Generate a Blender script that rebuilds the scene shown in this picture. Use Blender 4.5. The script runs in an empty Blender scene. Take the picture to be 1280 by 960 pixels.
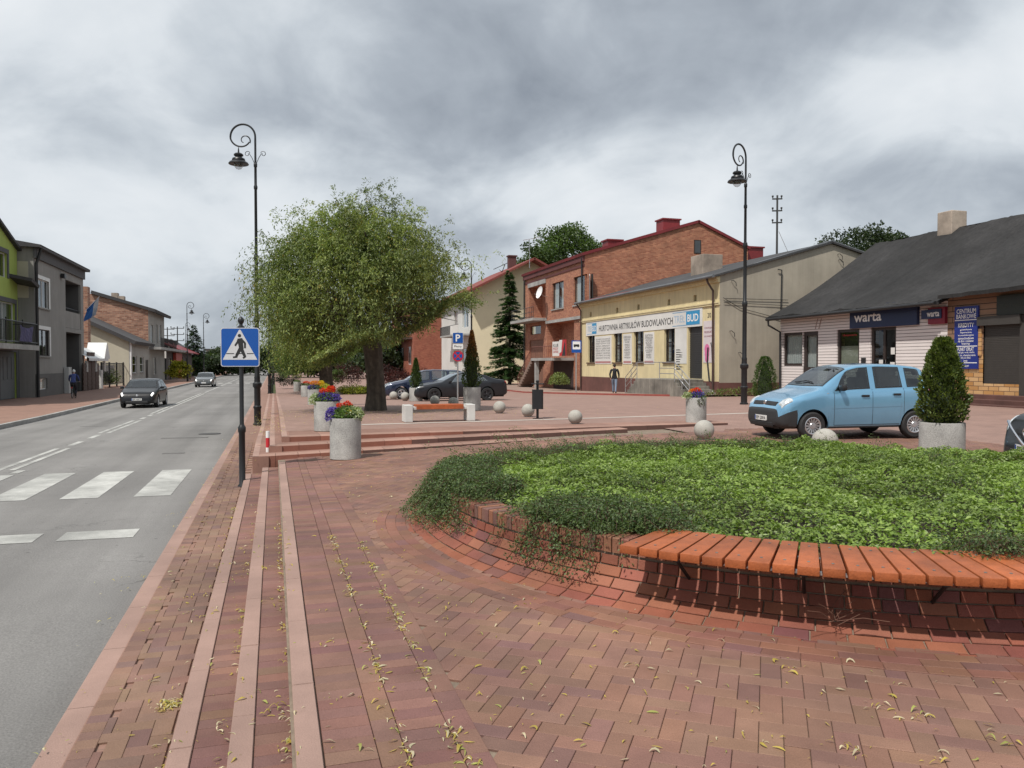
import bpy, bmesh, math, random
import numpy as np
from mathutils import Vector, Matrix, Euler
random.seed(7); rng = np.random.default_rng(7)
PI = math.pi
scene = bpy.context.scene
COL = scene.collection

# ------------------------------------------------------------------ camera frame (x = across the street, y = along it)
CAM = Vector((0, 0, 1.6)); YAW = math.radians(16.9); F = 980.0; TILT = math.atan(25/980)
cy, sy = math.cos(YAW), math.sin(YAW); ca, sa = math.cos(TILT), math.sin(TILT)
def ray(px, py):
    r = (px-640)/F; u = -(py-480)/F
    X, Y, Z = r, ca+u*sa, -sa+u*ca
    return Vector((X*cy+Y*sy, -X*sy+Y*cy, Z))
def on_x(px, py, x):
    d = ray(px, py); return CAM + d*(x/d.x)
def on_y(px, py, y):
    d = ray(px, py); return CAM + d*(y/d.y)
def on_z(px, py, z):
    d = ray(px, py); return CAM + d*((z-1.6)/d.z)

# ------------------------------------------------------------------ ground levels
def lerp(a, b, t): return a+(b-a)*t
def sstep(a, b, x):
    t = min(1, max(0, (x-a)/(b-a))); return t*t*(3-2*t)
def z_road(y): return -.46-.006*min(max(y-4, 0), 32)
def z_side(y): return z_road(y)+.10
def z_far(y): return .16-.0225*min(max(y-24, 0), 32)
def z_plaza(x, y):
    f = sstep(7, 15, y)
    z = f*(-.14+.034*min(max(x, 0), 6.5))
    if x > 8:
        k = sstep(8, 11, x)*sstep(15, 18.5, y); z = lerp(z, z_far(y), k)
    return z
def zg(x, y):
    if x < -9.0: return z_road(y)+.12
    if x < -1.15: return z_road(y)
    if x < -.48: return z_side(y)
    if y > 16.4+.055*x or (x > 9.5 and y > 15): return z_plaza(x, y) if y < 18.5 and x > 9.5 else z_far(y)
    return z_plaza(x, y)
def G(px, py):
    z = 0
    for _ in range(30):
        p = on_z(px, py, z); z = lerp(z, zg(p.x, p.y), .6)
    p.z = zg(p.x, p.y); return p

# ------------------------------------------------------------------ mesh builder
class MB:
    def __init__(s): s.v = []; s.f = []; s.c = []; s.cur = None
    def add(s, vs, fs, col=None):
        o = len(s.v); s.v += [tuple(p) for p in vs]; s.f += [tuple(i+o for i in f) for f in fs]
        s.c += [col if col is not None else s.cur]*len(fs); return s
    def box(s, x0, x1, y0, y1, z0, z1, col=None, bev=0):
        if x0 > x1: x0, x1 = x1, x0
        if y0 > y1: y0, y1 = y1, y0
        if bev:
            b = min(bev, (x1-x0)*.45, (y1-y0)*.45, (z1-z0)*.45)
            bm = bmesh.new(); bmesh.ops.create_cube(bm, size=1)
            for v in bm.verts: v.co = Vector((lerp(x0, x1, v.co.x+.5), lerp(y0, y1, v.co.y+.5), lerp(z0, z1, v.co.z+.5)))
            bmesh.ops.bevel(bm, geom=bm.edges[:], offset=b, segments=2, affect='EDGES', profile=.5)
            bm.verts.index_update()
            s.add([v.co[:] for v in bm.verts], [[v.index for v in f.verts] for f in bm.faces], col); bm.free(); return s
        vs = [(x, y, z) for z in (z0, z1) for y in (y0, y1) for x in (x0, x1)]
        return s.add(vs, [(0, 2, 3, 1), (4, 5, 7, 6), (0, 1, 5, 4), (2, 6, 7, 3), (0, 4, 6, 2), (1, 3, 7, 5)], col)
    def obox(s, c, size, rot=None, col=None, bev=0):
        t = MB(); a = [d/2 for d in size]; t.box(-a[0], a[0], -a[1], a[1], -a[2], a[2], bev=bev)
        R = rot if rot is not None else Matrix.Identity(3)
        return s.add([tuple(R @ Vector(p)+Vector(c)) for p in t.v], t.f, col)
    def tube(s, pts, rad, n=10, col=None, caps=True):
        pts = [Vector(p) for p in pts]
        if not hasattr(rad, '__len__'): rad = [rad]*len(pts)
        vs = []; fs = []; prev = None
        for i, p in enumerate(pts):
            t = (pts[min(i+1, len(pts)-1)]-pts[max(i-1, 0)])
            if t.length < 1e-9: t = Vector((0, 0, 1))
            t.normalize()
            if prev is None:
                a = Vector((1, 0, 0)) if abs(t.x) < .8 else Vector((0, 1, 0)); n1 = t.cross(a).normalized()
            else:
                n1 = prev-t*prev.dot(t)
                n1 = n1.normalized() if n1.length > 1e-6 else t.orthogonal().normalized()
            prev = n1; n2 = t.cross(n1)
            for k in range(n):
                a = 2*PI*k/n; vs.append(p+(n1*math.cos(a)+n2*math.sin(a))*rad[i])
        for i in range(len(pts)-1):
            for k in range(n):
                k2 = (k+1) % n; fs.append((i*n+k, i*n+k2, (i+1)*n+k2, (i+1)*n+k))
        if caps:
            fs.append(tuple(range(n))[::-1]); fs.append(tuple((len(pts)-1)*n+k for k in range(n)))
        return s.add(vs, fs, col)
    def lathe(s, prof, n=20, c=(0, 0, 0), col=None, capb=True, capt=True, wob=0):
        vs = []; fs = []
        for (r, z) in prof:
            for k in range(n):
                a = 2*PI*k/n; vs.append((c[0]+r*math.cos(a), c[1]+r*math.sin(a), c[2]+z))
        for i in range(len(prof)-1):
            for k in range(n):
                k2 = (k+1) % n; fs.append((i*n+k, i*n+k2, (i+1)*n+k2, (i+1)*n+k))
        if capb: fs.append(tuple(range(n))[::-1])
        if capt: fs.append(tuple((len(prof)-1)*n+k for k in range(n)))
        return s.add(vs, fs, col)
    def sphere(s, c, r, n=16, m=10, sc=(1, 1, 1), col=None):
        vs = [(c[0], c[1], c[2]-r*sc[2])]; fs = []
        for i in range(1, m):
            t = PI*i/m
            for k in range(n):
                a = 2*PI*k/n; vs.append((c[0]+r*sc[0]*math.sin(t)*math.cos(a), c[1]+r*sc[1]*math.sin(t)*math.sin(a), c[2]-r*sc[2]*math.cos(t)))
        vs.append((c[0], c[1], c[2]+r*sc[2])); L = len(vs)-1
        for k in range(n):
            k2 = (k+1) % n; fs.append((0, 1+k2, 1+k)); fs.append((L, 1+(m-2)*n+k, 1+(m-2)*n+k2))
        for i in range(m-2):
            for k in range(n):
                k2 = (k+1) % n; fs.append((1+i*n+k, 1+i*n+k2, 1+(i+1)*n+k2, 1+(i+1)*n+k))
        return s.add(vs, fs, col)
    def prism(s, poly, ax, a0, a1, col=None):
        """poly of 2-D points extruded along axis ax ('x','y','z') from a0 to a1"""
        def m(p, a):
            return (a, p[0], p[1]) if ax == 'x' else ((p[0], a, p[1]) if ax == 'y' else (p[0], p[1], a))
        n = len(poly); vs = [m(p, a0) for p in poly]+[m(p, a1) for p in poly]
        fs = [tuple(range(n))[::-1], tuple(range(n, 2*n))]+[(i, (i+1) % n, n+(i+1) % n, n+i) for i in range(n)]
        return s.add(vs, fs, col)
    def quad(s, a, b, c, d, col=None): return s.add([a, b, c, d], [(0, 1, 2, 3)], col)
    def poly(s, pts, col=None): return s.add(pts, [tuple(range(len(pts)))], col)
    def merge(s, o, M=None):
        vs = [tuple(M @ Vector(p)) for p in o.v] if M is not None else o.v
        off = len(s.v); s.v += vs; s.f += [tuple(i+off for i in f) for f in o.f]; s.c += o.c; return s
    def build(s, name, mat, parent=None, smooth=False, world=None, fix=True):
        me = bpy.data.meshes.new(name); me.from_pydata(s.v, [], s.f)
        if any(c is not None for c in s.c):
            at = me.attributes.new('col', 'FLOAT_COLOR', 'FACE')
            arr = np.array([(*(c if c is not None else (.5, .5, .5)), 1) for c in s.c], dtype=np.float32)
            at.data.foreach_set('color', arr.ravel())
        if fix:
            bm = bmesh.new(); bm.from_mesh(me); bmesh.ops.recalc_face_normals(bm, faces=bm.faces); bm.to_mesh(me); bm.free()
        if smooth:
            me.polygons.foreach_set('use_smooth', [True]*len(me.polygons)); me.set_sharp_from_angle(angle=math.radians(smooth if smooth > 1 else 40))
        me.materials.append(mat); me.update()
        return link(name, me, parent, world)
def link(name, me, parent=None, world=None):
    o = bpy.data.objects.new(name, me); COL.objects.link(o)
    if parent is not None:
        o.parent = parent
        if world: o.matrix_parent_inverse = world_inv(parent)
    return o
def world_inv(parent):
    M = Matrix.LocRotScale(parent.location, parent.rotation_euler, None)
    if parent.parent is not None:
        M = Matrix.LocRotScale(parent.parent.location, parent.parent.rotation_euler, None) @ parent.matrix_parent_inverse @ M
    return M.inverted()
def bulk(name, V, Fc, mat, parent=None, col=None, smooth=False, world=None):
    """V (N,3), Fc (M,k) numpy; col (M,3)"""
    me = bpy.data.meshes.new(name); V = np.asarray(V, np.float32); Fc = np.asarray(Fc, np.int32); M, k = Fc.shape
    me.vertices.add(len(V)); me.vertices.foreach_set('co', V.ravel())
    me.loops.add(M*k); me.loops.foreach_set('vertex_index', Fc.ravel())
    me.polygons.add(M); me.polygons.foreach_set('loop_start', np.arange(0, M*k, k, dtype=np.int32))
    me.polygons.foreach_set('loop_total', np.full(M, k, np.int32))
    me.polygons.foreach_set('use_smooth', np.full(M, bool(smooth)))
    me.update(calc_edges=True)
    if col is not None:
        at = me.attributes.new('col', 'FLOAT_COLOR', 'FACE'); c = np.ones((M, 4), np.float32); c[:, :3] = col; at.data.foreach_set('color', c.ravel())
    me.materials.append(mat); return link(name, me, parent, world)
def thing(name, label, cat, loc=(0, 0, 0), rz=0, group=None, kind=None):
    o = bpy.data.objects.new(name, None); COL.objects.link(o); o.location = loc; o.rotation_euler = (0, 0, rz); o.empty_display_size = .1
    o['label'] = label; o['category'] = cat
    if group: o['group'] = group
    if kind: o['kind'] = kind
    return o
def tag(o, label, cat, group=None, kind=None):
    o['label'] = label; o['category'] = cat
    if group: o['group'] = group
    if kind: o['kind'] = kind
    return o
def struct(o): o['kind'] = 'structure'; return o
def dup(o, loc=None, rz=None, label=None, parent=None, scale=None):
    c = o.copy(); COL.objects.link(c)
    if parent is not None: c.parent = parent
    if loc is not None: c.location = loc
    if rz is not None: c.rotation_euler = (0, 0, rz)
    if scale is not None: c.scale = (scale,)*3 if not hasattr(scale, '__len__') else scale
    if label: c['label'] = label
    for ch in list(o.children): dup(ch, parent=c)
    return c

# ------------------------------------------------------------------ materials
MATS = {}
def nodes(m):
    m.use_nodes = True; nt = m.node_tree; return nt, nt.nodes, nt.links
def N(nt, t, **kw):
    n = nt.nodes.new(t)
    for k, v in kw.items():
        if k.startswith('i_'): n.inputs[k[2:].replace('_', ' ')].default_value = v
        else: setattr(n, k, v)
    return n
def pm(name, col, rough=.6, metal=0, var=.15, scale=6, bump=0, bscale=80, spec=.5, dirt=0, attr=False, coat=0, coords='Object', vgrad=None, streak=0, fine=0):
    if name in MATS: return MATS[name]
    m = bpy.data.materials.new(name); nt, ns, L = nodes(m); b = ns['Principled BSDF']
    tc = N(nt, 'ShaderNodeTexCoord'); co = tc.outputs[coords]
    if attr:
        src = N(nt, 'ShaderNodeAttribute', attribute_name='col').outputs['Color']
    else:
        r = N(nt, 'ShaderNodeRGB'); r.outputs[0].default_value = (*col, 1); src = r.outputs[0]
    nz = N(nt, 'ShaderNodeTexNoise'); nz.inputs['Scale'].default_value = scale; nz.inputs['Detail'].default_value = 6; nz.inputs['Roughness'].default_value = .65
    L.new(co, nz.inputs['Vector'])
    mr = N(nt, 'ShaderNodeMapRange'); mr.inputs['From Min'].default_value = .25; mr.inputs['From Max'].default_value = .75
    mr.inputs['To Min'].default_value = 1-var; mr.inputs['To Max'].default_value = 1+var; L.new(nz.outputs['Fac'], mr.inputs['Value'])
    fac = mr.outputs['Result']
    def mul(a, bb):
        x = N(nt, 'ShaderNodeMath', operation='MULTIPLY'); L.new(a, x.inputs[0]); L.new(bb, x.inputs[1]); return x.outputs[0]
    if dirt:
        n2 = N(nt, 'ShaderNodeTexNoise'); n2.inputs['Scale'].default_value = scale*.23; n2.inputs['Detail'].default_value = 8; L.new(co, n2.inputs['Vector'])
        m2 = N(nt, 'ShaderNodeMapRange'); m2.inputs['From Min'].default_value = .35; m2.inputs['From Max'].default_value = .65; m2.inputs['To Min'].default_value = 1-dirt; m2.inputs['To Max'].default_value = 1.05
        L.new(n2.outputs['Fac'], m2.inputs['Value']); fac = mul(fac, m2.outputs['Result'])
    if fine:
        n4 = N(nt, 'ShaderNodeTexNoise'); n4.inputs['Scale'].default_value = bscale*1.4; n4.inputs['Detail'].default_value = 2; L.new(co, n4.inputs['Vector'])
        m4 = N(nt, 'ShaderNodeMapRange'); m4.inputs['From Min'].default_value = .3; m4.inputs['From Max'].default_value = .7; m4.inputs['To Min'].default_value = 1-fine; m4.inputs['To Max'].default_value = 1+fine
        L.new(n4.outputs['Fac'], m4.inputs['Value']); fac = mul(fac, m4.outputs['Result'])
    if streak:
        mp = N(nt, 'ShaderNodeMapping'); mp.inputs['Scale'].default_value = (3, 3, .15); L.new(co, mp.inputs['Vector'])
        n3 = N(nt, 'ShaderNodeTexNoise'); n3.inputs['Scale'].default_value = 2; n3.inputs['Detail'].default_value = 5; L.new(mp.outputs[0], n3.inputs['Vector'])
        m3 = N(nt, 'ShaderNodeMapRange'); m3.inputs['From Min'].default_value = .3; m3.inputs['From Max'].default_value = .6; m3.inputs['To Min'].default_value = 1-streak; m3.inputs['To Max'].default_value = 1
        L.new(n3.outputs['Fac'], m3.inputs['Value']); fac = mul(fac, m3.outputs['Result'])
    vm = N(nt, 'ShaderNodeVectorMath', operation='SCALE'); L.new(src, vm.inputs[0]); L.new(fac, vm.inputs['Scale'])
    L.new(vm.outputs[0], b.inputs['Base Color'])
    b.inputs['Roughness'].default_value = rough; b.inputs['Metallic'].default_value = metal; b.inputs['Specular IOR Level'].default_value = spec
    if coat: b.inputs['Coat Weight'].default_value = coat; b.inputs['Coat Roughness'].default_value = .05
    if bump:
        bz = N(nt, 'ShaderNodeTexNoise'); bz.inputs['Scale'].default_value = bscale; bz.inputs['Detail'].default_value = 4; L.new(co, bz.inputs['Vector'])
        bp = N(nt, 'ShaderNodeBump'); bp.inputs['Strength'].default_value = bump; bp.inputs['Distance'].default_value = .01
        L.new(bz.outputs['Fac'], bp.inputs['Height']); L.new(bp.outputs[0], b.inputs['Normal'])
    MATS[name] = m; return m
def brickmat(name, c1, c2, mortar, bw=.25, bh=.075, ms=.012, var=.5, axis='wall', rough=.85, bump=.5, offset=.5, rot=0):
    """real brick bond laid in metres: walls use (x+y, z), floors (x, y)"""
    if name in MATS: return MATS[name]
    m = bpy.data.materials.new(name); nt, ns, L = nodes(m); b = ns['Principled BSDF']
    tc = N(nt, 'ShaderNodeTexCoord'); sp = N(nt, 'ShaderNodeSeparateXYZ'); L.new(tc.outputs['Object'], sp.inputs[0])
    cb = N(nt, 'ShaderNodeCombineXYZ')
    if axis == 'wall':
        ad = N(nt, 'ShaderNodeMath', operation='ADD'); L.new(sp.outputs[0], ad.inputs[0]); L.new(sp.outputs[1], ad.inputs[1])
        L.new(ad.outputs[0], cb.inputs[0]); L.new(sp.outputs[2], cb.inputs[1]); v = cb.outputs[0]
    else:
        L.new(sp.outputs[0], cb.inputs[0]); L.new(sp.outputs[1], cb.inputs[1])
        mp = N(nt, 'ShaderNodeMapping'); mp.inputs['Rotation'].default_value = (0, 0, rot); L.new(cb.outputs[0], mp.inputs[0]); v = mp.outputs[0]
    bt = N(nt, 'ShaderNodeTexBrick'); bt.offset = offset
    bt.inputs['Scale'].default_value = 1; bt.inputs['Brick Width'].default_value = bw; bt.inputs['Row Height'].default_value = bh; bt.inputs['Mortar Size'].default_value = ms
    bt.inputs['Mortar Smooth'].default_value = .2
    bt.inputs['Color1'].default_value = (0, 0, 0, 1); bt.inputs['Color2'].default_value = (1, 1, 1, 1); bt.inputs['Mortar'].default_value = (.5, .5, .5, 1)
    L.new(v, bt.inputs['Vector'])
    ramp = N(nt, 'ShaderNodeValToRGB'); e = ramp.color_ramp.elements
    e[0].position = 0; e[0].color = (*c1, 1); e[1].position = 1; e[1].color = (*c2, 1)
    mid = ramp.color_ramp.elements.new(.5); mid.color = (*[(a+d)/2 for a, d in zip(c1, c2)], 1)
    L.new(bt.outputs['Color'], ramp.inputs['Fac'])
    nz = N(nt, 'ShaderNodeTexNoise'); nz.inputs['Scale'].default_value = 1.3; nz.inputs['Detail'].default_value = 9; nz.inputs['Roughness'].default_value = .7; L.new(tc.outputs['Object'], nz.inputs['Vector'])
    mr = N(nt, 'ShaderNodeMapRange'); mr.inputs['From Min'].default_value = .3; mr.inputs['From Max'].default_value = .7; mr.inputs['To Min'].default_value = 1-var*.5; mr.inputs['To Max'].default_value = 1+var*.5; L.new(nz.outputs['Fac'], mr.inputs['Value'])
    mx = N(nt, 'ShaderNodeMix', data_type='RGBA'); L.new(bt.outputs['Fac'], mx.inputs['Factor']); L.new(ramp.outputs['Color'], mx.inputs['A']); mx.inputs['B'].default_value = (*mortar, 1)
    vm = N(nt, 'ShaderNodeVectorMath', operation='SCALE'); L.new(mx.outputs['Result'], vm.inputs[0]); L.new(mr.outputs['Result'], vm.inputs['Scale'])
    L.new(vm.outputs[0], b.inputs['Base Color']); b.inputs['Roughness'].default_value = rough
    if bump:
        iv = N(nt, 'ShaderNodeMath', operation='SUBTRACT'); iv.inputs[0].default_value = 1; L.new(bt.outputs['Fac'], iv.inputs[1])
        bp = N(nt, 'ShaderNodeBump'); bp.inputs['Strength'].default_value = bump; bp.inputs['Distance'].default_value = .008; L.new(iv.outputs[0], bp.inputs['Height']); L.new(bp.outputs[0], b.inputs['Normal'])
    MATS[name] = m; return m
def leafmat(name, trans=.35, rough=.45, gain=1.0):
    if name in MATS: return MATS[name]
    m = bpy.data.materials.new(name); nt, ns, L = nodes(m); b = ns['Principled BSDF']
    at = N(nt, 'ShaderNodeAttribute', attribute_name='col')
    vm = N(nt, 'ShaderNodeVectorMath', operation='SCALE'); L.new(at.outputs['Color'], vm.inputs[0]); vm.inputs['Scale'].default_value = gain
    L.new(vm.outputs[0], b.inputs['Base Color']); b.inputs['Roughness'].default_value = rough; b.inputs['Specular IOR Level'].default_value = .35
    t = N(nt, 'ShaderNodeBsdfTranslucent'); v2 = N(nt, 'ShaderNodeVectorMath', operation='MULTIPLY'); L.new(vm.outputs[0], v2.inputs[0]); v2.inputs[1].default_value = (1.3, 1.4, .6); L.new(v2.outputs[0], t.inputs['Color'])
    mx = N(nt, 'ShaderNodeMixShader'); mx.inputs[0].default_value = trans; L.new(b.outputs[0], mx.inputs[1]); L.new(t.outputs[0], mx.inputs[2]); L.new(mx.outputs[0], ns['Material Output'].inputs['Surface'])
    MATS[name] = m; return m
def glassmat(name, tint=(.55, .64, .62), alpha=.52, rough=.03, refl=.10):
    """car / window pane: part see-through, part mirror"""
    if name in MATS: return MATS[name]
    m = bpy.data.materials.new(name); nt, ns, L = nodes(m)
    ns.remove(ns['Principled BSDF'])
    tr = N(nt, 'ShaderNodeBsdfTransparent'); tr.inputs['Color'].default_value = (*[c*alpha for c in tint], 1)
    gl = N(nt, 'ShaderNodeBsdfGlossy'); gl.inputs['Roughness'].default_value = rough; gl.inputs['Color'].default_value = (.9, .93, .95, 1)
    lw = N(nt, 'ShaderNodeLayerWeight'); lw.inputs['Blend'].default_value = .5
    pw = N(nt, 'ShaderNodeMath', operation='POWER'); L.new(lw.outputs['Facing'], pw.inputs[0]); pw.inputs[1].default_value = 4.0
    mr = N(nt, 'ShaderNodeMath', operation='MULTIPLY_ADD'); mr.inputs[1].default_value = .9; mr.inputs[2].default_value = refl; L.new(pw.outputs[0], mr.inputs[0])
    mx = N(nt, 'ShaderNodeMixShader'); L.new(mr.outputs[0], mx.inputs[0]); L.new(tr.outputs[0], mx.inputs[1]); L.new(gl.outputs[0], mx.inputs[2]); L.new(mx.outputs[0], ns['Material Output'].inputs['Surface'])
    MATS[name] = m; return m

M_IRON = pm('black_iron', (.012, .013, .015), .42, 0, .2, 9, .08, 60)
M_WHITE = pm('white_paint', (.78, .78, .77), .5, 0, .04, 3)
M_BLACK = pm('black_plastic', (.016, .016, .017), .5, 0, .15, 9)
M_RUB = pm('tyre_rubber', (.022, .022, .023), .8, 0, .2, 12)
M_STEEL = pm('galvanised_steel', (.5, .51, .52), .38, .8, .12, 9)
M_CHROME = pm('chrome', (.8, .8, .82), .15, 1, .03, 5)
M_CONC = pm('washed_concrete', (.39, .385, .365), .9, 0, .18, 5, .6, 70, dirt=.28, fine=.34)
M_CONC2 = pm('grey_concrete', (.36, .355, .34), .9, 0, .2, 4, .3, 90, dirt=.25)
M_GLASS = glassmat('car_glass')
M_DARKGL = pm('dark_pane', (.03, .034, .038), .06, 0, .4, 1.2, spec=.8)
M_BARK = pm('willow_bark', (.085, .068, .052), .95, 0, .6, 5, 1.0, 16, streak=.5)
M_LEAF = leafmat('leaf')
M_COLR = pm('coloured_paint', (1, 1, 1), .55, 0, .06, 5, attr=True)
M_COLRM = pm('coloured_matte', (1, 1, 1), .9, 0, .15, 7, attr=True)

# text turned into mesh; local x along 'right', y up, face along 'out'
def textmesh(s, height, width=None, thick=.004, bold=0):
    cu = bpy.data.curves.new('txt', 'FONT'); cu.body = s; cu.size = 1; cu.align_x = 'CENTER'; cu.align_y = 'CENTER'; cu.extrude = .0; cu.offset = bold; cu.resolution_u = 3
    o = bpy.data.objects.new('txt', cu); COL.objects.link(o); dg = bpy.context.evaluated_depsgraph_get()
    me = bpy.data.meshes.new_from_object(o.evaluated_get(dg)); vs = [v.co.copy() for v in me.vertices]; fs = [tuple(p.vertices) for p in me.polygons]
    bpy.data.objects.remove(o); bpy.data.curves.remove(cu); bpy.data.meshes.remove(me)
    if not vs: return MB()
    x0 = min(v.x for v in vs); x1 = max(v.x for v in vs); y0 = min(v.y for v in vs); y1 = max(v.y for v in vs)
    k = height/max(1e-6, (y1-y0)); kx = (width/(x1-x0)) if width else k
    b = MB(); b.add([((v.x-(x0+x1)/2)*kx, (v.y-(y0+y1)/2)*k, 0) for v in vs], fs); return b
def face_mat(origin, out):
    out = Vector(out).normalized(); up = Vector((0, 0, 1)); right = up.cross(out).normalized()
    return Matrix(((right.x, up.x, out.x, origin[0]), (right.y, up.y, out.y, origin[1]), (right.z, up.z, out.z, origin[2]), (0, 0, 0, 1)))
# ================================================================== camera, sky, sun
cam = bpy.data.cameras.new('camera'); camo = bpy.data.objects.new('camera', cam); COL.objects.link(camo)
cam.sensor_width = 36; cam.lens = 36*F/1280; cam.clip_end = 5000; cam.clip_start = .05
camo.location = CAM; camo.rotation_euler = (PI/2-TILT, 0, -YAW); scene.camera = camo
SUN_AZ = Vector((-.78, -.62)).normalized(); SUN_EL = math.radians(57)
sd = Vector((SUN_AZ.x*math.cos(SUN_EL), SUN_AZ.y*math.cos(SUN_EL), math.sin(SUN_EL)))
sl = bpy.data.lights.new('sun', 'SUN'); so = bpy.data.objects.new('sun', sl); COL.objects.link(so)
sl.energy = 4.2; sl.angle = math.radians(1.2); sl.color = (1, .95, .88); so.rotation_euler = sd.to_track_quat('Z', 'Y').to_euler(); so.location = (0, 0, 50)
world = bpy.data.worlds.new('World'); scene.world = world; world.use_nodes = True
def make_world():
    nt = world.node_tree; L = nt.links; bg = nt.nodes['Background']
    sky = N(nt, 'ShaderNodeTexSky', sky_type='NISHITA'); sky.sun_disc = False; sky.sun_elevation = SUN_EL; sky.sun_rotation = math.atan2(SUN_AZ.x, SUN_AZ.y)
    tc = N(nt, 'ShaderNodeTexCoord'); mp0 = N(nt, 'ShaderNodeMapping'); mp0.inputs['Rotation'].default_value = (0, 0, YAW); L.new(tc.outputs['Generated'], mp0.inputs[0])
    sp = N(nt, 'ShaderNodeSeparateXYZ'); L.new(mp0.outputs[0], sp.inputs[0])
    def M(op, a, b=None, c=None):
        n = N(nt, 'ShaderNodeMath', operation=op)
        for i, v in enumerate((a, b, c)):
            if v is None: continue
            if isinstance(v, (int, float)): n.inputs[i].default_value = v
            else: L.new(v, n.inputs[i])
        return n.outputs[0]
    zc = M('MAXIMUM', sp.outputs[2], 0.0)
    den = M('ADD', zc, .48)
    cx = M('DIVIDE', sp.outputs[0], den); cyy = M('DIVIDE', sp.outputs[1], den)
    cb = N(nt, 'ShaderNodeCombineXYZ'); L.new(cx, cb.inputs[0]); L.new(cyy, cb.inputs[1])
    def noise(scale, det, rough, off, dist=0):
        mp = N(nt, 'ShaderNodeMapping'); mp.inputs['Location'].default_value = off; L.new(cb.outputs[0], mp.inputs[0])
        n = N(nt, 'ShaderNodeTexNoise'); n.inputs['Scale'].default_value = scale; n.inputs['Detail'].default_value = det; n.inputs['Roughness'].default_value = rough; n.inputs['Distortion'].default_value = dist
        L.new(mp.outputs[0], n.inputs['Vector']); return n.outputs['Fac']
    a = noise(2.1, 8, .52, (3.1, 1.7, 0), .45); b = noise(5.6, 7, .54, (9.2, 4.4, 2), .5); d = noise(1.0, 3, .5, (1.4, 7.7, 5))
    f = M('ADD', M('MULTIPLY', a, .55), M('ADD', M('MULTIPLY', b, .20), M('MULTIPLY', d, .25)))
    # elevation gradient of the cloud deck: bright gap low down, darker slab above, grey-blue right on the horizon
    el = M('ARCSINE', sp.outputs[2])
    az = M('ARCTAN2', sp.outputs[0], sp.outputs[1])
    def blob(a0, e0, wa, we, amp):
        da = M('DIVIDE', M('SUBTRACT', az, a0), wa); de = M('DIVIDE', M('SUBTRACT', el, e0), we)
        r = M('ADD', M('MULTIPLY', da, da), M('MULTIPLY', de, de)); return M('MULTIPLY', M('EXPONENT', M('MULTIPLY', r, -1.0)), amp)
    g = M('ADD', M('MULTIPLY', M('SUBTRACT', f, .5), 1.55), .515)
    for bl in BLOBS: g = M('ADD', g, blob(*bl))
    ramp = N(nt, 'ShaderNodeValToRGB'); L.new(g, ramp.inputs['Fac']); cr = ramp.color_ramp; e = cr.elements
    for i, (p, c) in enumerate(SKYRAMP):
        el_ = e[i] if i < 2 else e.new(p)
        el_.position = p; el_.color = (*c, 1)
    sc10 = N(nt, 'ShaderNodeVectorMath', operation='SCALE'); L.new(ramp.outputs['Color'], sc10.inputs[0]); sc10.inputs['Scale'].default_value = 10
    mx = N(nt, 'ShaderNodeMix', data_type='RGBA'); mx.inputs['Factor'].default_value = .95; L.new(sky.outputs['Color'], mx.inputs['A']); L.new(sc10.outputs[0], mx.inputs['B'])
    L.new(mx.outputs['Result'], bg.inputs['Color']); bg.inputs['Strength'].default_value = .1
R_ = math.radians
BLOBS = [(R_(-24), R_(9.5), R_(11), R_(4), .15), (R_(-9), R_(17), R_(13), R_(4.2), -.12), (R_(4), R_(12), R_(11), R_(5), .10), (R_(27), R_(23), R_(13), R_(5), -.08), (R_(27), R_(12.5), R_(10), R_(2.6), -.07), (R_(25), R_(17), R_(11), R_(2.6), .09),
         (R_(-22), R_(3.2), R_(14), R_(2.4), -.09), (R_(-31), R_(20), R_(9), R_(6), .05), (R_(5), R_(25), R_(12), R_(3), -.04), (R_(16), R_(7), R_(14), R_(3), .05)]
SKYRAMP = [(.26, (.27, .305, .355)), (.74, (.84, .875, .905)), (.42, (.43, .475, .53)), (.52, (.59, .64, .69)), (.61, (.74, .785, .825))]
SKYRAMP.sort(key=lambda t: t[0]); SKYRAMP = [SKYRAMP[0], SKYRAMP[-1]]+SKYRAMP[1:-1]
make_world()
scene.view_settings.view_transform = 'Standard'; scene.view_settings.look = 'None'; scene.view_settings.exposure = 0; scene.view_settings.gamma = 1
scene.render.engine = 'CYCLES'; scene.cycles.use_denoising = True; scene.cycles.max_bounces = 6; scene.cycles.diffuse_bounces = 3; scene.cycles.transparent_max_bounces = 12
scene.cycles.sample_clamp_indirect = 6; scene.cycles.caustics_reflective = False; scene.cycles.caustics_refractive = False
try: scene.cycles.denoiser = 'OPENIMAGEDENOISE'; scene.cycles.denoising_prefilter = 'ACCURATE'
except Exception: pass

# ================================================================== ground, road, pavements
def sheet(name, xs, ys, zf, mat, xf=None):
    V = []; nx = len(xs)
    for y in ys:
        for x in xs:
            xx = xf(x, y) if xf else x
            V.append((xx, y, zf(xx, y)))
    Fc = [(j*nx+i, j*nx+i+1, (j+1)*nx+i+1, (j+1)*nx+i) for j in range(len(ys)-1) for i in range(nx-1)]
    b = MB(); b.add(V, Fc); o = b.build(name, mat); return struct(o)
def rngs(a, b, st): 
    n = max(1, int(round((b-a)/st))); return [a+(b-a)*i/n for i in range(n+1)]
YS = rngs(-12, 20, 1)+rngs(22, 66, 2)+rngs(76, 420, 10)
M_GRASS = pm('dry_grass', (.07, .085, .03), .95, 0, .35, .6)
gb = MB(); gb.box(-1500, 1500, -1500, 1500, -1.3, -1.2); struct(gb.build('ground', M_GRASS))
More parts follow.
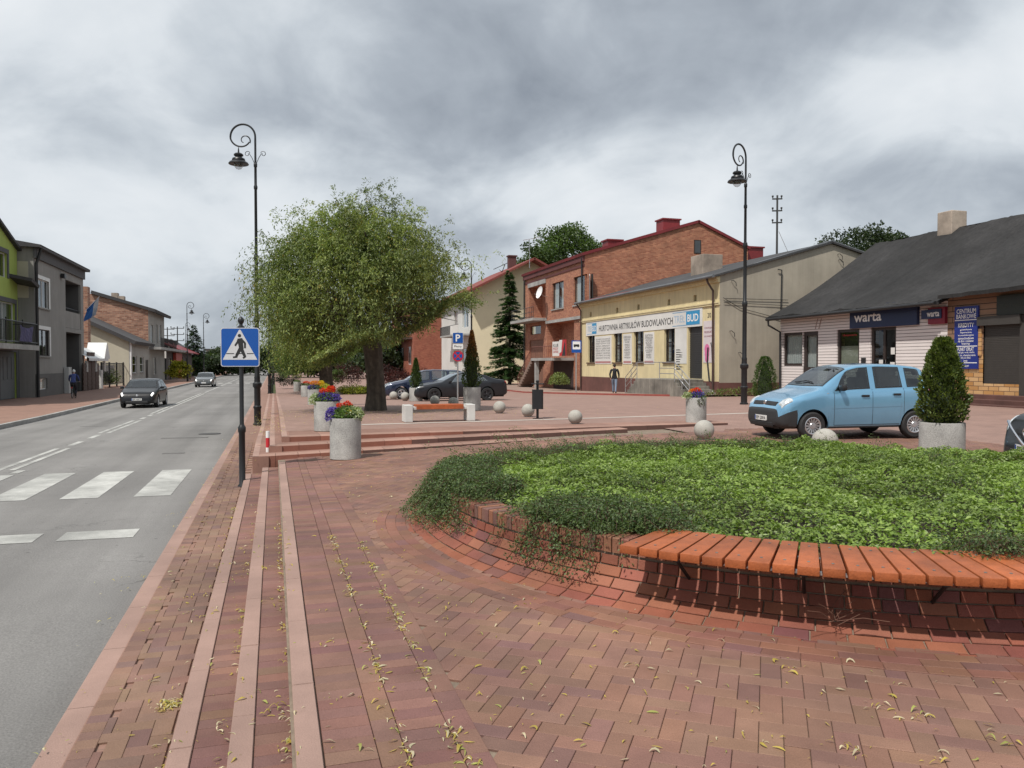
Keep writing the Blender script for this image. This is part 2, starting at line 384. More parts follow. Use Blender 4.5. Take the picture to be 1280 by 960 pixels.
# asphalt
def asphalt():
    m = pm('asphalt', (.205, .198, .19), .9, 0, .09, .9, .6, 50, dirt=.16, fine=.16); nt = m.node_tree; L = nt.links; b = nt.nodes['Principled BSDF']; src = b.inputs['Base Color'].links[0].from_socket
    tc = N(nt, 'ShaderNodeTexCoord')
    def ramp(v, a, b_, lo, hi):
        r = N(nt, 'ShaderNodeMapRange'); r.inputs['From Min'].default_value = a; r.inputs['From Max'].default_value = b_; r.inputs['To Min'].default_value = lo; r.inputs['To Max'].default_value = hi; L.new(v, r.inputs['Value']); return r.outputs['Result']
    mp = N(nt, 'ShaderNodeMapping'); mp.inputs['Scale'].default_value = (1.15, .035, 1); L.new(tc.outputs['Object'], mp.inputs[0]); n1 = N(nt, 'ShaderNodeTexNoise'); n1.inputs['Scale'].default_value = 1.3; n1.inputs['Detail'].default_value = 4; L.new(mp.outputs[0], n1.inputs['Vector'])
    vo = N(nt, 'ShaderNodeTexVoronoi', feature='DISTANCE_TO_EDGE'); vo.inputs['Scale'].default_value = .33; n2 = N(nt, 'ShaderNodeTexNoise'); n2.inputs['Scale'].default_value = 2.2; n2.inputs['Detail'].default_value = 5; L.new(tc.outputs['Object'], n2.inputs['Vector'])
    ad = N(nt, 'ShaderNodeVectorMath', operation='MULTIPLY_ADD'); L.new(n2.outputs['Color'], ad.inputs[0]); ad.inputs[1].default_value = (.9, .9, .9); L.new(tc.outputs['Object'], ad.inputs[2]); L.new(ad.outputs[0], vo.inputs['Vector'])
    n3 = N(nt, 'ShaderNodeTexNoise'); n3.inputs['Scale'].default_value = .22; n3.inputs['Detail'].default_value = 3; L.new(tc.outputs['Object'], n3.inputs['Vector'])
    crack = ramp(vo.outputs['Distance'], 0, .007, .58, 1); gate = ramp(n3.outputs['Fac'], .50, .56, 0, 1)
    cm = N(nt, 'ShaderNodeMix', data_type='FLOAT'); L.new(gate, cm.inputs['Factor']); cm.inputs['A'].default_value = 1; L.new(crack, cm.inputs['B'])
    vs = N(nt, 'ShaderNodeTexVoronoi'); vs.inputs['Scale'].default_value = 3.1; L.new(tc.outputs['Object'], vs.inputs['Vector']); spot = ramp(vs.outputs['Distance'], .05, .075, .62, 1)
    m1 = N(nt, 'ShaderNodeMath', operation='MULTIPLY'); L.new(ramp(n1.outputs['Fac'], .3, .7, .80, 1.14), m1.inputs[0]); L.new(cm.outputs['Result'], m1.inputs[1]); m2 = N(nt, 'ShaderNodeMath', operation='MULTIPLY'); L.new(m1.outputs[0], m2.inputs[0]); L.new(spot, m2.inputs[1])
    sc = N(nt, 'ShaderNodeVectorMath', operation='SCALE'); L.new(src, sc.inputs[0]); L.new(m2.outputs[0], sc.inputs['Scale']); L.new(sc.outputs[0], b.inputs['Base Color'])
    return m
M_ASPH = asphalt()
road = sheet('road', [-9, -7.1, -5.1, -3, -1.15], YS, lambda x, y: z_road(y)-.02*abs(x+5)/4, M_ASPH)
zr = lambda x, y: z_road(y)-.02*abs(x+5)/4
M_LINE = pm('worn_road_paint', (.44, .44, .415), .85, 0, .22, 5, .3, 120, dirt=.35, fine=.22)
def mark(name, rects):
    b = MB()
    for (x0, x1, y0, y1) in rects:
        yy = rngs(y0, y1, 2)
        for a, c in zip(yy[:-1], yy[1:]):
            b.quad((x0, a, zr(x0, a)+.005), (x1, a, zr(x1, a)+.005), (x1, c, zr(x1, c)+.005), (x0, c, zr(x0, c)+.005))
    o = b.build(name, M_LINE, road)
    return o
mark('zebra_stripes', [(x, x+.55, 13.75+.04*i, 17.2) for i, x in enumerate((-2.17, -3.24, -4.28, -5.34, -6.4, -7.46, -8.5))])
mark('give_way_line', [(-2.5, -1.66, 10.45, 10.98), (-3.6, -2.75, 10.45, 10.98), (-4.75, -3.95, 10.45, 10.98)])
CL = -5.2
dbl = [(18.0, 22.6), (27.6, 34.0), (38.6, 64)]
mark('centre_lines', [(CL+s*.13-.06, CL+s*.13+.06, a, b) for a, b in dbl for s in (-1, 1)]+[(CL-.08, CL+.08, 23.4, 24.6), (CL-.08, CL+.08, 25.6, 26.9), (CL-.08, CL+.08, 35, 36), (CL-.08, CL+.08, 37, 38)]+[(CL-.06, CL+.06, 66, 140)]
     + [(CL+.25, CL+.41, 17.4, 17.9)])
mark('far_crossing', [(x, x+.5, 96, 99) for x in (-2.2, -3.2, -4.2, -5.2, -6.2, -7.2, -8.2)])
# patched cracks and a manhole in the carriageway
mb = MB(); mb.lathe([(.33, 0), (.33, .008), (.0, .008)], 24, (-1.95, 26.4, zr(-2, 26)+.003)); mb.build('manhole_cover', pm('cast_iron', (.07, .068, .065), .7, .3, .3, 20), road)
mb = MB()
for (x, y, w, l) in ((-3.2, 25, 1.3, .25), (-6.6, 31, .9, .2), (-2.6, 20.5, .5, .22)): mb.box(x, x+w, y, y+l, zr(x, y)-.03, zr(x, y)+.006)
mb.build('tar_patch', pm('tar', (.13, .127, .122), .85, 0, .25, 6), road)

# paving colours (fired clinker: rose brown, with ochre and violet pieces)
def brick_cols(n, base='plaza'):
    pal = {'plaza': [(0.243, 0.132, 0.096), (0.225, 0.122, 0.091), (0.260, 0.147, 0.105), (0.216, 0.117, 0.090), (0.190, 0.105, 0.090), (0.264, 0.140, 0.096)],
           'ring': [(0.238, 0.109, 0.076), (0.220, 0.104, 0.076), (0.246, 0.123, 0.083), (0.194, 0.095, 0.073), (0.167, 0.090, 0.083), (0.233, 0.114, 0.078)],
           'walk': [(0.241, 0.143, 0.104), (0.227, 0.133, 0.098), (0.259, 0.159, 0.109), (0.209, 0.120, 0.094), (0.184, 0.107, 0.094)],
           'strip': [(0.203, 0.106, 0.088), (0.221, 0.116, 0.091), (0.243, 0.128, 0.097), (0.185, 0.097, 0.085), (0.228, 0.129, 0.088)],
           'bed': [(0.280, 0.097, 0.059), (0.252, 0.087, 0.057), (0.293, 0.113, 0.068), (0.231, 0.078, 0.057), (0.167, 0.072, 0.070), (0.266, 0.089, 0.053)]}[base]
    p = np.array(pal); i = rng.choice(len(p), n, p=np.array([.27, .22, .2, .15, .1, .06][:len(p)])/sum([.27, .22, .2, .15, .1, .06][:len(p)]))
    c = (p[i]*.78+p[:3].mean(0)*.22)*rng.uniform(.92, 1.08, (n, 1)); return c*np.array([1.0, .99, .98])+rng.uniform(-.006, .006, (n, 3))
def bricks(name, cen, ang, half, zfun, base, mat, parent=None, gap=.0012, lift=0., cham=.0026, tilt=.0010):
    """cen (n,2), ang (n,), half (n,2): one bevelled clinker each, on the surface zfun"""
    n = len(cen); cen = np.asarray(cen, float); ang = np.asarray(ang, float); half = np.asarray(half, float)
    c, s = np.cos(ang), np.sin(ang); ax = np.stack([c, s], 1); ay = np.stack([-s, c], 1)
    V = np.zeros((n, 12, 3))
    corners = [(-1, -1), (1, -1), (1, 1), (-1, 1)]
    jz = rng.normal(0, .0007, n); tx = rng.normal(0, tilt, n); ty = rng.normal(0, tilt, n)
    z0 = np.array([zfun(x, y) for x, y in cen]); e = .05
    gx = np.array([(zfun(x+e, y)-zfun(x-e, y))/(2*e) for x, y in cen]); gy = np.array([(zfun(x, y+e)-zfun(x, y-e))/(2*e) for x, y in cen])
    for ring, (ins, dz) in enumerate(((gap, -.02), (gap, -cham), (gap+cham, 0))):
        for k, (a, b) in enumerate(corners):
            px = a*(half[:, 0]-ins); py = b*(half[:, 1]-ins)
            off = ax*px[:, None]+ay*py[:, None]
            V[:, ring*4+k, :2] = cen+off
            V[:, ring*4+k, 2] = z0+off[:, 0]*gx+off[:, 1]*gy+jz+px*tx+py*ty+dz+lift
    fq = [(8, 9, 10, 11)]+[(r*4+k, r*4+(k+1) % 4, (r+1)*4+(k+1) % 4, (r+1)*4+k) for r in (0, 1) for k in range(4)]
    Fc = (np.arange(n)[:, None, None]*12+np.array(fq)[None]).reshape(-1, 4)
    col = np.repeat(brick_cols(n, base), len(fq), 0)
    return bulk(name, V.reshape(-1, 3), Fc, mat, parent, col)
M_CLINK = pm('clinker', (1, 1, 1), .68, 0, .18, 3.2, .35, 120, dirt=.30, attr=True, spec=.35, fine=.10)
M_MORT = pm('joint_sand', (.20, .155, .115), .95, 0, .35, 9, .3, 120)
M_KERB = pm('rose_kerb_stone', (.325, .21, .172), .85, 0, .12, 3, .3, 120, dirt=.2, fine=.08)
M_FARB = brickmat('clinker_floor', (.25, .155, .125), (.295, .185, .15), (.21, .14, .115), .21, .105, .006, .3, 'floor', .8, .15, rot=R_(35))  # greyer than the near clinkers: distance haze and sheen put into the colour
M_FARW = brickmat('clinker_walk', (.23, .132, .10), (.275, .158, .118), (.20, .125, .095), .21, .105, .006, .3, 'floor', .8, .15)

BC = Vector((5.65, 7.27)); BR = 4.48                       # raised bed: centre and foot radius
def plaza_base(x, y): return z_plaza(x, y)-.012
FWD = Vector((sy, cy)); SQ = .77                            # the far half of the bed is a little flattened
def field_ok(x, y):
    r = Vector((x-BC.x, y-BC.y)); t = r.dot(FWD)
    if t > 0: r = r+FWD*t*(1/SQ-1)
    return r.length > BR-.12
# bedding sheet under the clinkers
pl = sheet('plaza', [.06, .4, 1, 2, 3, 4, 5, 6, 7, 8, 9, 10, 11, 12.5, 14, 17, 20, 26, 34], rngs(-3, 20, .5), lambda x, y: z_plaza(x, y)-(.013 if y < 15.4 and x < 13.5 else .03), M_MORT)
# herringbone field
def herring(x0, x1, y0, y1, a, ok, L=.205, W=.1025):
    ca_, sa_ = math.cos(a), math.sin(a); cen = []; ang = []; half = []
    R = max(abs(x0), abs(x1), abs(y0), abs(y1))*1.6; n = int(R/W)
    mx, my = (x0+x1)/2, (y0+y1)/2
    for i in range(-n, n):
        for j in range(-n, n):
            k = (i-j) % 4
            if k == 0: lx, ly, h = (i+1)*W, (j+.5)*W, 0
            elif k == 2: lx, ly, h = (i+.5)*W, j*W, 1
            else: continue
            x = mx+lx*ca_-ly*sa_; y = my+lx*sa_+ly*ca_
            if x0 < x < x1 and y0 < y < y1 and ok(x, y):
                cen.append((x, y)); ang.append(a+(PI/2 if h else 0)); half.append((L/2, W/2))
    return cen, ang, half
c_, a_, h_ = herring(.79, 13.4, 1.6, 15.9, R_(-35+90), lambda x, y: field_ok(x, y) and not (y > 14.7+.095*x and x < 10))
struct(bricks('plaza_clinkers', c_, a_, h_, lambda x, y: z_plaza(x, y), 'plaza', M_CLINK))
# two rings of clinkers laid round the foot of the bed
cen = []; ang = []; half = []
for rr_ in (4.475, 4.575, 4.675):
    n_ = int(2*PI*rr_/.205)
    for i in range(n_):
        a = 2*PI*(i+.5*(rr_ > 4.5))/n_; v = Vector((rr_*math.cos(a), rr_*math.sin(a))); t_ = v.dot(FWD)
        if t_ > 0: continue
        cen.append((BC.x+v.x, BC.y+v.y)); ang.append(a+PI/2); half.append((PI*rr_/n_, .05))
struct(bricks('bed_ring_clinkers', cen, ang, half, lambda x, y: z_plaza(x, y), 'ring', M_CLINK, lift=.005))
# border strips beside the steps
def strip(x0, x1, y0, y1, soldier, base='strip'):
    cen = []; ang = []; half = []
    st = .104 if soldier else .212; y = y0
    while y < y1:
        cen.append(((x0+x1)/2, y+st/2)); ang.append(0); half.append(((x1-x0)/2, st/2)); y += st
    return cen, ang, half
S1 = strip(.185, .40, 1.6, 14.75, True); S2 = strip(.40, .51, 1.6, 14.85, False); S3 = strip(.51, .725, 1.6, 14.85, True); S4 = strip(.725, .84, 1.6, 14.9, False)
struct(bricks('border_clinkers', S1[0]+S3[0], S1[1]+S3[1], S1[2]+S3[2], lambda x, y: z_plaza(x, y), 'strip', M_CLINK, lift=.003, gap=.002))
struct(bricks('border_stretchers', S2[0]+S4[0], S2[1]+S4[1], S2[2]+S4[2], lambda x, y: z_plaza(x, y), 'strip', M_CLINK, lift=.0035))
b4 = strip(.84, .95, 1.6, 14.9, False)
# the three shallow steps between plaza and pavement
NS_END = 14.45
def zst(k, y):                                             # k = 0 plaza edge, 1, 2 lower treads, 3 pavement
    a = z_plaza(.1, y); return lerp(a, z_side(y), k/3)
EDGE = [.075, -.205, -.49]
for k in range(3):
    xe = EDGE[k]; b = MB(); y = -3; i = 0
    while y < NS_END-.05:
        l = min(1.0, NS_END-y); j = rng.normal(0, .0015); tone = rng.uniform(.93, 1.06)
        b.quad; zz0, zz1 = zst(k, y)+.006+j, zst(k, y+l)+.006+j
        x0, x1 = xe, xe+.105; d = .006
        ya, yb = y+.002, y+l-.002
        vs = [(x0, ya, zz0-.25), (x1, ya, zz0-.25), (x1, yb, zz1-.25), (x0, yb, zz1-.25), (x0, ya, zz0-d), (x1, ya, zz0-d), (x1, yb, zz1-d), (x0, yb, zz1-d),
              (x0+d, ya+d*.4, zz0), (x1-d*.6, ya+d*.4, zz0), (x1-d*.6, yb-d*.4, zz1), (x0+d, yb-d*.4, zz1)]
        b.add(vs, [(8, 9, 10, 11)]+[(r*4+q, r*4+(q+1) % 4, (r+1)*4+(q+1) % 4, (r+1)*4+q) for r in (0, 1) for q in range(4)])
        y += l
    struct(b.build('step_edge_stone', M_KERB))
for k in (1, 2):
    x0, x1 = EDGE[k]+.107, EDGE[k-1]-.002
    s = strip(x0, x1, 1.6, NS_END, True)
    struct(bricks('step_tread', s[0], s[1], s[2], lambda x, y, k=k: zst(k, y), 'strip', M_CLINK, gap=.002))
    b = MB(); ys = rngs(-3, NS_END, 1)
    for a, c in zip(ys[:-1], ys[1:]): b.quad((x0-.02, a, zst(k, a)-.013), (x1+.02, a, zst(k, a)-.013), (x1+.02, c, zst(k, c)-.013), (x0-.02, c, zst(k, c)-.013))
    struct(b.build('step_bedding', M_MORT))
# roadside pavement: kerb stone, clinker field, then plain far stretch
b = MB(); y = -4
while y < 60:
    l = 1.0; z0, z1 = z_road(y)+.085, z_road(y+l)+.085; ya, yb = y+.003, y+l-.003; x0, x1 = -1.16, -1.0; d = .015
    vs = [(x0, ya, z0-.3), (x1, ya, z0-.3), (x1, yb, z1-.3), (x0, yb, z1-.3), (x0, ya, z0-d), (x1, ya, z0-.002), (x1, yb, z1-.002), (x0, yb, z1-d), (x0+d, ya, z0), (x1-.003, ya, z0), (x1-.003, yb, z1), (x0+d, yb, z1)]
    b.add(vs, [(8, 9, 10, 11)]+[(r*4+q, r*4+(q+1) % 4, (r+1)*4+(q+1) % 4, (r+1)*4+q) for r in (0, 1) for q in range(4)]); y += l
b.box(-1.16, -1.0, 60, 200, -.9, z_road(60)+.085)
struct(b.build('kerb', M_KERB))
sheet('pavement', [-1.01, -.7, -.38], rngs(-3, 20, 1)+rngs(22, 64, 2)+[100, 200], lambda x, y: z_side(y)-(.013 if y < 22 else .0), M_FARW)
c_, a_, h_ = herring(-.98, -.5, 1.6, 22.5, 0, lambda x, y: -.90 < x < -.51)
struct(bricks('pavement_clinkers', c_, a_, h_, lambda x, y: z_side(y), 'walk', M_CLINK))
s = strip(-.998, -.885, 1.6, 22.5, True, 'walk'); struct(bricks('kerb_clinkers', s[0], s[1], s[2], lambda x, y: z_side(y), 'walk', M_CLINK, lift=.003))

# terrace with its broad front steps
M_RISER = pm('step_stone', (1, 1, 1), .8, 0, .14, 4, .3, 100, attr=True, dirt=.15, fine=.08)
def slab(front, zf, back, right, nm, riser_h):
    (xa, ya), (xb, yb) = front; b = MB(); n = 14
    for i in range(n):
        t0, t1 = i/n, (i+1)/n; x0, x1 = lerp(xa, xb, t0), lerp(xa, xb, t1); y0, y1 = lerp(ya, yb, t0), lerp(ya, yb, t1)
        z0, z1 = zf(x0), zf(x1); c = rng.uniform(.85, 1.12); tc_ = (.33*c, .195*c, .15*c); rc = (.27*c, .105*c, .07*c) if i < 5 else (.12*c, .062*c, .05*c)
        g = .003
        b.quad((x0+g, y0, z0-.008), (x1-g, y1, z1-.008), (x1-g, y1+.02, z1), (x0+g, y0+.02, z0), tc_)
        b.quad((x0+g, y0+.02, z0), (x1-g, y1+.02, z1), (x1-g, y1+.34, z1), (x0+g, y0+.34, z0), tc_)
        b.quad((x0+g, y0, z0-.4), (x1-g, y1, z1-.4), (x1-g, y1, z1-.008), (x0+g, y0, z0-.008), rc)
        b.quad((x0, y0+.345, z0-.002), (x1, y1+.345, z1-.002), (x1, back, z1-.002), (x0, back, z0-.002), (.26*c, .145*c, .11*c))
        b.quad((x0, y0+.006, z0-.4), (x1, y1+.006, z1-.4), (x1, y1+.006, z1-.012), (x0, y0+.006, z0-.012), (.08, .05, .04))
    return b
zA = lambda x: -.07+.019*(x+.38); zB = lambda x: .05+.0125*(x+.1); zC = lambda x: min(.16+.001*(x-.14), .17)
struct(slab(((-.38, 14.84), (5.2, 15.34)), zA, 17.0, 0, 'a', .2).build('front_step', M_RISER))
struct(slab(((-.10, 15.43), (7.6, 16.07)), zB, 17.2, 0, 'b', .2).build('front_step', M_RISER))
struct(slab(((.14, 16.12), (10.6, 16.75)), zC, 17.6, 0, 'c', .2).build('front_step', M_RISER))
tb = sheet('terrace', [.14, .3, 2, 4, 6, 8, 10, 13, 16, 20, 24, 30, 40], rngs(17.5, 30, 1)+rngs(32, 60, 2)+[80, 120, 200], lambda x, y: lerp(z_plaza(x, y)+.0005, z_far(y), sstep(17.5, 19, y)) if x > 9 else z_far(y)+.0005, M_FARB)
sheet('parking_paving', [8.8, 10, 11.5, 13, 14.5, 17, 20, 26, 34], rngs(15.2, 17.5, .5), lambda x, y: z_plaza(x, y)-.002, M_FARB)
sheet('square_paving', [13.35, 17, 20, 26, 34], rngs(2, 15.3, .7), lambda x, y: z_plaza(x, y)-.004, M_FARB)
# roadside steps of the terrace
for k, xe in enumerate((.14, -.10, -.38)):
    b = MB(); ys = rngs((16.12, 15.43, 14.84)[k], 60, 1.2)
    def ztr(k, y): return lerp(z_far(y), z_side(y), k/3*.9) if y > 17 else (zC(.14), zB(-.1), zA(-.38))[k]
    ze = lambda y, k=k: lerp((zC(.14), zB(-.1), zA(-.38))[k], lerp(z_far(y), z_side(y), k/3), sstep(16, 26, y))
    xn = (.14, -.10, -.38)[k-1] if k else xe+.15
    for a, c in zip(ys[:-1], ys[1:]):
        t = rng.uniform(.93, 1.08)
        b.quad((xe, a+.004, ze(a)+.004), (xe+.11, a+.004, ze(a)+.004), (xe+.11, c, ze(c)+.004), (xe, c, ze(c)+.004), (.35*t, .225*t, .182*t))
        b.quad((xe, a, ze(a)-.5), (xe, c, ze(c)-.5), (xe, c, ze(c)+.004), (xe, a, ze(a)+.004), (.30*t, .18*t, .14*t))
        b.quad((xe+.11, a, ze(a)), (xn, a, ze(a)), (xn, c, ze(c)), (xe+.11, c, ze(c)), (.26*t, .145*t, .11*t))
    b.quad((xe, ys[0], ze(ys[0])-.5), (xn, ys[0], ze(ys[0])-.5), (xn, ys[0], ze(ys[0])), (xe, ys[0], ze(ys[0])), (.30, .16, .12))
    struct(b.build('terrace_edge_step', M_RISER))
# pale stone bands in the terrace and parking bays
M_BAND = pm('pale_band_stone', (.50, .45, .40), .85, 0, .12, 3, dirt=.15)
def band(pts, w, lift=.006):
    b = MB()
    for (p, q) in zip(pts[:-1], pts[1:]):
        n = max(1, int(((q[0]-p[0])**2+(q[1]-p[1])**2)**.5/1.0)); dx, dy = q[0]-p[0], q[1]-p[1]; l = math.hypot(dx, dy); nx, ny = -dy/l*w/2, dx/l*w/2
        for i in range(n):
            a = (lerp(p[0], q[0], i/n), lerp(p[1], q[1], i/n)); c = (lerp(p[0], q[0], (i+1)/n), lerp(p[1], q[1], (i+1)/n))
            f = lambda x, y: (x, y, (z_far(y) if x < 9.5 and y > 16.8 else z_plaza(x, y) if y < 18.5 else z_far(y))+lift)
            b.quad(f(a[0]-nx, a[1]-ny), f(c[0]-nx, c[1]-ny), f(c[0]+nx, c[1]+ny), f(a[0]+nx, a[1]+ny))
    return struct(b.build('paving_band', M_BAND))
p1, p2, p3_ = G(452, 531), G(719, 523.5), G(1000, 514.5)
band([(p1.x, p1.y), (p2.x, p2.y), (p3_.x, p3_.y)], .22)
band([(G(640, 498).x, G(640, 498).y), (G(735, 497).x, G(735, 497).y)], .12)
# opposite pavement
b = MB(); b.box(-9.16, -9.0, -10, 420, -1.2, z_road(60)+.12)
sheet('opposite_kerb', [-9.16, -9.0], YS, lambda x, y: z_road(y)+.13, M_CONC2)
bk = MB()
for a, c in zip(YS[:-1], YS[1:]): bk.quad((-9.0, a, z_road(a)-.1), (-9.0, c, z_road(c)-.1), (-9.0, c, z_road(c)+.13), (-9.0, a, z_road(a)+.13))
struct(bk.build('opposite_kerb_face', M_CONC2))
sheet('opposite_pavement', [-26, -16, -12, -9.15], YS, lambda x, y: z_road(y)+.12, M_FARW)
# street-side walk in front of the right-hand houses with a low red kerb
b = MB(); q0, q1, q2, q3 = G(640, 489), G(720, 491.5), G(800, 496.5), G(880, 503)
pts = [(17.5, 80), (17.9, 56), (18.6, 47), (20.2, 40), (21.5, 36.0)]
for (p, q) in zip(pts[:-1], pts[1:]):
    za, zb_ = z_far(p[1])+.10, z_far(q[1])+.10
    b.quad((p[0], p[1], za-.3), (q[0], q[1], zb_-.3), (q[0], q[1], zb_), (p[0], p[1], za), (.30, .07, .055))
    b.quad((p[0], p[1], za), (q[0], q[1], zb_), (q[0]+.14, q[1], zb_), (p[0]+.14, p[1], za), (.33, .10, .08))
    b.quad((p[0]+.14, p[1], za-.002), (q[0]+.14, q[1], zb_-.002), (24, q[1], zb_-.002), (24, p[1], za-.002), (.30, .21, .17))
struct(b.build('shop_pavement', M_RISER))
# ================================================================== round raised flower bed
BZ = 0.0; TOPR, TOPZ = 4.02, .385
bed = thing('raised_flower_bed', 'round raised flower bed with a flared red brick wall', 'flower bed', (BC.x, BC.y, BZ))
def prof(t):                                                # flared wall: t 0 at the top rim, 1 at the foot
    a = t*PI/2; r = .40
    return TOPR+.04+r*(1-math.cos(a))*1.05, .275*(1-math.sin(a))-.012
rows = 6
def ringbricks():
    V = []; Fc = []; base = []
    cols = []
    for k in range(rows):
        t0, t1 = k/rows, (k+1)/rows
        rm = prof((t0+t1)/2)[0]; n = int(2*PI*rm/(.205 if k else .15)); da = 2*PI/n
        bc = brick_cols(n, 'bed'); shift = rng.uniform(0, da)
        for i in range(n):
            a0 = shift+i*da; g = .0045
            o = len(V); j = rng.normal(0, .0022); tw = rng.normal(0, .004)
            (r0, z0), (r1, z1) = prof(t0+.006), prof(t1-.006)
            dr, dz = r1-r0, z1-z0; l = math.hypot(dr, dz); nr, nz = -dz/l, dr/l
            if nz < 0: nr, nz = -nr, -nz
            ns = 3
            gr, gz = dr/l*g, dz/l*g
            for ring, (ins, lift) in enumerate(((0, -.03), (0, -.004), (.004, 0))):
                for s in range(ns):
                    for (rr, zz, e) in ((r0, z0, 1), (r1, z1, -1)):
                        r_ = rr+nr*(lift+j+tw*(s/2-.5))+dr/l*ins*e; z_ = zz+nz*(lift+j)+dz/l*ins*e
                        aa = a0+(g+ins)/rm+(da-2*(g+ins)/rm)*s/(ns-1)
                        V.append((r_*math.cos(aa), r_*math.sin(aa), z_))
            R = ns*2
            fs = []
            top = 2*R
            for s in range(ns-1): fs.append((top+2*s, top+2*s+1, top+2*s+3, top+2*s+2))
            loop = [2*s for s in range(ns)]+[2*s+1 for s in range(ns-1, -1, -1)]
            for ring in (0, 1):
                for q in range(len(loop)):
                    x, y = loop[q], loop[(q+1) % len(loop)]
                    fs.append((ring*R+x, ring*R+y, (ring+1)*R+y, (ring+1)*R+x))
            Fc += [tuple(o+q for q in f) for f in fs]; cols += [bc[i]]*len(fs)
    return V, Fc, cols
V, Fc, cols = ringbricks()
bulk('wall', V, Fc, M_CLINK, bed, np.array(cols))
b = MB(); pr = [prof(i/10) for i in range(11)]
b.lathe([(TOPR-.3, TOPZ-.09)]+[(TOPR+.01, TOPZ-.02)]+[(r-.012, z-.010) for r, z in pr]+[(TOPR+.5, -.1)], 120, capb=False, capt=False)
b.build('mortar_backing', M_MORT, bed, smooth=True)
# coping: bricks on edge
V = []; Fc = []; cols = []; n = int(2*PI*TOPR/.068); bc = brick_cols(n, 'bed')*.93+np.array([.02, .03, .02])
for i in range(n):
    a0, a1 = 2*PI*(i+.06)/n, 2*PI*(i+.94)/n; j = rng.normal(0, .003); o = len(V)
    for (r, z) in ((TOPR-.21, TOPZ-.1), (TOPR+.045+j, TOPZ-.105), (TOPR+.045+j, TOPZ-.006), (TOPR+.039+j, TOPZ+j), (TOPR-.21, TOPZ+j)):
        for a in (a0, a1): V.append((r*math.cos(a), r*math.sin(a), z))
    fs = [(0, 1, 3, 2), (2, 3, 5, 4), (4, 5, 7, 6), (6, 7, 9, 8)]
    Fc += [tuple(o+q for q in f) for f in fs]; cols += [bc[i]]*4
    Fc += [(o+0, o+2, o+4, o+8), (o+4, o+6, o+8, o+8), (o+1, o+9, o+5, o+3), (o+5, o+9, o+7, o+7)]; cols += [bc[i]]*4
Fq = [f for f in Fc]
bulk('coping', V, [f if len(set(f)) == 4 else (f[0], f[1], f[2], f[3]) for f in Fq], M_CLINK, bed, np.array(cols))
M_SOIL = pm('soil', (.035, .026, .018), 1, 0, .4, 9, .6, 40)
b = MB(); b.lathe([(0.01, .30), (1.5, .31), (2.8, .29), (3.6, .27), (TOPR-.15, .26)], 60, capb=False, capt=False); b.build('soil', M_SOIL, bed, smooth=True)

# curved slatted bench resting on the wall
A0, A1 = R_(234-16.9), R_(303-16.9)
bench = thing('curved_bench', 'curved bench of orange-stained timber slats on the flower bed wall', 'bench', (BC.x, BC.y, BZ))
M_SLAT = pm('stained_slat', (1, 1, 1), .5, 0, .24, 9, .25, 70, attr=True, spec=.35, dirt=.30, fine=.12)
b = MB(); da = R_(1.755); n = int((A1-A0)/da); RO, RI = 4.44, 3.78
for i in range(n):
    a = A0+(i+.5)*da; c = rng.uniform(.78, 1.14); col = (.37*c, .105*c, .036*c)
    R = Matrix.Rotation(a, 3, 'Z'); w = .121
    t = MB(); t.box(RI, RO+rng.normal(0, .003), -w/2, w/2, -.052, 0, bev=.004)
    # taper toward the inside so that neighbours never overlap
    vs = [tuple(R @ Vector((x, y*(.855+.145*(x-RI)/(RO-RI)), z+TOPZ+.055+rng.normal(0, .0)))) for x, y, z in t.v]
    b.add(vs, t.f, col)
    for rb in (RO-.12, RI+.12):
        t = MB(); t.lathe([(.009, 0), (.009, .003), (.004, .005)], 8, (rb, 0, TOPZ+.055)); b.add([tuple(R @ Vector(p)) for p in t.v], t.f, (.16, .15, .14))
b.build('seat', M_SLAT, bench, smooth=30)
for r in (4.30, 3.95):
    b = MB(); m = 60
    for i in range(m):
        a0, a1 = lerp(A0, A1, i/m), lerp(A0, A1, (i+1)/m)
        p = [(r*math.cos(a), r*math.sin(a)) for a in (a0, a1)]; q = [((r+.045)*math.cos(a), (r+.045)*math.sin(a)) for a in (a0, a1)]
        zt, zb_ = TOPZ+.003, TOPZ-.012
        if r < 4.1: zt, zb_ = TOPZ+.003, TOPZ+.0005
        b.quad((*p[0], zt), (*p[1], zt), (*q[1], zt), (*q[0], zt)); b.quad((*p[0], zb_), (*q[0], zb_), (*q[1], zb_), (*p[1], zb_)); b.quad((*q[0], zb_), (*q[1], zb_), (*q[1], zt), (*q[0], zt)); b.quad((*p[0], zb_), (*p[1], zb_), (*p[1], zt), (*p[0], zt))
    b.build('steel_rail', M_STEEL, bench)
for i in range(7):
    a = lerp(A0+.08, A1-.08, i/6); R = Matrix.Rotation(a, 4, 'Z'); t = MB(); t.box(4.0, 4.34, -.02, .02, TOPZ-.03, TOPZ-.012); 
    t.tube([(4.33, 0, TOPZ-.02), (4.09, 0, TOPZ-.19)], .012, 6); o = MB(); o.merge(t, R); o.build('bracket', M_IRON, bench)

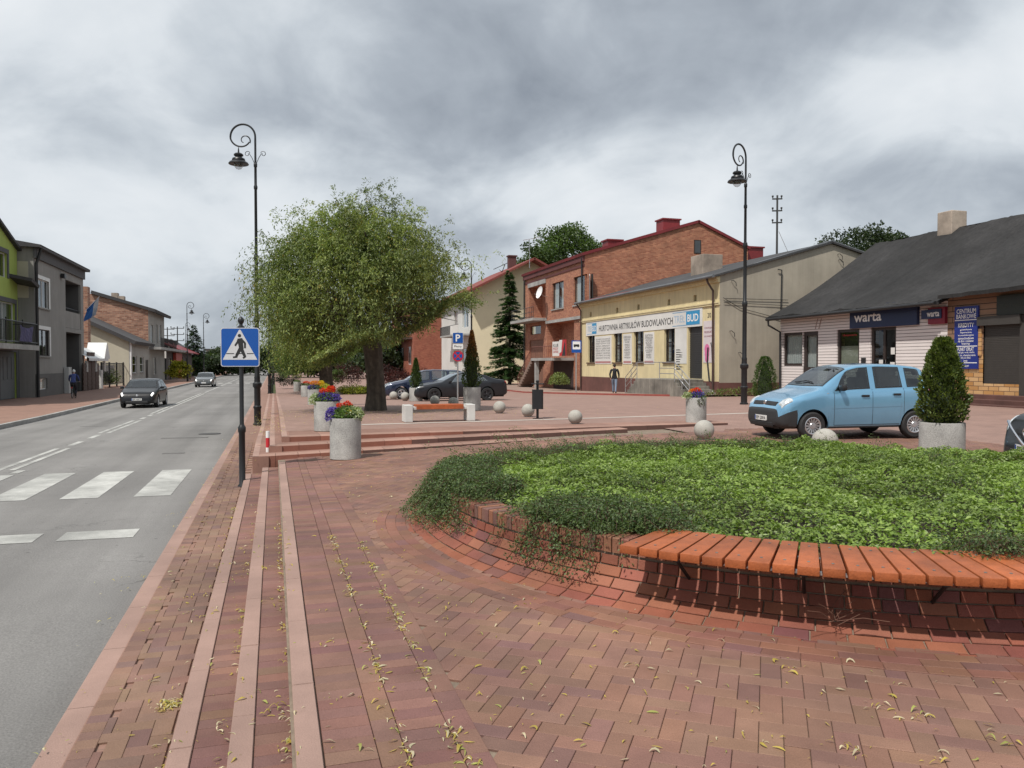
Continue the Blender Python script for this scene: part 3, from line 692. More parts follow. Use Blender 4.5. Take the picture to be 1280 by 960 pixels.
# ---- planting
def leaves(P, Dn, up, L, W, fold=.25):
    """P base points, Dn leaf axis (unit), up normals, L/W sizes -> folded diamond leaves (2 quads: left and right half)"""
    n = len(P); side = np.cross(Dn, up); side /= np.linalg.norm(side, axis=1, keepdims=True)+1e-9; nr = np.cross(side, Dn)
    L = np.asarray(L).reshape(-1, 1); W = np.asarray(W).reshape(-1, 1)
    tip = P+Dn*L; mid = P+Dn*L*.5
    l = mid-side*W*.5+nr*W*fold; r = mid+side*W*.5+nr*W*fold; m2 = P+Dn*L*.02
    V = np.stack([m2, r, tip, l], 1).reshape(-1, 3); F_ = np.arange(n*4).reshape(n, 4)
    return V, F_
def rdir(n, zmin=-.2, zmax=1):
    a = rng.uniform(0, 2*PI, n); z = rng.uniform(zmin, zmax, n); r = np.sqrt(np.maximum(0, 1-z*z)); return np.stack([r*np.cos(a), r*np.sin(a), z], 1)
def norm(v): return v/(np.linalg.norm(v, axis=1, keepdims=True)+1e-9)
def smoothn(x, y, s, seed):
    r = np.random.default_rng(seed); z = 0
    for k in range(7):
        a = r.uniform(0, 2*PI); f = s*r.uniform(.6, 1.8); ph = r.uniform(0, 2*PI); z = z+np.sin((x*np.cos(a)+y*np.sin(a))*f+ph)
    return z/3.2
def ground_height(r, a):
    x, y = r*np.cos(a), r*np.sin(a)
    return .425+.045*np.clip(1-(r/3.9)**3, 0, 1)+.036*smoothn(x, y, 3.2, 3)+.034*smoothn(x, y, 9, 4)+.02*smoothn(x, y, 17, 5)
CA = -R_(16.9)
def periwinkle():
    n = 150000; r = 3.98*np.sqrt(rng.uniform(0, 1, n)); a = rng.uniform(0, 2*PI, n)
    # the bench covers the inner edge in front; keep the leaves behind the slats
    ac = (a-CA) % (2*PI); front = (ac > R_(233)) & (ac < R_(304)); keep = ~(front & (r > 3.80+rng.normal(0, .05, n)))
    left = (ac > R_(176)) & (ac < R_(233)); keep &= ~(left & (r > 3.72+rng.normal(0, .1, n)))
    r, a = r[keep], a[keep]; n = len(r); x, y = r*np.cos(a), r*np.sin(a)
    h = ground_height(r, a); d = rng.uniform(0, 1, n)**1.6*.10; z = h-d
    ax = rdir(n, -.15, .75); up = norm(rdir(n, .35, 1)+np.array([0, 0, .5]))
    L = rng.uniform(.022, .056, n); W = L*rng.uniform(.42, .6, n)
    V, F_ = leaves(np.stack([x, y, z], 1)-ax*L[:, None]*.5, ax, up, L, W, .12)
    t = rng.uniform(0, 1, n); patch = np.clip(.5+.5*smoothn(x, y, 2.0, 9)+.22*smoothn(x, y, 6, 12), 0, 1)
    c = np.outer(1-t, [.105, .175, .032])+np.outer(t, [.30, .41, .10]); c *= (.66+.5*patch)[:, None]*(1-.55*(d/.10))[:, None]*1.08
    pale = rng.uniform(0, 1, n) < .045; c[pale] = np.array([.36, .44, .20])*rng.uniform(.7, 1.1, (pale.sum(), 1))
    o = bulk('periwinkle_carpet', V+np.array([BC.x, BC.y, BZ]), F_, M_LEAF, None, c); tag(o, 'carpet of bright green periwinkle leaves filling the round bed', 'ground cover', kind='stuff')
periwinkle()
M_TWIG = pm('twig', (.07, .042, .025), .85, 0, .3, 20)
def spray(stems, leaf=(.017, .030), dens=95, dark=1.0):
    """cotoneaster: each stem a list of points; tiny glossy leaves in two ranks plus side shoots"""
    VV = []; FF = []; CC = []; o = 0; tb = MB()
    for st in stems:
        st = np.array(st); seg = np.linalg.norm(np.diff(st, axis=0), axis=1); Ls = seg.sum()
        cum = np.concatenate([[0], np.cumsum(seg)])
        tb.tube(st[::2] if len(st) > 6 else st, list(np.linspace(.0028, .0010, len(st[::2] if len(st) > 6 else st))), 4, caps=False)
        m = int(dens*Ls); s = rng.uniform(0, Ls, m)
        P = np.stack([np.interp(s, cum, st[:, k]) for k in range(3)], 1)
        T = norm(np.stack([np.interp(np.minimum(s+.03, Ls), cum, st[:, k])-np.interp(np.maximum(s-.03, 0), cum, st[:, k]) for k in range(3)], 1))
        sidev = norm(np.cross(T, np.array([0, 0, 1.0])+rng.normal(0, .35, (m, 3)))); sg = rng.choice([-1, 1], m)[:, None]
        P = P+sidev*sg*rng.uniform(0, .06, (m, 1))+rng.normal(0, .010, (m, 3))
        D = norm(sidev*sg+T*.8+rng.normal(0, .4, (m, 3))); up = norm(np.array([0, 0, 1.0])+rng.normal(0, .5, (m, 3)))
        L = rng.uniform(*leaf, m); V, F_ = leaves(P, D, up, L, L*.55, .1); VV.append(V); FF.append(F_+o); o += len(V)
        t = rng.uniform(0, 1, m)
        c = np.outer(1-t, [.038, .068, .026])+np.outer(t, [.145, .205, .075]); CC.append(c*dark)
    return np.concatenate(VV), np.concatenate(FF), np.concatenate(CC), tb
SHRUBS = []
def shrub(name, label, stems, **k):
    V, F_, C, tb = spray(stems, **k)
    t = thing(name, label, 'shrub', (BC.x, BC.y, BZ), group='cotoneaster shrubs around the bed')
    bulk('foliage', V, F_, M_LEAF, t, C); so_ = tb.build('stems', M_TWIG, t, smooth=True, fix=False); so_['kind'] = 'stuff'; SHRUBS.append(t)
def pol(r, a, z): return (r*math.cos(a), r*math.sin(a), z)
def wall_z(r):                                             # surface height of wall at radius r (0 outside)
    if r < TOPR+.05: return TOPZ
    q = (r-TOPR-.04)/.42
    return 0 if q >= 1 else .275*(1-math.sin(math.acos(max(0, 1-q))))
def spill(ac0, ac1, n, reach, drop, r0=(3.2, 3.9), lift=.12, taper=0):
    st = []
    for _ in range(n):
        u = random.random(); a = R_(lerp(ac0, ac1, u))+CA; k = math.sin(PI*min(max(u, .06), .94))**.6
        ra = random.uniform(*r0); rr = ra+random.uniform(.35, 1)*reach*k*(1-taper*u)+.15*(1-taper*u); z0 = .42+random.uniform(-.02, .05); pts = []; w = random.uniform(-.10, .10); pk = random.uniform(.35, 1)*lift
        for i in range(11):
            t = i/10; r = lerp(ra, rr, t); aa = a+w*t; hgt = z0+pk*math.sin(PI*min(1, t*1.15))-max(0, t-.35)*drop*random.uniform(.85, 1.1)
            floor_ = wall_z(r)+random.uniform(.015, .14)*(1.0 if r > TOPR else .5); pts.append(pol(r+random.gauss(0, .012), aa+random.gauss(0, .003), max(hgt, floor_)))
        st.append(pts)
    return st
def sprig(ac, r, l, lean, n=1):
    st = []
    for _ in range(n):
        a = R_(ac+random.uniform(-3, 3))+CA; rr = r+random.uniform(-.25, .2); x, y, z = pol(rr, a, .45); pts = []
        dx, dy = math.cos(a)*lean+random.gauss(0, .25), math.sin(a)*lean+random.gauss(0, .25); ll = l*random.uniform(.6, 1.15)
        for i in range(7):
            t = i/6; pts.append((x+dx*ll*t*t+random.gauss(0, .006), y+dy*ll*t*t+random.gauss(0, .006), z+ll*(t-.38*t*t)))
        st.append(pts)
    return st
shrub('cotoneaster', 'dark green cotoneaster spilling over the left end of the bed down to the paving', spill(170, 203, 520, .50, .62, r0=(3.4, 3.92)), dens=165)
shrub('cotoneaster', 'dark cotoneaster hanging over the brick wall just left of the curved bench', spill(216.5, 235, 270, .60, .62, r0=(3.3, 3.85), taper=.9), dens=170)
shrub('cotoneaster', 'low dark cotoneaster fringe with bare shoots along the far rim of the bed', spill(70, 172, 520, .22, .3, r0=(3.3, 3.95), lift=.05)+sum([sprig(random.uniform(60, 190), 3.7, .26, .6) for _ in range(60)], []), dens=95)
shrub('cotoneaster', 'dark cotoneaster clump at the right end of the curved bench', spill(262.5, 269, 70, .0, .1, r0=(3.45, 3.9), lift=.12), dens=110)
shrub('cotoneaster', 'scattered dark cotoneaster tufts pushing up through the bright green carpet', sum([sprig(random.uniform(0, 360), random.uniform(.8, 3.4), .17, .5, 4) for _ in range(46)], []), dens=140)
shrub('cotoneaster', 'tall brownish cotoneaster shoots at the left rear of the bed', sum([sprig(a, 3.6, .46, .8, 3) for a in (150, 158, 165, 178, 186)], []), dens=80, dark=1.15)
# dry stalk and tuft caught under the bench
t = MB()
ctr = on_z(1045, 772, .12)-Vector((BC.x, BC.y, 0)); 
for i in range(15):
    p = Vector((ctr.x, ctr.y, .12))+Vector((random.gauss(0, .03), random.gauss(0, .03), random.gauss(0, .02))); q = p+Vector((random.gauss(.05, .12), random.gauss(-.02, .08), random.uniform(-.02, .15)))
    t.tube([p, (p+q)/2+Vector((0, 0, .02)), q], .0022, 4, caps=False)
o = t.build('dry_stalk', pm('dry_stem', (.12, .055, .035), .8), None); o.location = (BC.x, BC.y, 0); tag(o, 'tangle of dry reddish stalks below the curved bench', 'dry stalks')

def squash(o, wpos):
    me = o.data; n = len(me.vertices); a = np.empty(n*3, np.float32); me.vertices.foreach_get('co', a); a = a.reshape(-1, 3); f = np.array([FWD.x, FWD.y]); c = np.array([BC.x, BC.y]) if wpos else np.zeros(2)
    t = np.maximum((a[:, :2]-c)@f, 0); a[:, :2] -= t[:, None]*f*(1-SQ); me.vertices.foreach_set('co', a.ravel()); me.update()
for o in list(bed.children)+[c for t in SHRUBS for c in t.children]: squash(o, False)
squash(bpy.data.objects['periwinkle_carpet'], True)
# ---- fallen willow leaves
def litter():
    P = []; 
    def line(xf, y0, y1, n, sp, clump=.5):
        k = 0
        while k < n:
            y = y0+(y1-y0)*random.random()**1.25; m = 1 if random.random() > clump else random.randint(2, 9); 
            for _ in range(m):
                P.append((xf(y)+random.gauss(0, sp), y+random.gauss(0, .05))); k += 1
    line(lambda y: .055, 2.3, 9, 330, .022); line(lambda y: .505, 2.4, 7.5, 340, .018, .45); line(lambda y: .73, 2.4, 7.2, 320, .022, .45); line(lambda y: -.10, 2.4, 8, 70, .08); line(lambda y: -.235, 2.4, 11, 170, .02)
    line(lambda y: -.36, 2.4, 9, 80, .07); line(lambda y: -.53, 2.4, 12, 210, .03); line(lambda y: -.8, 2.4, 12, 60, .13); line(lambda y: -1.08, 3, 24, 150, .09); line(lambda y: .3, 2.4, 9, 30, .08); line(lambda y: -1.35, 4, 24, 40, .12)
    for (px, py, m, s) in ((212, 880, 60, .035), (210, 885, 40, .03), (350, 860, 16, .03), (338, 945, 14, .04), (800, 835, 6, .03), (990, 838, 8, .03), (1100, 886, 9, .05), (1155, 897, 9, .03), (1070, 940, 8, .03), (950, 925, 5, .03), (1255, 925, 6, .03)):
        p = G(px, py)
        for _ in range(m): P.append((p.x+random.gauss(0, s), p.y+random.gauss(0, s)))
    for _ in range(520):
        x, y = random.uniform(.9, 5.5), 2.2+6*random.random()**1.5
        if (x-BC.x)**2+(y-BC.y)**2 > 4.6**2: P.append((x, y))
    for _ in range(230): P.append((random.uniform(.9, 2.2), random.uniform(8, 14)) if random.random() < .5 else (random.uniform(.9, 3), random.uniform(2.4, 6)))
    for _ in range(2300):
        x, y = random.gauss(2.6, 2.6), random.gauss(23.0, 1.7)
        if x > .2 and y > 17.2: P.append((x, y))
    for _ in range(500): P.append((random.uniform(-.5, .25), random.gauss(20, 2.4)))
    V = []; Fc = []; C = []
    for (x, y) in P:
        if -.49 < x < .08 and y < NS_END:
            k = 1 if x > -.205 else 2; z = zst(k, y)
        elif x < -.49: z = zg(x, y)
        else: z = zg(x, y)
        L = random.choice((random.uniform(.012, .03), random.uniform(.03, .058))); w = L*random.uniform(.06, .14); a = random.uniform(0, 2*PI); cur = random.uniform(-3.0, 3.0); lift = random.uniform(.0, .35)*L; z += .0055
        tone = random.random(); f = random.uniform(.75, 1.15); col = (.50*f, .40*f, .09*f) if tone < .5 else ((.62*f, .56*f, .38*f) if tone < .85 else (.40*f, .42*f, .12*f)); n = 5
        px, py = x, y; o = len(V)
        for i in range(n):
            t = i/(n-1); ww = w*math.sin(PI*(.08+.84*t)); aa = a+cur*t; nx, ny = -math.sin(aa), math.cos(aa); zz = z+lift*math.sin(PI*t)
            V.append((px-nx*ww, py-ny*ww, zz)); V.append((px+nx*ww, py+ny*ww, zz+ww*.5)); px += math.cos(aa)*L/(n-1); py += math.sin(aa)*L/(n-1)
        for i in range(n-1): Fc.append((o+2*i, o+2*i+1, o+2*i+3, o+2*i+2)); C.append(col)
    o = bulk('fallen_leaves', V, Fc, M_LEAF, None, np.array(C)); tag(o, 'yellow and cream fallen willow leaves scattered over the paving', 'fallen leaves', kind='stuff')
litter()
# ================================================================== street furniture
M_BLUE = pm('sign_blue', (.005, .075, .33), .35, 0, .05, 3)
M_SGREY = pm('sign_white', (.55, .555, .57), .4, 0, .05, 3)
M_RED = pm('sign_red', (.50, .014, .02), .4, 0, .08, 3)
def flat(b2, M, name, mat, parent, z=0):
    b = MB(); b.merge(b2, M @ Matrix.Translation((0, 0, z))); return b.build(name, mat, parent, fix=False)
def polys(*ps):
    b = MB()
    for p in ps: b.poly([(x, y, 0) for x, y in p])
    return b
def disc(r, n=28, cx=0, cy=0): return [(cx+r*math.cos(2*PI*i/n), cy+r*math.sin(2*PI*i/n)) for i in range(n)]
def rrect(w, h, r, n=5):
    out = []
    for (sx, sy_, a0) in ((1, 1, 0), (-1, 1, PI/2), (-1, -1, PI), (1, -1, 1.5*PI)):
        for i in range(n+1):
            a = a0+PI/2*i/n; out.append((sx*(w/2-r)+r*math.cos(a), sy_*(h/2-r)+r*math.sin(a)))
    return out
def limb(a, b, wa, wb):
    a, b = Vector(a), Vector(b); d = (b-a).normalized(); n = Vector((-d.y, d.x)); return [tuple(a+n*wa/2), tuple(a-n*wa/2), tuple(b-n*wb/2), tuple(b+n*wb/2)]
# --- pedestrian crossing sign
def crossing_sign():
    g = on_z(303, 609, -.435); top = 1.6+(455-403)*12.75/F
    t = thing('pedestrian_sign', 'blue square pedestrian crossing sign on a slim black post with finial', 'road sign', g)
    b = MB(); H = 2.62
    b.lathe([(.075, 0), (.075, .03), (.05, .06), (.05, .9), (.062, .92), (.064, .99), (.045, 1.02), (.035, 1.05), (.035, H-.06), (.05, H-.05), (.055, H-.02), (.03, H)], 14)
    b.build('post', M_IRON, t, smooth=True)
    b = MB(); b.lathe([(.028, 0), (.06, .01), (.056, .03), (.03, .05), (.026, .07), (.046, .1), (.052, .13), (.042, .165), (.015, .19), (.004, .2)], 14, (0, 0, H)); b.build('finial', M_IRON, t, smooth=True)
    out = Vector((-.30, -.95, 0)).normalized(); zc = 2.31; c = out*.055+Vector((0, 0, zc)); M = face_mat(c, out); w = .635
    b = MB(); e = MB(); e.prism(rrect(w, w, .04), 'z', -.016, 0); b.merge(e, M); p = b.build('sign_board', pm('sign_alu', (.62, .63, .65), .4, .5), t)
    flat(polys(rrect(w-.025, w-.025, .035)), M, 'blue_face', M_BLUE, p, .002)
    tri = [(-.285, -.205), (.285, -.205), (.012, .285), (-.012, .285)]
    flat(polys(tri), M, 'triangle', M_SGREY, p, .004)
    fig = polys(disc(.028, 18, -.005, .19), limb((.0, .145), (.025, -.03), .085, .075), limb((.012, -.015), (-.05, -.125), .06, .045), limb((-.048, -.11), (-.062, -.17), .045, .035), limb((-.062, -.158), (-.115, -.166), .03, .026),
                limb((.022, -.02), (.085, -.16), .06, .042), limb((.092, -.15), (.05, -.178), .028, .026), limb((-.02, .125), (-.045, .07), .035, .032), limb((-.045, .075), (-.08, .025), .032, .026), limb((.025, .13), (.085, .065), .036, .032), limb((.085, .07), (.083, -.015), .032, .028))
    b = MB()
    for i, f in enumerate(fig.f): b.poly([(fig.v[k][0], fig.v[k][1], .0002*i) for k in f])
    flat(b, M, 'walker_figure', M_BLACK, p, .006)
    for a_, b_ in ((-.225, -.095), (-.025, .045), (.115, .225)): flat(polys(limb((a_, -.105), (b_, -.105), .014, .014)), M, 'crossing_line', M_BLACK, p, .005)
    b = MB(); b.obox(c-out*.03, (.16, .03, .03), M.to_3x3() @ Matrix.Rotation(PI/2, 3, 'X')); b.build('clamp', M_IRON, t)
crossing_sign()
# --- red and white bollard post
g = on_z(335, 583, -.34)
t = thing('bollard_post', 'slim red and white banded post at the foot of the steps', 'bollard', g)
b = MB(); z = 0
for i, (h, c) in enumerate(((.17, (.5, .02, .03)), (.19, (.75, .75, .74)), (.185, (.5, .02, .03)), (.125, (.75, .75, .74)))):
    b.lathe([(.036, z), (.036, z+h)], 14, col=c, capb=False, capt=(i == 3)); z += h
b.build('post', M_COLR, t, smooth=True)

# --- lamps
def spiral(cx, cz, r0, r1, a0, a1, n, d=(1, 0)):
    return [(d[0]*(cx+lerp(r0, r1, i/n)*math.cos(lerp(a0, a1, i/n))), d[1]*(cx+lerp(r0, r1, i/n)*math.cos(lerp(a0, a1, i/n))), cz+lerp(r0, r1, i/n)*math.sin(lerp(a0, a1, i/n))) for i in range(n+1)]
M_GLOBE = glassmat('lamp_glass', (.95, .95, .95), .8, .05)
def lantern(parent, c, s=1.0, hi=True):
    n = 18 if hi else 10
    b = MB(); b.lathe([(.02, .22), (.03, .10), (.12, .07), (.16, .03), (.15, -.01), (.11, -.03), (.11, -.06), (.20, -.10), (.22, -.15), (.20, -.17), (.30, -.23), (.335, -.28), (.325, -.30), (.27, -.285)], n, c, capb=False, capt=True)
    b.build('lamp_shade', M_IRON, parent, smooth=True)
    b = MB(); b.lathe([(.15, -.285), (.15, -.32), (.13, -.39), (.08, -.45), (.01, -.475)], n, c, capb=True); b.build('lamp_glass', M_GLOBE, parent, smooth=True)
def lamp(label, base, H=10.0, yaw=PI, second=None, hi=True, ref=None):
    t = thing('street_lamp', label, 'street lamp', base, group='black scroll-top street lamps')
    b = MB(); n = 16 if hi else 8
    b.lathe([(.15, 0), (.15, .05), (.115, .07), (.115, .55), (.135, .58), (.135, .63), (.105, .66), (.105, 1.25), (.12, 1.28), (.15, 1.32), (.15, 1.42), (.10, 1.47), (.095, 1.6), (.10, 1.63), (.08, 1.7), (.075, 3.5), (.09, 3.53), (.10, 3.6), (.09, 3.68), (.065, 3.72), (.06, 5.6), (.075, 5.62), (.085, 5.7), (.075, 5.78), (.05, 5.8), (.045, H-2.2), (.06, H-2.18), (.065, H-2.1), (.045, H-2.05), (.042, H-1.45), (.058, H-1.43), (.06, H-1.33), (.04, H-1.3)], n)
    b.build('pole', M_IRON, t, smooth=True)
    d = (math.cos(yaw), math.sin(yaw)); R = .42
    b = MB()
    pl_ = lambda x, z: (d[0]*x, d[1]*x, z)
    main = [pl_(0, H-1.35), pl_(0, H-R-.12)]+[pl_(R-R*math.cos(a), H-R+R*math.sin(a)) for a in np.linspace(.0, PI, 20)]
    main += [pl_(R+.0+r*math.cos(a), H-R-.02+r*math.sin(a)*.92) for a, r in zip(np.linspace(-.12, -PI*.78, 14), np.linspace(R, R*.66, 14))]
    main += [pl_(R-.06+r*math.cos(a), H-R-.12+r*math.sin(a)) for a, r in zip(np.linspace(-PI*.86, -PI*2.35, 18), np.linspace(.20, .085, 18))]
    b.tube(main, [.036]*2+[.033]*20+list(np.linspace(.030, .025, 14))+list(np.linspace(.024, .014, 18)), 8)
    b.build('scroll_arm', M_IRON, t, smooth=True)
    if hi:
        for sgn in (1, -1):
            b = MB(); k = .24; c = (sgn*.30, H-1.02+(.05 if sgn > 0 else 0)); pts = [(0, 0, H-1.45)]+[(d[0]*sgn*x, d[1]*sgn*x, z) for x, z in ((.05, H-1.28), (.12, H-1.12), (.20, H-1.0))]
            pts += [(d[0]*sgn*(.27+r*math.cos(a)), d[1]*sgn*(.27+r*math.cos(a)), H-1.0+r*math.sin(a)) for a, r in zip(np.linspace(PI*.8, -PI*1.2, 14), np.linspace(.10, .035, 14))]
            b.tube(pts, .011, 6); b.build('tendril', M_IRON, t, smooth=True)
    xl = R+.15; b = MB(); b.tube([(d[0]*xl, d[1]*xl, H-R-.36), (d[0]*xl, d[1]*xl, H-.86)], .016, 6); b.build('hanger', M_IRON, t)
    lantern(t, (d[0]*xl, d[1]*xl, H-1.05), hi=hi)
    if second is not None:
        z2, yaw2 = second; e = (math.cos(yaw2), math.sin(yaw2)); b = MB()
        arc = [(0, 0, z2-.55), (e[0]*.12, e[1]*.12, z2-.25)]+[(e[0]*(.55-.42*math.cos(a)), e[1]*(.55-.42*math.cos(a)), z2-.1+.34*math.sin(a)) for a in np.linspace(.3, PI*.95, 12)]
        b.tube(arc, .024, 7); b.build('side_arm', M_IRON, t, smooth=True); lantern(t, (e[0]*.96, e[1]*.96, z2-.32), hi=hi)
    return t
g = on_z(322, 531, -.48); lamp('tall black scroll-top lamp beside the zebra crossing, nearest to the road', g, 10.2, PI+YAW*-1+.0, second=(5.35, -YAW+.5))
g = G(930, 505.5); lamp('tall black scroll-top lamp between the clipped thuja and the shop gable', g, 9.2, PI-YAW+.75)
g = on_y(583, 470, 57); g.z = zg(g.x, g.y); gg = on_y(589.5, 470, 57); lamp('distant black scroll-top lamp against the cream gable, right of the willow', (gg.x, gg.y, zg(gg.x, gg.y)), 9.9, PI-YAW)
p = on_z(337, 492, -.55); lamp('black scroll-top lamp half lost behind the left edge of the willow', (p.x, p.y, z_side(p.y)), 9.6, PI-YAW)
p = on_y(342, 480, 86); lamp('far black scroll-top lamp seen under the left willow branches', (p.x, p.y, z_side(p.y)), 9.6, PI-YAW, hi=False)
for (px, py, D, lab) in ((234.5, 378, 95, 'black scroll-top lamp on the far pavement, nearer of the two by the spruce'), (255, 391, 116, 'black scroll-top lamp on the far pavement, right of the spruce'), (232.5, 401, 142, 'smallest scroll-top lamp far along the opposite pavement')):
    d = ray(px, 470); q = CAM+d*D; lamp(lab, (q.x, q.y, z_road(q.y)+.12), 9.6, -YAW, hi=False)

# --- concrete planters, thujas, flowers
def planter(label, base, r, h, group='round concrete planters'):
    t = thing('planter', label, 'planter', base, group=group, rz=random.uniform(0, 6))
    b = MB(); b.lathe([(r*.94, 0), (r, .012), (r, h-.015), (r*.985, h), (r*.86, h), (r*.85, h-.06)], 40, capt=False); b.build('pot', M_CONC, t, smooth=True)
    b = MB(); b.lathe([(r*.86, h-.07), (.01, h-.03)], 20, capb=False, capt=False); b.build('soil', M_SOIL, t)
    return t
def leafcloud(n, c, rad, cols, L=(.03, .06), asp=.5, zmin=-.2, flat_=1, out=.7, shell=.5):
    d = rdir(n, zmin, 1); k = shell+(1-shell)*rng.uniform(0, 1, n)**.5
    P = np.array(c)+d*np.array(rad)*k[:, None]; D = norm(d*out+rng.normal(0, .5, (n, 3))); up = norm(d+rng.normal(0, .5, (n, 3)))
    l = rng.uniform(*L, n); V, F_ = leaves(P, D, up, l, l*asp, .12); t = rng.uniform(0, 1, (n, 1)); C = np.array(cols[0])*(1-t)+np.array(cols[1])*t
    return V, F_, C
def cat(parts):
    o = 0; VV, FF, CC = [], [], []
    for V, F_, C in parts: VV.append(V); FF.append(F_+o); CC.append(C); o += len(V)
    return np.concatenate(VV), np.concatenate(FF), np.concatenate(CC)
GRN = ([.05, .10, .02], [.16, .25, .07]); PALEG = ([.20, .27, .12], [.50, .55, .36]); VIO = ([.06, .035, .28], [.15, .10, .46]); REDF = ([.55, .02, .01], [.75, .09, .03]); YEL = ([.6, .42, .03], [.75, .6, .06]); ORG = ([.6, .17, .02], [.7, .32, .04])
def flowers(label, c, r, mix, s=1.0, n=420):
    """mix: list of (palette, offset xyz in radii, size in radii, count, leaf length)"""
    parts = []
    for pal, off, sz, m, l in mix:
        parts.append(leafcloud(m, (off[0]*r, off[1]*r, off[2]*r), tuple(sz_*r for sz_ in sz), pal, (l*.6, l), .6, -.5))
    V, F_, C = cat(parts); o = bulk('flowering_plants', V, F_, M_LEAF, None, C); o.location = c; o['label'] = label; o['category'] = 'flowers'; o['group'] = 'flowers in the planters'; return o
def pick(px, py, depth_base=None): return G(px, py)
r0, h0 = .275, .75
g = on_z(432, 572.5, -.085); g.z = z_plaza(g.x, g.y)
planter('washed-concrete planter standing in front of the steps, nearest of the left row', g, r0, .735); P1 = g
flowers('red and white geraniums with blue petunias in the nearest planter', (P1.x, P1.y, P1.z+.72), r0, [(GRN, (0, 0, .15), (.85, .85, .5), 900, .07), (PALEG, (.35, -.1, .2), (.75, .75, .55), 650, .06), (PALEG, (.75, -.2, .3), (.3, .3, .35), 160, .06), (VIO, (-.95, -.1, .15), (.3, .35, .55), 420, .045), (VIO, (-.7, .2, .55), (.25, .25, .2), 120, .045), (REDF, (.1, .0, .95), (.22, .2, .14), 150, .04), (REDF, (-.35, .1, .85), (.17, .15, .12), 90, .04), (REDF, (.3, .3, .8), (.2, .2, .12), 70, .04), (YEL, (.2, -.5, .42), (.22, .15, .14), 80, .04), (GRN, (.1, .1, .55), (.5, .5, .3), 260, .06)])
g = G(409, 538.5); planter('concrete planter on the terrace directly behind the nearest one', g, r0, .64)
flowers('red geraniums over violet petunias in the second planter', (g.x, g.y, g.z+.62), r0, [(GRN, (0, 0, .2), (.9, .9, .45), 700, .07), (VIO, (.3, -.2, .3), (.75, .7, .35), 700, .05), (VIO, (-.3, -.2, .35), (.5, .5, .4), 260, .05), (PALEG, (-.85, -.1, .15), (.45, .4, .5), 300, .06), (REDF, (.3, .2, .95), (.32, .3, .28), 260, .05), (REDF, (-.3, .2, .85), (.2, .2, .2), 110, .05)])
g = G(393.5, 506); planter('third concrete planter of the terrace row, under the willow branches', g, r0, .62)
flowers('orange flowers above dark violets in the third planter', (g.x, g.y, g.z+.60), r0, [(GRN, (0, 0, .2), (.9, .9, .5), 400, .08), (VIO, (-.2, -.2, .3), (.8, .7, .4), 420, .06), (ORG, (.1, .2, .9), (.75, .6, .35), 420, .06), (YEL, (.9, .2, .8), (.45, .4, .5), 250, .07)])
g = G(382, 496); planter('fourth concrete planter of the terrace row with small red flowers', g, r0, .70)
flowers('small red flowers in the fourth planter', (g.x, g.y, g.z+.68), r0, [(GRN, (0, 0, .2), (.9, .9, .5), 260, .09), (REDF, (.2, .1, .7), (.7, .6, .3), 200, .07), (([.03, .02, .05], [.08, .05, .1]), (-.6, 0, .2), (.5, .5, .4), 160, .07)])
g = G(371.5, 489.5); planter('farthest concrete planter of the terrace row', g, r0, .78)
flowers('low green plants in the farthest planter', (g.x, g.y, g.z+.76), r0, [(GRN, (0, 0, .1), (.9, .9, .4), 260, .09)])
g = G(870, 530); planter('concrete planter with flowers at the right end of the steps', g, .25, .655)
flowers('orange and violet flowers in the planter at the end of the steps', (g.x, g.y, g.z+.635), .25, [(GRN, (0, 0, .1), (.9, .9, .45), 420, .07), (VIO, (0, -.3, .25), (.7, .6, .45), 460, .05), (REDF, (.1, .1, .75), (.45, .4, .25), 200, .05), (ORG, (-.3, .2, .7), (.3, .3, .2), 90, .05), (PALEG, (-1.0, -.1, .25), (.5, .3, .35), 160, .06), (([.08, .10, .06], [.14, .15, .1]), (0, -.95, -.35), (.35, .12, .5), 120, .05)])
def thuja(label, base, r, h, n=5200, cols=([.028, .055, .012], [.095, .15, .035]), top=None, L=(.035, .075), shape=.8, name='thuja'):
    t = thing(name, label, 'thuja', base, group='thujas on the square')
    z = rng.uniform(0, 1, n)**.85; rr = r*np.minimum(1, (1.02-z)**shape*1.15)*np.minimum(1, .55+z*5)
    a = rng.uniform(0, 2*PI, n); k = .72+.28*rng.uniform(0, 1, n)+.10*np.sin(a*5+z*19)+.07*np.sin(a*3-z*31)
    d = np.stack([np.cos(a), np.sin(a), np.full(n, .35)], 1)
    P = np.stack([rr*k*np.cos(a), rr*k*np.sin(a), z*h], 1); D = norm(np.stack([np.cos(a)*.7, np.sin(a)*.7, np.full(n, .8)], 1)+rng.normal(0, .35, (n, 3))); up = norm(d+rng.normal(0, .6, (n, 3)))
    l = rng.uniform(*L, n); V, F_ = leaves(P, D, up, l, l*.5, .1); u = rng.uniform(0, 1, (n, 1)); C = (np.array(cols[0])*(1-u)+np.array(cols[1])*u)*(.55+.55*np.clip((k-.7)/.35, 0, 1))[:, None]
    if top is not None:
        q = np.clip((z-.42)*2.6+rng.normal(0, .25, n), 0, 1)[:, None]; C = C*(1-q)+np.array(top)*rng.uniform(.6, 1.2, (n, 1))*q
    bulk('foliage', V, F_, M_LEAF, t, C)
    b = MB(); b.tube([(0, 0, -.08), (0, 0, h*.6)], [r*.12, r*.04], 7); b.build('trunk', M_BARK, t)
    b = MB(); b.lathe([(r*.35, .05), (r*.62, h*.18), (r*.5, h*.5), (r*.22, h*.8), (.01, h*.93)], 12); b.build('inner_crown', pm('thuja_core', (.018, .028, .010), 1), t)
    return t
g = G(1177, 572.5); PB = g; planter('large concrete planter holding the tall thuja in front of the blue car', g, .345, .60)
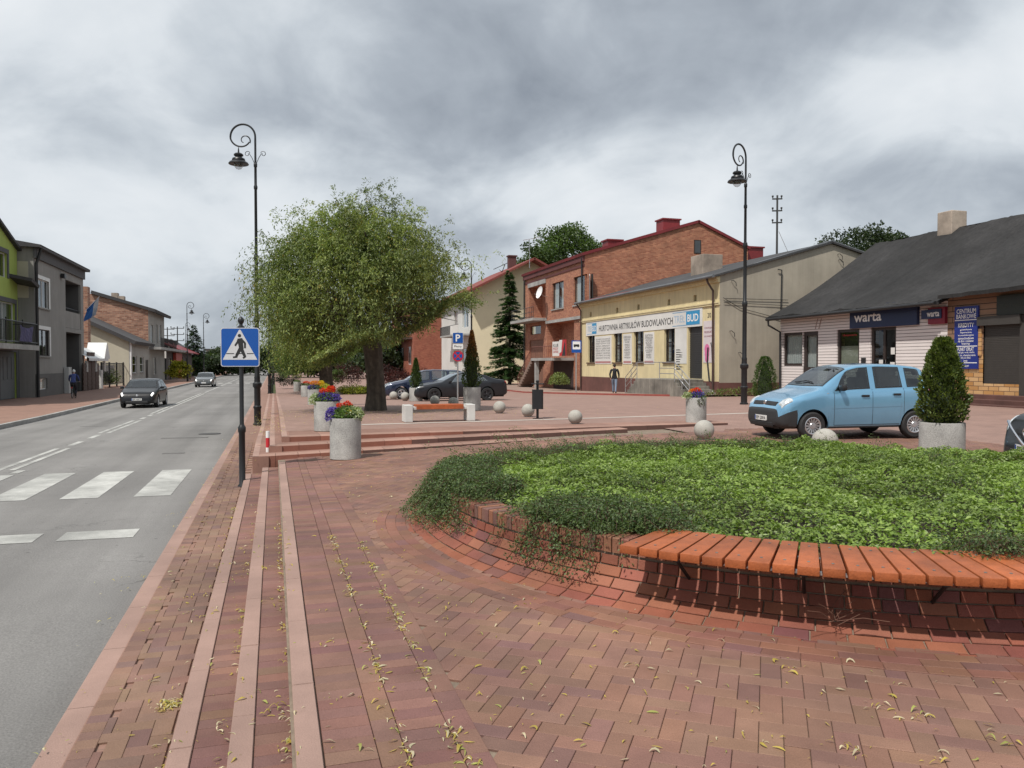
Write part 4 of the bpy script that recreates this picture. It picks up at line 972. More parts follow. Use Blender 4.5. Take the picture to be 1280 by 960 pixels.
thuja('tall bushy thuja in the large planter at the tail of the blue car', (g.x, g.y, g.z+.57), .375, 1.42, 9000, shape=.5, cols=([.042, .072, .016], [.155, .195, .048]))
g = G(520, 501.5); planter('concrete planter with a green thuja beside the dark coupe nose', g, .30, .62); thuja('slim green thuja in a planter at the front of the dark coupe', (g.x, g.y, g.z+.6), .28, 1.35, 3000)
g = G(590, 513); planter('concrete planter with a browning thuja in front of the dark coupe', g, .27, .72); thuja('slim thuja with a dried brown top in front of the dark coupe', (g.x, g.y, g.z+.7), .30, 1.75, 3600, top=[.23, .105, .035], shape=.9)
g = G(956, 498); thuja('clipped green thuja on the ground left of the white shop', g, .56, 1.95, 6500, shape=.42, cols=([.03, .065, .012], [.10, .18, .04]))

# --- granite spheres
sph = None; M_BALL = pm('granite_ball', (.40, .385, .345), .88, 0, .12, 6, .4, 90, dirt=.22, fine=.2)
for i, (px, py, d, lab) in enumerate(((880, 549.5, 25, 'stone ball on the paving between the flower planter and the blue car'), (1031, 567, 32, 'stone ball half hidden by the shrubs, in front of the blue car wheel'), (719, 530, 18, 'stone ball right of the litter bin at the top of the steps'),
        (660, 521, 16.5, 'stone ball directly behind the litter bin'), (624.3, 516.6, 15.6, 'stone ball between the bench and the litter bin'), (566.7, 509.2, 13, 'darker stone ball behind the right half of the bench'), (543.6, 506.5, 12.3, 'darker stone ball behind the middle of the bench'),
        (506.5, 501, 11, 'stone ball just left of the green thuja planter'), (492, 499.5, 10.4, 'middle stone ball of the three left of the green thuja'), (479, 497.2, 10, 'stone ball nearest to the willow trunk'))):
    g = G(px, py); D = (g-CAM).dot(ray(640, 455).normalized()); r = d*D/F/2
    if sph is None:
        t = thing('stone_ball', lab, 'stone ball', g, group='stone ball bollards')
        b = MB(); b.sphere((0, 0, r*.97), r, 32, 20); b.build('ball', M_BALL, t, smooth=180); b = MB(); b.lathe([(r*.55, -.03), (r*.55, .012), (r*.5, .02)], 20); b.build('foot', M_CONC2, t); sph = t; r_ = r
    else:
        c = dup(sph, g, i*1.3, lab, scale=r/r_)

# --- concrete and timber bench on the terrace
p, q = on_z(506, 528, .165), on_z(594, 526, .165); c = (p+q)/2; ang = math.atan2(q.y-p.y, q.x-p.x); Lb = (q-p).length
t = thing('park_bench', 'low bench with an orange timber seat between two white concrete legs', 'bench', (c.x, c.y, .165), ang)
M_WCON = pm('white_concrete', (.60, .595, .57), .85, 0, .1, 5, .2, 90, dirt=.18)
for s in (-1, 1):
    b = MB(); x = s*(Lb/2-.10); b.box(x-.10, x+.10, -.02, .42, 0, .42, bev=.012); b.build('leg', M_WCON, t)
    b = MB(); x = s*(Lb/2-.26); b.box(x-.06, x+.06, .06, .36, .30, .37, bev=.006); b.build('bracket', M_WCON, t)
b = MB()
for i in range(3): b.box(-Lb/2+.30, Lb/2-.30, -.01+i*.145, .125+i*.145, .31, .425, (.42, .105, .035), bev=.006)
b.build('seat', M_SLAT, t)
# --- litter bin
g = G(672, 523.5)
t = thing('litter_bin', 'black metal litter bin on a single post between the stone balls', 'litter bin', g, -YAW)
b = MB(); b.tube([(0, .08, 0), (0, .08, .98)], .035, 10); b.lathe([(.13, 0), (.13, .015)], 12, (0, .08, 0)); b.build('post', M_IRON, t)
b = MB(); b.prism(rrect(.29, .26, .05), 'z', .26, .77); b.build('bin_body', M_IRON, t)
b = MB(); b.sphere((0, .08, .99), .05, 10, 6, (1, 1, .6)); b.box(-.16, .16, -.06, .16, .905, .93); b.build('rain_cap', M_IRON, t)
# --- parking and no-stopping signs on one post
q = on_y(572.5, 470, 30); base = Vector((q.x, q.y, z_far(q.y)))
t = thing('parking_sign', 'blue parking sign above a round no-stopping sign on one post', 'road sign', base)
zz = lambda py: 1.6+(455-py)*(q-CAM).dot(ray(640, 455).normalized())/F-base.z
b = MB(); b.tube([(0, .05, 0), (0, .05, zz(415))], .03, 10); b.build('post', M_STEEL, t)
out = Vector((-.25, -.97, 0)); sc = (q-CAM).dot(ray(640, 455).normalized())/F; u = lambda px: px*sc
M = face_mat(Vector((0, 0, zz(422.5))), out); s_ = u(13.2); e = MB(); e.prism(rrect(s_, s_*1.02, .03), 'z', -.015, 0); b = MB(); b.merge(e, M); pb = b.build('sign_board', M_WHITE, t); flat(polys(rrect(s_*.95, s_*.97, .03)), M, 'blue_face', M_BLUE, pb, .003); flat(textmesh('P', s_*.66, bold=.02), M, 'letter', M_WHITE, pb, .006)
M = face_mat(Vector((0, 0, zz(433.2))), out); e = MB(); e.prism(rrect(s_*.98, u(6.2), .02), 'z', -.015, 0); b = MB(); b.merge(e, M); pb = b.build('supplementary_plate', M_WHITE, t); flat(textmesh('Płatny', u(3.2), s_*.7), M, 'lettering', M_BLACK, pb, .004)
M = face_mat(Vector((0, 0, zz(445))), out); e = MB(); e.prism(disc(u(6.8), 32), 'z', -.015, 0); b = MB(); b.merge(e, M); pb = b.build('no_stopping_board', M_RED, t); flat(polys(disc(u(5.3), 32)), M, 'blue_face', M_BLUE, pb, .003)
flat(polys(limb((-u(3.8), -u(3.8)), (u(3.8), u(3.8)), u(1.5), u(1.5))), M, 'bar', M_RED, pb, .005); flat(polys(limb((-u(3.8), u(3.8)), (u(3.8), -u(3.8)), u(1.5), u(1.5))), M, 'bar', M_RED, pb, .0055)
# --- bus stop sign
q = on_x(720.5, 487, 19.2); base = Vector((q.x, q.y, z_far(q.y)+.09)); D = (q-CAM).dot(ray(640, 455).normalized()); sc = D/F
t = thing('bus_stop_sign', 'blue bus stop sign on a post in front of the yellow shop', 'road sign', base)
zz = lambda py: 1.6+(455-py)*sc-base.z
b = MB(); b.tube([(0, .06, 0), (0, .06, zz(426))], .045, 8); b.build('post', M_STEEL, t)
M = face_mat(Vector((0, 0, zz(433.2))), out); e = MB(); e.prism(rrect(12.4*sc, 15.2*sc, .04), 'z', -.02, 0); b = MB(); b.merge(e, M); pb = b.build('sign_board', M_BLUE, t)
flat(polys(rrect(9.6*sc, 9.8*sc, .02)), M @ Matrix.Translation((0, 1.4*sc, 0)), 'white_field', M_WHITE, pb, .004)
bus = MB(); bus.poly([(-3.6*sc, -.9*sc, 0), (3.6*sc, -.9*sc, 0), (3.6*sc, 1.2*sc, 0), (3.0*sc, 2.0*sc, 0), (-3.6*sc, 2.0*sc, 0)]); 
for x in (-2.2, 2.0): bus.poly([(x*sc+a, -1.0*sc+c_, 0) for a, c_ in disc(.8*sc, 12)])
flat(bus, M @ Matrix.Translation((0, .8*sc, 0)), 'bus_symbol', M_BLACK, pb, .007)
# ================================================================== cars
def interp(tab, x):
    if x <= tab[0][0]: return tab[0][1]
    for (a, b) in zip(tab[:-1], tab[1:]):
        if x <= b[0]:
            t = (x-a[0])/max(1e-9, b[0]-a[0]); return lerp(a[1], b[1], t)
    return tab[-1][1]
def smooth_tab(tab, n=160, w=.05):
    x0, x1 = tab[0][0], tab[-1][0]; xs = np.linspace(x0, x1, n); ys = np.array([interp(tab, x) for x in xs]); dx = xs[1]-xs[0]
    k = max(1, int(w/dx)); ker = np.ones(2*k+1)/(2*k+1); yp = np.concatenate([np.full(k, ys[0]), ys, np.full(k, ys[-1])])
    yp[:k] = 2*ys[0]-ys[1:k+1][::-1] if k < len(ys) else ys[0]; yp[-k:] = 2*ys[-1]-ys[-k-1:-1][::-1]
    return xs, np.convolve(yp, ker, 'valid')
class Car:
    def __init__(s, **k):
        s.__dict__.update(k)
        s.tx, s.ty = smooth_tab(s.top, w=s.__dict__.get('soft', .06)); s.bx, s.by = smooth_tab(s.belt, w=.08)
        s.px, s.py = smooth_tab(s.plan, w=.05)
        s.cx0, s.cy0 = smooth_tab(s.cabin, w=.05)
    def ctrl(s, x):
        zt = float(np.interp(x, s.tx, s.ty)); zb = min(float(np.interp(x, s.bx, s.by)), zt-.02); w = float(np.interp(x, s.px, s.py))*s.W/2
        cab = float(np.interp(x, s.cx0, s.cy0))                     # 0 bonnet / boot, 1 full cabin
        sill = interp(s.sill, x)
        wt = w*lerp(.90, s.tumble, cab); crown = lerp(.022, .045, cab)
        return [(w*.86, sill), (w*.965, sill+.05), (w*.995, lerp(sill, zb, .38)), (w, lerp(sill, zb, .66)), (w*.992, zb-.06), (w*lerp(.965, .955, cab), zb), (lerp(w*.93, wt*1.012, cab), lerp(zb+(zt-zb)*.5, zt-.11 if zt-.11 > zb+.02 else zb+(zt-zb)*.6, cab)), (wt*.975, zt-crown), (wt*.82, zt-crown*.42), (wt*.42, zt-.006), (0, zt)]
    def pt(s, x, q):
        c = s.ctrl(x); n = len(c); i = int(min(max(q, 0), n-1-1e-6)); t = q-i
        p0, p1, p2, p3 = c[max(i-1, 0)], c[i], c[i+1], c[min(i+2, n-1)]
        if i+2 > n-1: p3 = (-p1[0], p1[1])
        def cr(k):
            m1 = (p2[k]-p0[k])*.35; m2 = (p3[k]-p1[k])*.35
            return (2*t**3-3*t*t+1)*p1[k]+(t**3-2*t*t+t)*m1+(-2*t**3+3*t*t)*p2[k]+(t**3-t*t)*m2
        return cr(0), cr(1)
    def P(s, x, q, side=1, off=0):
        y, z = s.pt(x, q)
        if off:
            e = .012; ya, za = s.pt(x, max(q-.04, 0)); yb, zb = s.pt(x, min(q+.04, 10)); x0, x1 = max(x-e, 0), min(x+e, s.L)
            yc, zc = s.pt(x0, q); yd, zd = s.pt(x1, q)
            n = Vector((0, yb-ya, zb-za)).cross(Vector((x1-x0, yd-yc, zd-zc)))
            if n.length > 1e-9:
                n.normalize()
                if n.y < 0 and q < 7: n = -n
                if n.z < 0 and q >= 7: n = -n
                x, y, z = x+n.x*off, y+n.y*off, z+n.z*off
        return (s.L/2-x, y*side, z)
def shade_patch(car, xr0, xr1, q0, q1, side, off, nx=14, nq=8, frame=.02, mir=False):
    """xr0/xr1: (x at q0, x at q1). returns (frame MB, inner MB)"""
    fr, inn = MB(), MB(); S = [0, .5*frame, frame]+list(np.linspace(frame, 1-frame, nx))[1:-1]+[1-frame, 1-.5*frame, 1]; fq = frame*2.0
    T = [0, fq]+list(np.linspace(fq, 1-fq, nq))[1:-1]+[1-fq, 1]
    def pos(s_, t):
        q = lerp(q0, q1, t); a, b = lerp(xr0[0], xr0[1], t), lerp(xr1[0], xr1[1], t); x = lerp(a, b, s_)
        if mir:
            sd = 1 if t > .5 else -1; tt = abs(t-.5)*2; q = lerp(10, q0, tt); a, b = lerp(xr0[1], xr0[0], tt), lerp(xr1[1], xr1[0], tt); x = lerp(a, b, s_); return car.P(x, q, sd, off)
        return car.P(x, q, side, off)
    g = [[pos(s_, t) for s_ in S] for t in T]
    for j in range(len(T)-1):
        for i in range(len(S)-1):
            edge = j == 0 or j == len(T)-2 or i < 2 or i >= len(S)-3
            (fr if edge else inn).quad(g[j][i], g[j][i+1], g[j+1][i+1], g[j+1][i])
    return fr, inn
def build_car(car, label, loc, rz, paint, group=None, hi=True, name='parked_car'):
    t = thing(name, label, 'car', loc, rz, group)
    step = .03 if hi else .06
    xs = sorted(set([0, .015, .03]+list(np.arange(.06, car.L-.04, step))+[car.L-.03, car.L-.015, car.L]))
    Q = [0, .5, 1, 1.5, 2, 2.5, 3, 3.5, 4, 4.5, 5, 5.2, 5.45, 5.7, 5.85, 6, 6.35, 6.7, 7, 7.5, 8, 8.5, 9, 9.5, 10] if hi else [0, 1, 2, 3, 4, 5, 5.25, 5.6, 5.9, 6, 6.5, 7, 8, 9, 10]
    # arches
    ra = car.wr+.045
    def q_at(x, z):
        a, b = 0., 5.
        for _ in range(14):
            m = (a+b)/2
            if car.pt(x, m)[1] < z: a = m
            else: b = m
        return a
    def archz(x):
        for xc in car.axles:
            if abs(x-xc) < ra: return car.wr+math.sqrt(ra*ra-(x-xc)**2)*1.02
        return None
    for xc in car.axles: xs += [xc-ra+.001, xc+ra-.001]
    xs = sorted(xs)
    wins = car.side_windows; openings = []
    def inwin(x, q):
        for (a, b, q0, q1) in wins:
            if q0+.03 < q < q1-.03:
                tt = (q-q0)/(q1-q0); l, r = lerp(a[0], a[1], tt), lerp(b[0], b[1], tt)
                if l+.03 < x < r-.03: return True
        for (a, b, q0) in car.screens:
            if q > q0+.12:
                tt = (10-q)/(10-q0); l, r = lerp(a[1], a[0], tt), lerp(b[1], b[0], tt)
                if l+.05 < x < r-.05: return True
        return False
    groups = {}
    cols_ = car.zones
    grid = {}
    for side in (1, -1):
        rowp = []
        for x in xs:
            az = archz(x); qa = q_at(x, az) if az else 0
            row = []
            for q in Q:
                qq = q if q >= 5 else qa+(5-qa)*q/5
                row.append((x, qq, car.P(x, qq, side)))
            rowp.append(row)
        for i in range(len(xs)-1):
            for j in range(len(Q)-1):
                a, b, c, d = rowp[i][j], rowp[i+1][j], rowp[i+1][j+1], rowp[i][j+1]
                xm = (a[0]+b[0])/2; qm = (a[1]+b[1]+c[1]+d[1])/4; zm = (a[2][2]+b[2][2]+c[2][2]+d[2][2])/4
                if inwin(xm, qm): continue
                zone = 'body'
                for zn, f in cols_:
                    if f(xm, qm, zm): zone = zn; break
                if zone == 'door': zone = ('door', side, [k for k, (da, db) in enumerate(car.doors) if da <= xm < db][0])
                m = groups.setdefault(zone, MB())
                m.quad(a[2], b[2], c[2], d[2]) if side > 0 else m.quad(d[2], c[2], b[2], a[2])
        grid[side] = rowp
    # close the ends
    for i in (0, -1):
        for j in range(len(Q)-1):
            zn = ('front_bumper', 'rear_bumper')[i] if (car.bump_mat is M_TRIM and (Q[j] < 2.75 or i == 0)) else 'body'
            groups.setdefault(zn, MB()).quad(grid[1][i][j][2], grid[1][i][j+1][2], grid[-1][i][j+1][2], grid[-1][i][j][2])
    def weld(mb, nm, mat, par):
        o = mb.build(nm, mat, par, fix=False); bm = bmesh.new(); bm.from_mesh(o.data); bmesh.ops.remove_doubles(bm, verts=bm.verts, dist=.0008); bmesh.ops.recalc_face_normals(bm, faces=bm.faces); bm.to_mesh(o.data); bm.free()
        o.data.polygons.foreach_set('use_smooth', [True]*len(o.data.polygons)); o.data.set_sharp_from_angle(angle=R_(38)); return o
    body = weld(groups.pop('body'), 'body', paint, t)
    doorobs = {}
    for k, mb in groups.items():
        if isinstance(k, tuple):
            d = doorobs[(k[1], k[2])] = weld(mb, 'door', paint, t); side, i = k[1], k[2]; da, db = car.doors[i]
            # handle
            hx = db-.17 if True else 0; hz = float(np.interp(hx, car.bx, car.by))-.115
            q = q_at(hx, hz); b = MB(); p = Vector(car.P(hx, q, side, .014)); b.obox(p, (.17, .03, .045), bev=.012); b.build('handle', car.handle_mat, d, smooth=True)
        else:
            weld(mb, k, car.bump_mat, t)
    # dark gap lines round each door and across the bonnet
    if hi:
        for (side, i), dob in doorobs.items():
            b = MB(); da, db = car.doors[i]
            for xx in (da, db):
                az = archz(xx); q0 = max(1.15, (q_at(xx, az)+.05) if az else 0); qs = np.linspace(q0, 5.05, 16)
                for qa, qb in zip(qs[:-1], qs[1:]): b.quad(car.P(xx-.004, qa, side, .0012), car.P(xx+.004, qa, side, .0012), car.P(xx+.004, qb, side, .0012), car.P(xx-.004, qb, side, .0012))
            xx = np.linspace(da, db, 24)
            for xa, xb in zip(xx[:-1], xx[1:]):
                if archz(xa) or archz(xb): continue
                b.quad(car.P(xa, 1.12, side, .0012), car.P(xb, 1.12, side, .0012), car.P(xb, 1.17, side, .0012), car.P(xa, 1.17, side, .0012))
            b.build('door_gap', M_BLACK, dob, fix=False)
        for xx in car.bonnet_lines:
            b = MB(); qs = np.linspace(6.3, 10, 14)
            for side in (1, -1):
                for qa, qb in zip(qs[:-1], qs[1:]): b.quad(car.P(xx-.004, qa, side, .0012), car.P(xx+.004, qa, side, .0012), car.P(xx+.004, qb, side, .0012), car.P(xx-.004, qb, side, .0012))
            b.build('bonnet_gap', M_BLACK, t, fix=False)
    # glazing
    for (a, b_, q0, q1) in wins:
        for side in (1, -1):
            fr, inn = shade_patch(car, a, b_, q0, q1, side, .003, 10 if hi else 5, 6 if hi else 3, .035)
            w = fr.build('side_window', M_BLACK, t, smooth=True); inn.build('pane', car.glass, w, smooth=True)
    for k, (a, b_, q0) in enumerate(car.screens):
        fr, inn = shade_patch(car, a, b_, q0, q0, 1, .003, 8, 14 if hi else 8, .03, mir=True)
        w = fr.build(('windscreen', 'rear_window')[k], M_BLACK, t, smooth=True); inn.build('pane', car.glass, w, smooth=True)
    # underbody, cabin floor, seats, dashboard
    b = MB(); w = car.W/2; x = lambda v: car.L/2-v
    b.box(x(.12), x(car.L-.12), -w*.62, w*.62, car.sill[1][1]-.02, .42)
    b.box(x(car.axles[0]+ra+.02), x(car.axles[1]-ra-.02), -w*.93, w*.93, car.sill[1][1]+.0, .40)
    b.box(x(.25), x(car.L-.22), -w*.66, w*.66, .40, .56)
    b.build('underbody', M_BLACK, t)
    if hi:
        M_SEAT = pm('seat_fabric', (.05, .05, .055), .95, 0, .2, 20)
        zb = float(np.interp(car.seat_x, car.bx, car.by))
        for xs_, hh in ((car.seat_x, zb+.30), (car.seat_x+.80, zb+.20)):
            for sy_ in (-1, 1):
                b = MB(); R = Matrix.Rotation(.22, 3, 'Y'); b.obox((x(xs_)-.02, sy_*.34, .60), (.5, .46, .16), bev=.05); b.obox((x(xs_+.26), sy_*.34, zb-.06), (.14, .44, .66), R, bev=.05); b.obox((x(xs_+.34), sy_*.34, hh), (.09, .24, .18), R, bev=.035); b.build('seat', M_SEAT, t, smooth=True)
        b = MB(); b.obox((x(car.dash_x), 0, zb-.09), (.42, car.W*.78, .16), bev=.05); b.build('dashboard', M_SEAT, t, smooth=True)
        b = MB(); c = Vector((x(car.dash_x+.30), .34, zb-.03)); ax = Vector((.85, 0, .5)).normalized(); e1 = Vector((0, 1, 0)); e2 = ax.cross(e1)
        b.tube([c+(e1*math.cos(a)+e2*math.sin(a))*.18 for a in np.linspace(0, 2*PI, 20)], .016, 6, caps=False); b.build('steering_wheel', M_BLACK, t, smooth=True)
    # wheels
    for xc in car.axles:
        for side in (1, -1):
            b = MB(); wr = car.wr; tw = car.tyre_w; y0 = side*(w*.985)
            def ring(prof_, n=32):
                vs = []; m = len(prof_)
                for k in range(n):
                    a = 2*PI*k/n
                    for (r, yy) in prof_: vs.append((x(xc)+r*math.cos(a), y0-side*yy, wr+r*math.sin(a)))
                fs = [(k*m+i, k*m+i+1, ((k+1) % n)*m+i+1, ((k+1) % n)*m+i) for k in range(n) for i in range(m-1)]
                return vs, fs
            wh = bpy.data.objects.new('wheel', None); COL.objects.link(wh); wh.parent = t
            rr = wr*car.rim
            b.add(*ring([(rr, .03), (rr+.01, .005), (wr-.035, .0), (wr-.008, .02), (wr, .045), (wr, tw-.045), (wr-.008, tw-.02), (wr-.05, tw), (rr, tw-.02)], 32 if hi else 18)); b.build('tyre', M_RUB, wh, smooth=True)
            b = MB(); b.add(*ring([(rr+.004, .008), (rr-.012, .006), (rr-.03, .03), (rr-.05, .05), (rr*.45, .05), (.02, .05)], 32)); b.build('rim_back', M_BLACK if car.spokes else car.rim_mat, wh, smooth=True)
            b = MB(); b.add(*ring([(rr, .006), (rr-.014, .0), (rr-.03, .012), (rr-.034, .03)], 32))
            ns = car.spokes
            for k in range(ns):
                a = 2*PI*k/ns; d = Vector((math.cos(a), 0, math.sin(a))); nrm = Vector((-math.sin(a), 0, math.cos(a))); c = Vector((x(xc), y0, wr)); wi, wo = car.spoke_w
                pts = []
                for (rad, ww, yy) in ((.04, wi, .022), (rr-.02, wo, .010)):
                    pts += [c+d*rad+nrm*ww/2-Vector((0, side*yy, 0)), c+d*rad-nrm*ww/2-Vector((0, side*yy, 0))]
                q_ = [pts[0], pts[1], pts[3], pts[2]]; dn = Vector((0, -side*.03, 0)); b.add([tuple(v) for v in q_]+[tuple(v+dn) for v in q_], [(0, 1, 2, 3), (0, 1, 5, 4), (2, 3, 7, 6), (1, 2, 6, 5), (0, 3, 7, 4)])
            b.add(*ring([(.065, .02), (.055, .008), (.001, .006)], 20)); b.build('rim', car.rim_mat, wh, smooth=True)
    # mirrors
    for side in (1, -1):
        xm = car.mirror_x; zb = float(np.interp(xm, car.bx, car.by)); y, _ = car.pt(xm, 5.1); b = MB(); b.obox((x(xm), side*(y+.10), zb+.075), (.11, .19, .13), bev=.045); b.obox((x(xm), side*(y+.02), zb+.03), (.05, .08, .03)); b.build('mirror', car.mirror_mat, t, smooth=True)
    return t, body
def patch_on(car, name, mat, parent, x0, x1, q0, q1, sides=(1, -1), off=.006, n=8, shape=None):
    """lamp, grille or badge laid on the skin as a thin raised panel"""
    for side in sides:
        b = MB(); g = []
        for j in range(n+1):
            row = []
            for i in range(n+1):
                s_, t_ = i/n, j/n
                if shape: s_, t_ = shape(s_, t_)
                e = off*(1 if 0 < i < n and 0 < j < n else -.3)
                row.append(car.P(lerp(x0, x1, s_), lerp(q0, q1, t_), side, e))
            g.append(row)
        for j in range(n):
            for i in range(n): b.quad(g[j][i], g[j][i+1], g[j+1][i+1], g[j+1][i])
        b.build(name, mat, parent, smooth=True)
M_HEAD = pm('headlamp_glass', (.62, .66, .68), .08, .35, .35, 14, spec=.9, coat=.6)
M_TAIL = pm('tail_lamp', (.35, .012, .012), .15, 0, .2, 16, coat=.6)
M_ALLOY = pm('silver_wheel_trim', (.50, .51, .53), .32, .75, .1, 9)
M_PLATE = pm('plate_white', (.72, .72, .70), .5, 0, .04, 4)
M_TRIM = pm('grey_trim', (.028, .029, .031), .55, 0, .15, 16, .15, 220)
def carpaint(name, c, metal=.35): return pm(name, c, .26, metal, .06, 2.5, spec=.5, coat=1.0)
def plate(parent, c, out, text, w=.46, h=.105):
    M = face_mat(c, out); b = MB(); e = MB(); e.prism(rrect(w, h, .012), 'z', -.008, .006); b.merge(e, M); p = b.build('number_plate', M_PLATE, parent)
    if text: flat(textmesh(text, h*.62, w*.80, bold=.01), M @ Matrix.Translation((w*.035, 0, 0)), 'plate_number', M_BLACK, p, .009)
    b = MB(); e = polys([(-w/2+.006, -h/2+.006), (-w/2+.04, -h/2+.006), (-w/2+.04, h/2-.006), (-w/2+.006, h/2-.006)]); flat(e, M, 'plate_band', M_BLUE, p, .008)

# ---------------- light blue small hatchback
panda = Car(L=3.54, W=1.58, top=[(0, .58), (.02, .62), (.04, .645), (.10, .745), (.17, .815), (.5, .925), (.80, 1.005), (.90, 1.04), (1.10, 1.19), (1.35, 1.365), (1.52, 1.46), (1.75, 1.515), (2.2, 1.54), (2.7, 1.53), (3.12, 1.49), (3.26, 1.45), (3.33, 1.30), (3.42, 1.06), (3.47, .92), (3.50, .70), (3.54, .50)],
            belt=[(0, .50), (.05, .59), (.10, .68), (.3, .785), (.9, .955), (1.6, .985), (2.6, 1.02), (3.3, 1.045), (3.54, .85)],
            plan=[(0, .70), (.02, .78), (.08, .87), (.2, .935), (.5, .985), (1.0, 1.0), (2.7, 1.0), (3.2, .975), (3.42, .93), (3.5, .88), (3.54, .80)],
            cabin=[(0, 0), (.80, 0), (.95, .12), (1.35, .8), (1.55, 1), (3.2, 1), (3.36, .85), (3.45, .2), (3.54, 0)], tumble=.80,
            sill=[(0, .30), (.12, .235), (.5, .22), (3.0, .235), (3.4, .28), (3.54, .36)], axles=(.70, 3.0), wr=.285, tyre_w=.165, rim=.63,
            doors=[(1.16, 2.02), (2.02, 2.74)], bonnet_lines=[], bump_z=.56, seat_x=1.72, dash_x=1.12, mirror_x=1.30, soft=.035,
            side_windows=[((1.17, 1.47), (1.98, 1.98), 5.10, 6.35), ((2.10, 2.10), (2.72, 2.69), 5.10, 6.35), ((2.83, 2.82), (3.22, 3.15), 5.10, 6.30)],
            screens=[((.97, .93), (1.50, 1.57), 7.25), ((3.27, 3.26), (3.40, 3.41), 7.25)],
            zones=[('front_bumper', lambda x, q, z: (x < .372 and q < 2.8) or (x < .045 and z < .66)), ('rear_bumper', lambda x, q, z: x > 3.335 and q < 2.3), ('side_skirt', lambda x, q, z: False), ('door', lambda x, q, z: (1.16 <= x < 2.02 or 2.02 <= x < 2.74) and 1.15 < q < 5.02)],
            bump_mat=M_TRIM, handle_mat=M_BLACK, mirror_mat=M_BLACK, glass=M_GLASS, spokes=14, spoke_w=(.022, .036), rim_mat=M_ALLOY)
M_PBLUE = carpaint('light_blue_paint', (.19, .41, .60), .5)
fw, rw = on_z(1018, 550, z_plaza(10.8, 13.9)), on_z(1136, 547.5, z_plaza(10.8, 14))
ax = Vector((rw.x-fw.x, rw.y-fw.y)).normalized(); rz = math.atan2(-ax.y, -ax.x)
mid = (fw+rw)/2; nrm = Vector((-ax.y, ax.x)); nrm = nrm if nrm.y > 0 else -nrm
ctr = Vector((mid.x, mid.y))+nrm*(.79-.09)+ax*(-(.70+3.0)/2+3.54/2)
pc = (ctr.x, ctr.y, z_plaza(ctr.x, ctr.y)+.002)
car_t, body = build_car(panda, 'light blue five-door hatchback parked in front of the white shop', pc, rz, M_PBLUE)
patch_on(panda, 'headlight', M_HEAD, car_t, .075, .30, 4.9, 8.05, off=.010, shape=lambda s, t: (s, t))
patch_on(panda, 'grille', M_BLACK, car_t, .060, .125, 8.15, 10, off=.008)
patch_on(panda, 'indicator', M_ALLOY, car_t, 1.00, 1.05, 4.35, 4.6, off=.006)
for s in (1, -1): patch_on(panda, 'tail_light', M_TAIL, car_t, 3.36, 3.46, 4.2, 6.6, sides=(s,), off=.008)
b = MB(); p = Vector(panda.P(.09, 10, 1, .012)); b.sphere(p, .055, 16, 10, (.35, 1, 1)); b.build('badge', M_CHROME, car_t, smooth=True)
plate(car_t, (3.54/2+.012, .0, .42), (1, 0, .03), 'EPI 20FA')
b = MB(); b.obox((3.54/2-.02, 0, .30), (.06, .9, .10), bev=.02); b.build('lower_grille', M_BLACK, car_t)
for s in (1, -1):
    b = MB(); b.tube([panda.P(1.02, 8.6+.6*(s > 0), s, .02), panda.P(1.03, 9.4, s, .028), panda.P(1.05, 9.9, -s if s > 0 else s, .026)], .011, 5); b.build('wiper', M_BLACK, car_t)
for sd_ in (1, -1):
    b = MB()
    for xa, xb in zip(np.linspace(1.1, 2.7, 22)[:-1], np.linspace(1.1, 2.7, 22)[1:]): b.quad(panda.P(xa, 2.52, sd_, .001), panda.P(xb, 2.52, sd_, .001), panda.P(xb, 2.57, sd_, .003), panda.P(xa, 2.57, sd_, .003))
    b.build('door_crease', M_PBLUE, car_t, smooth=True)

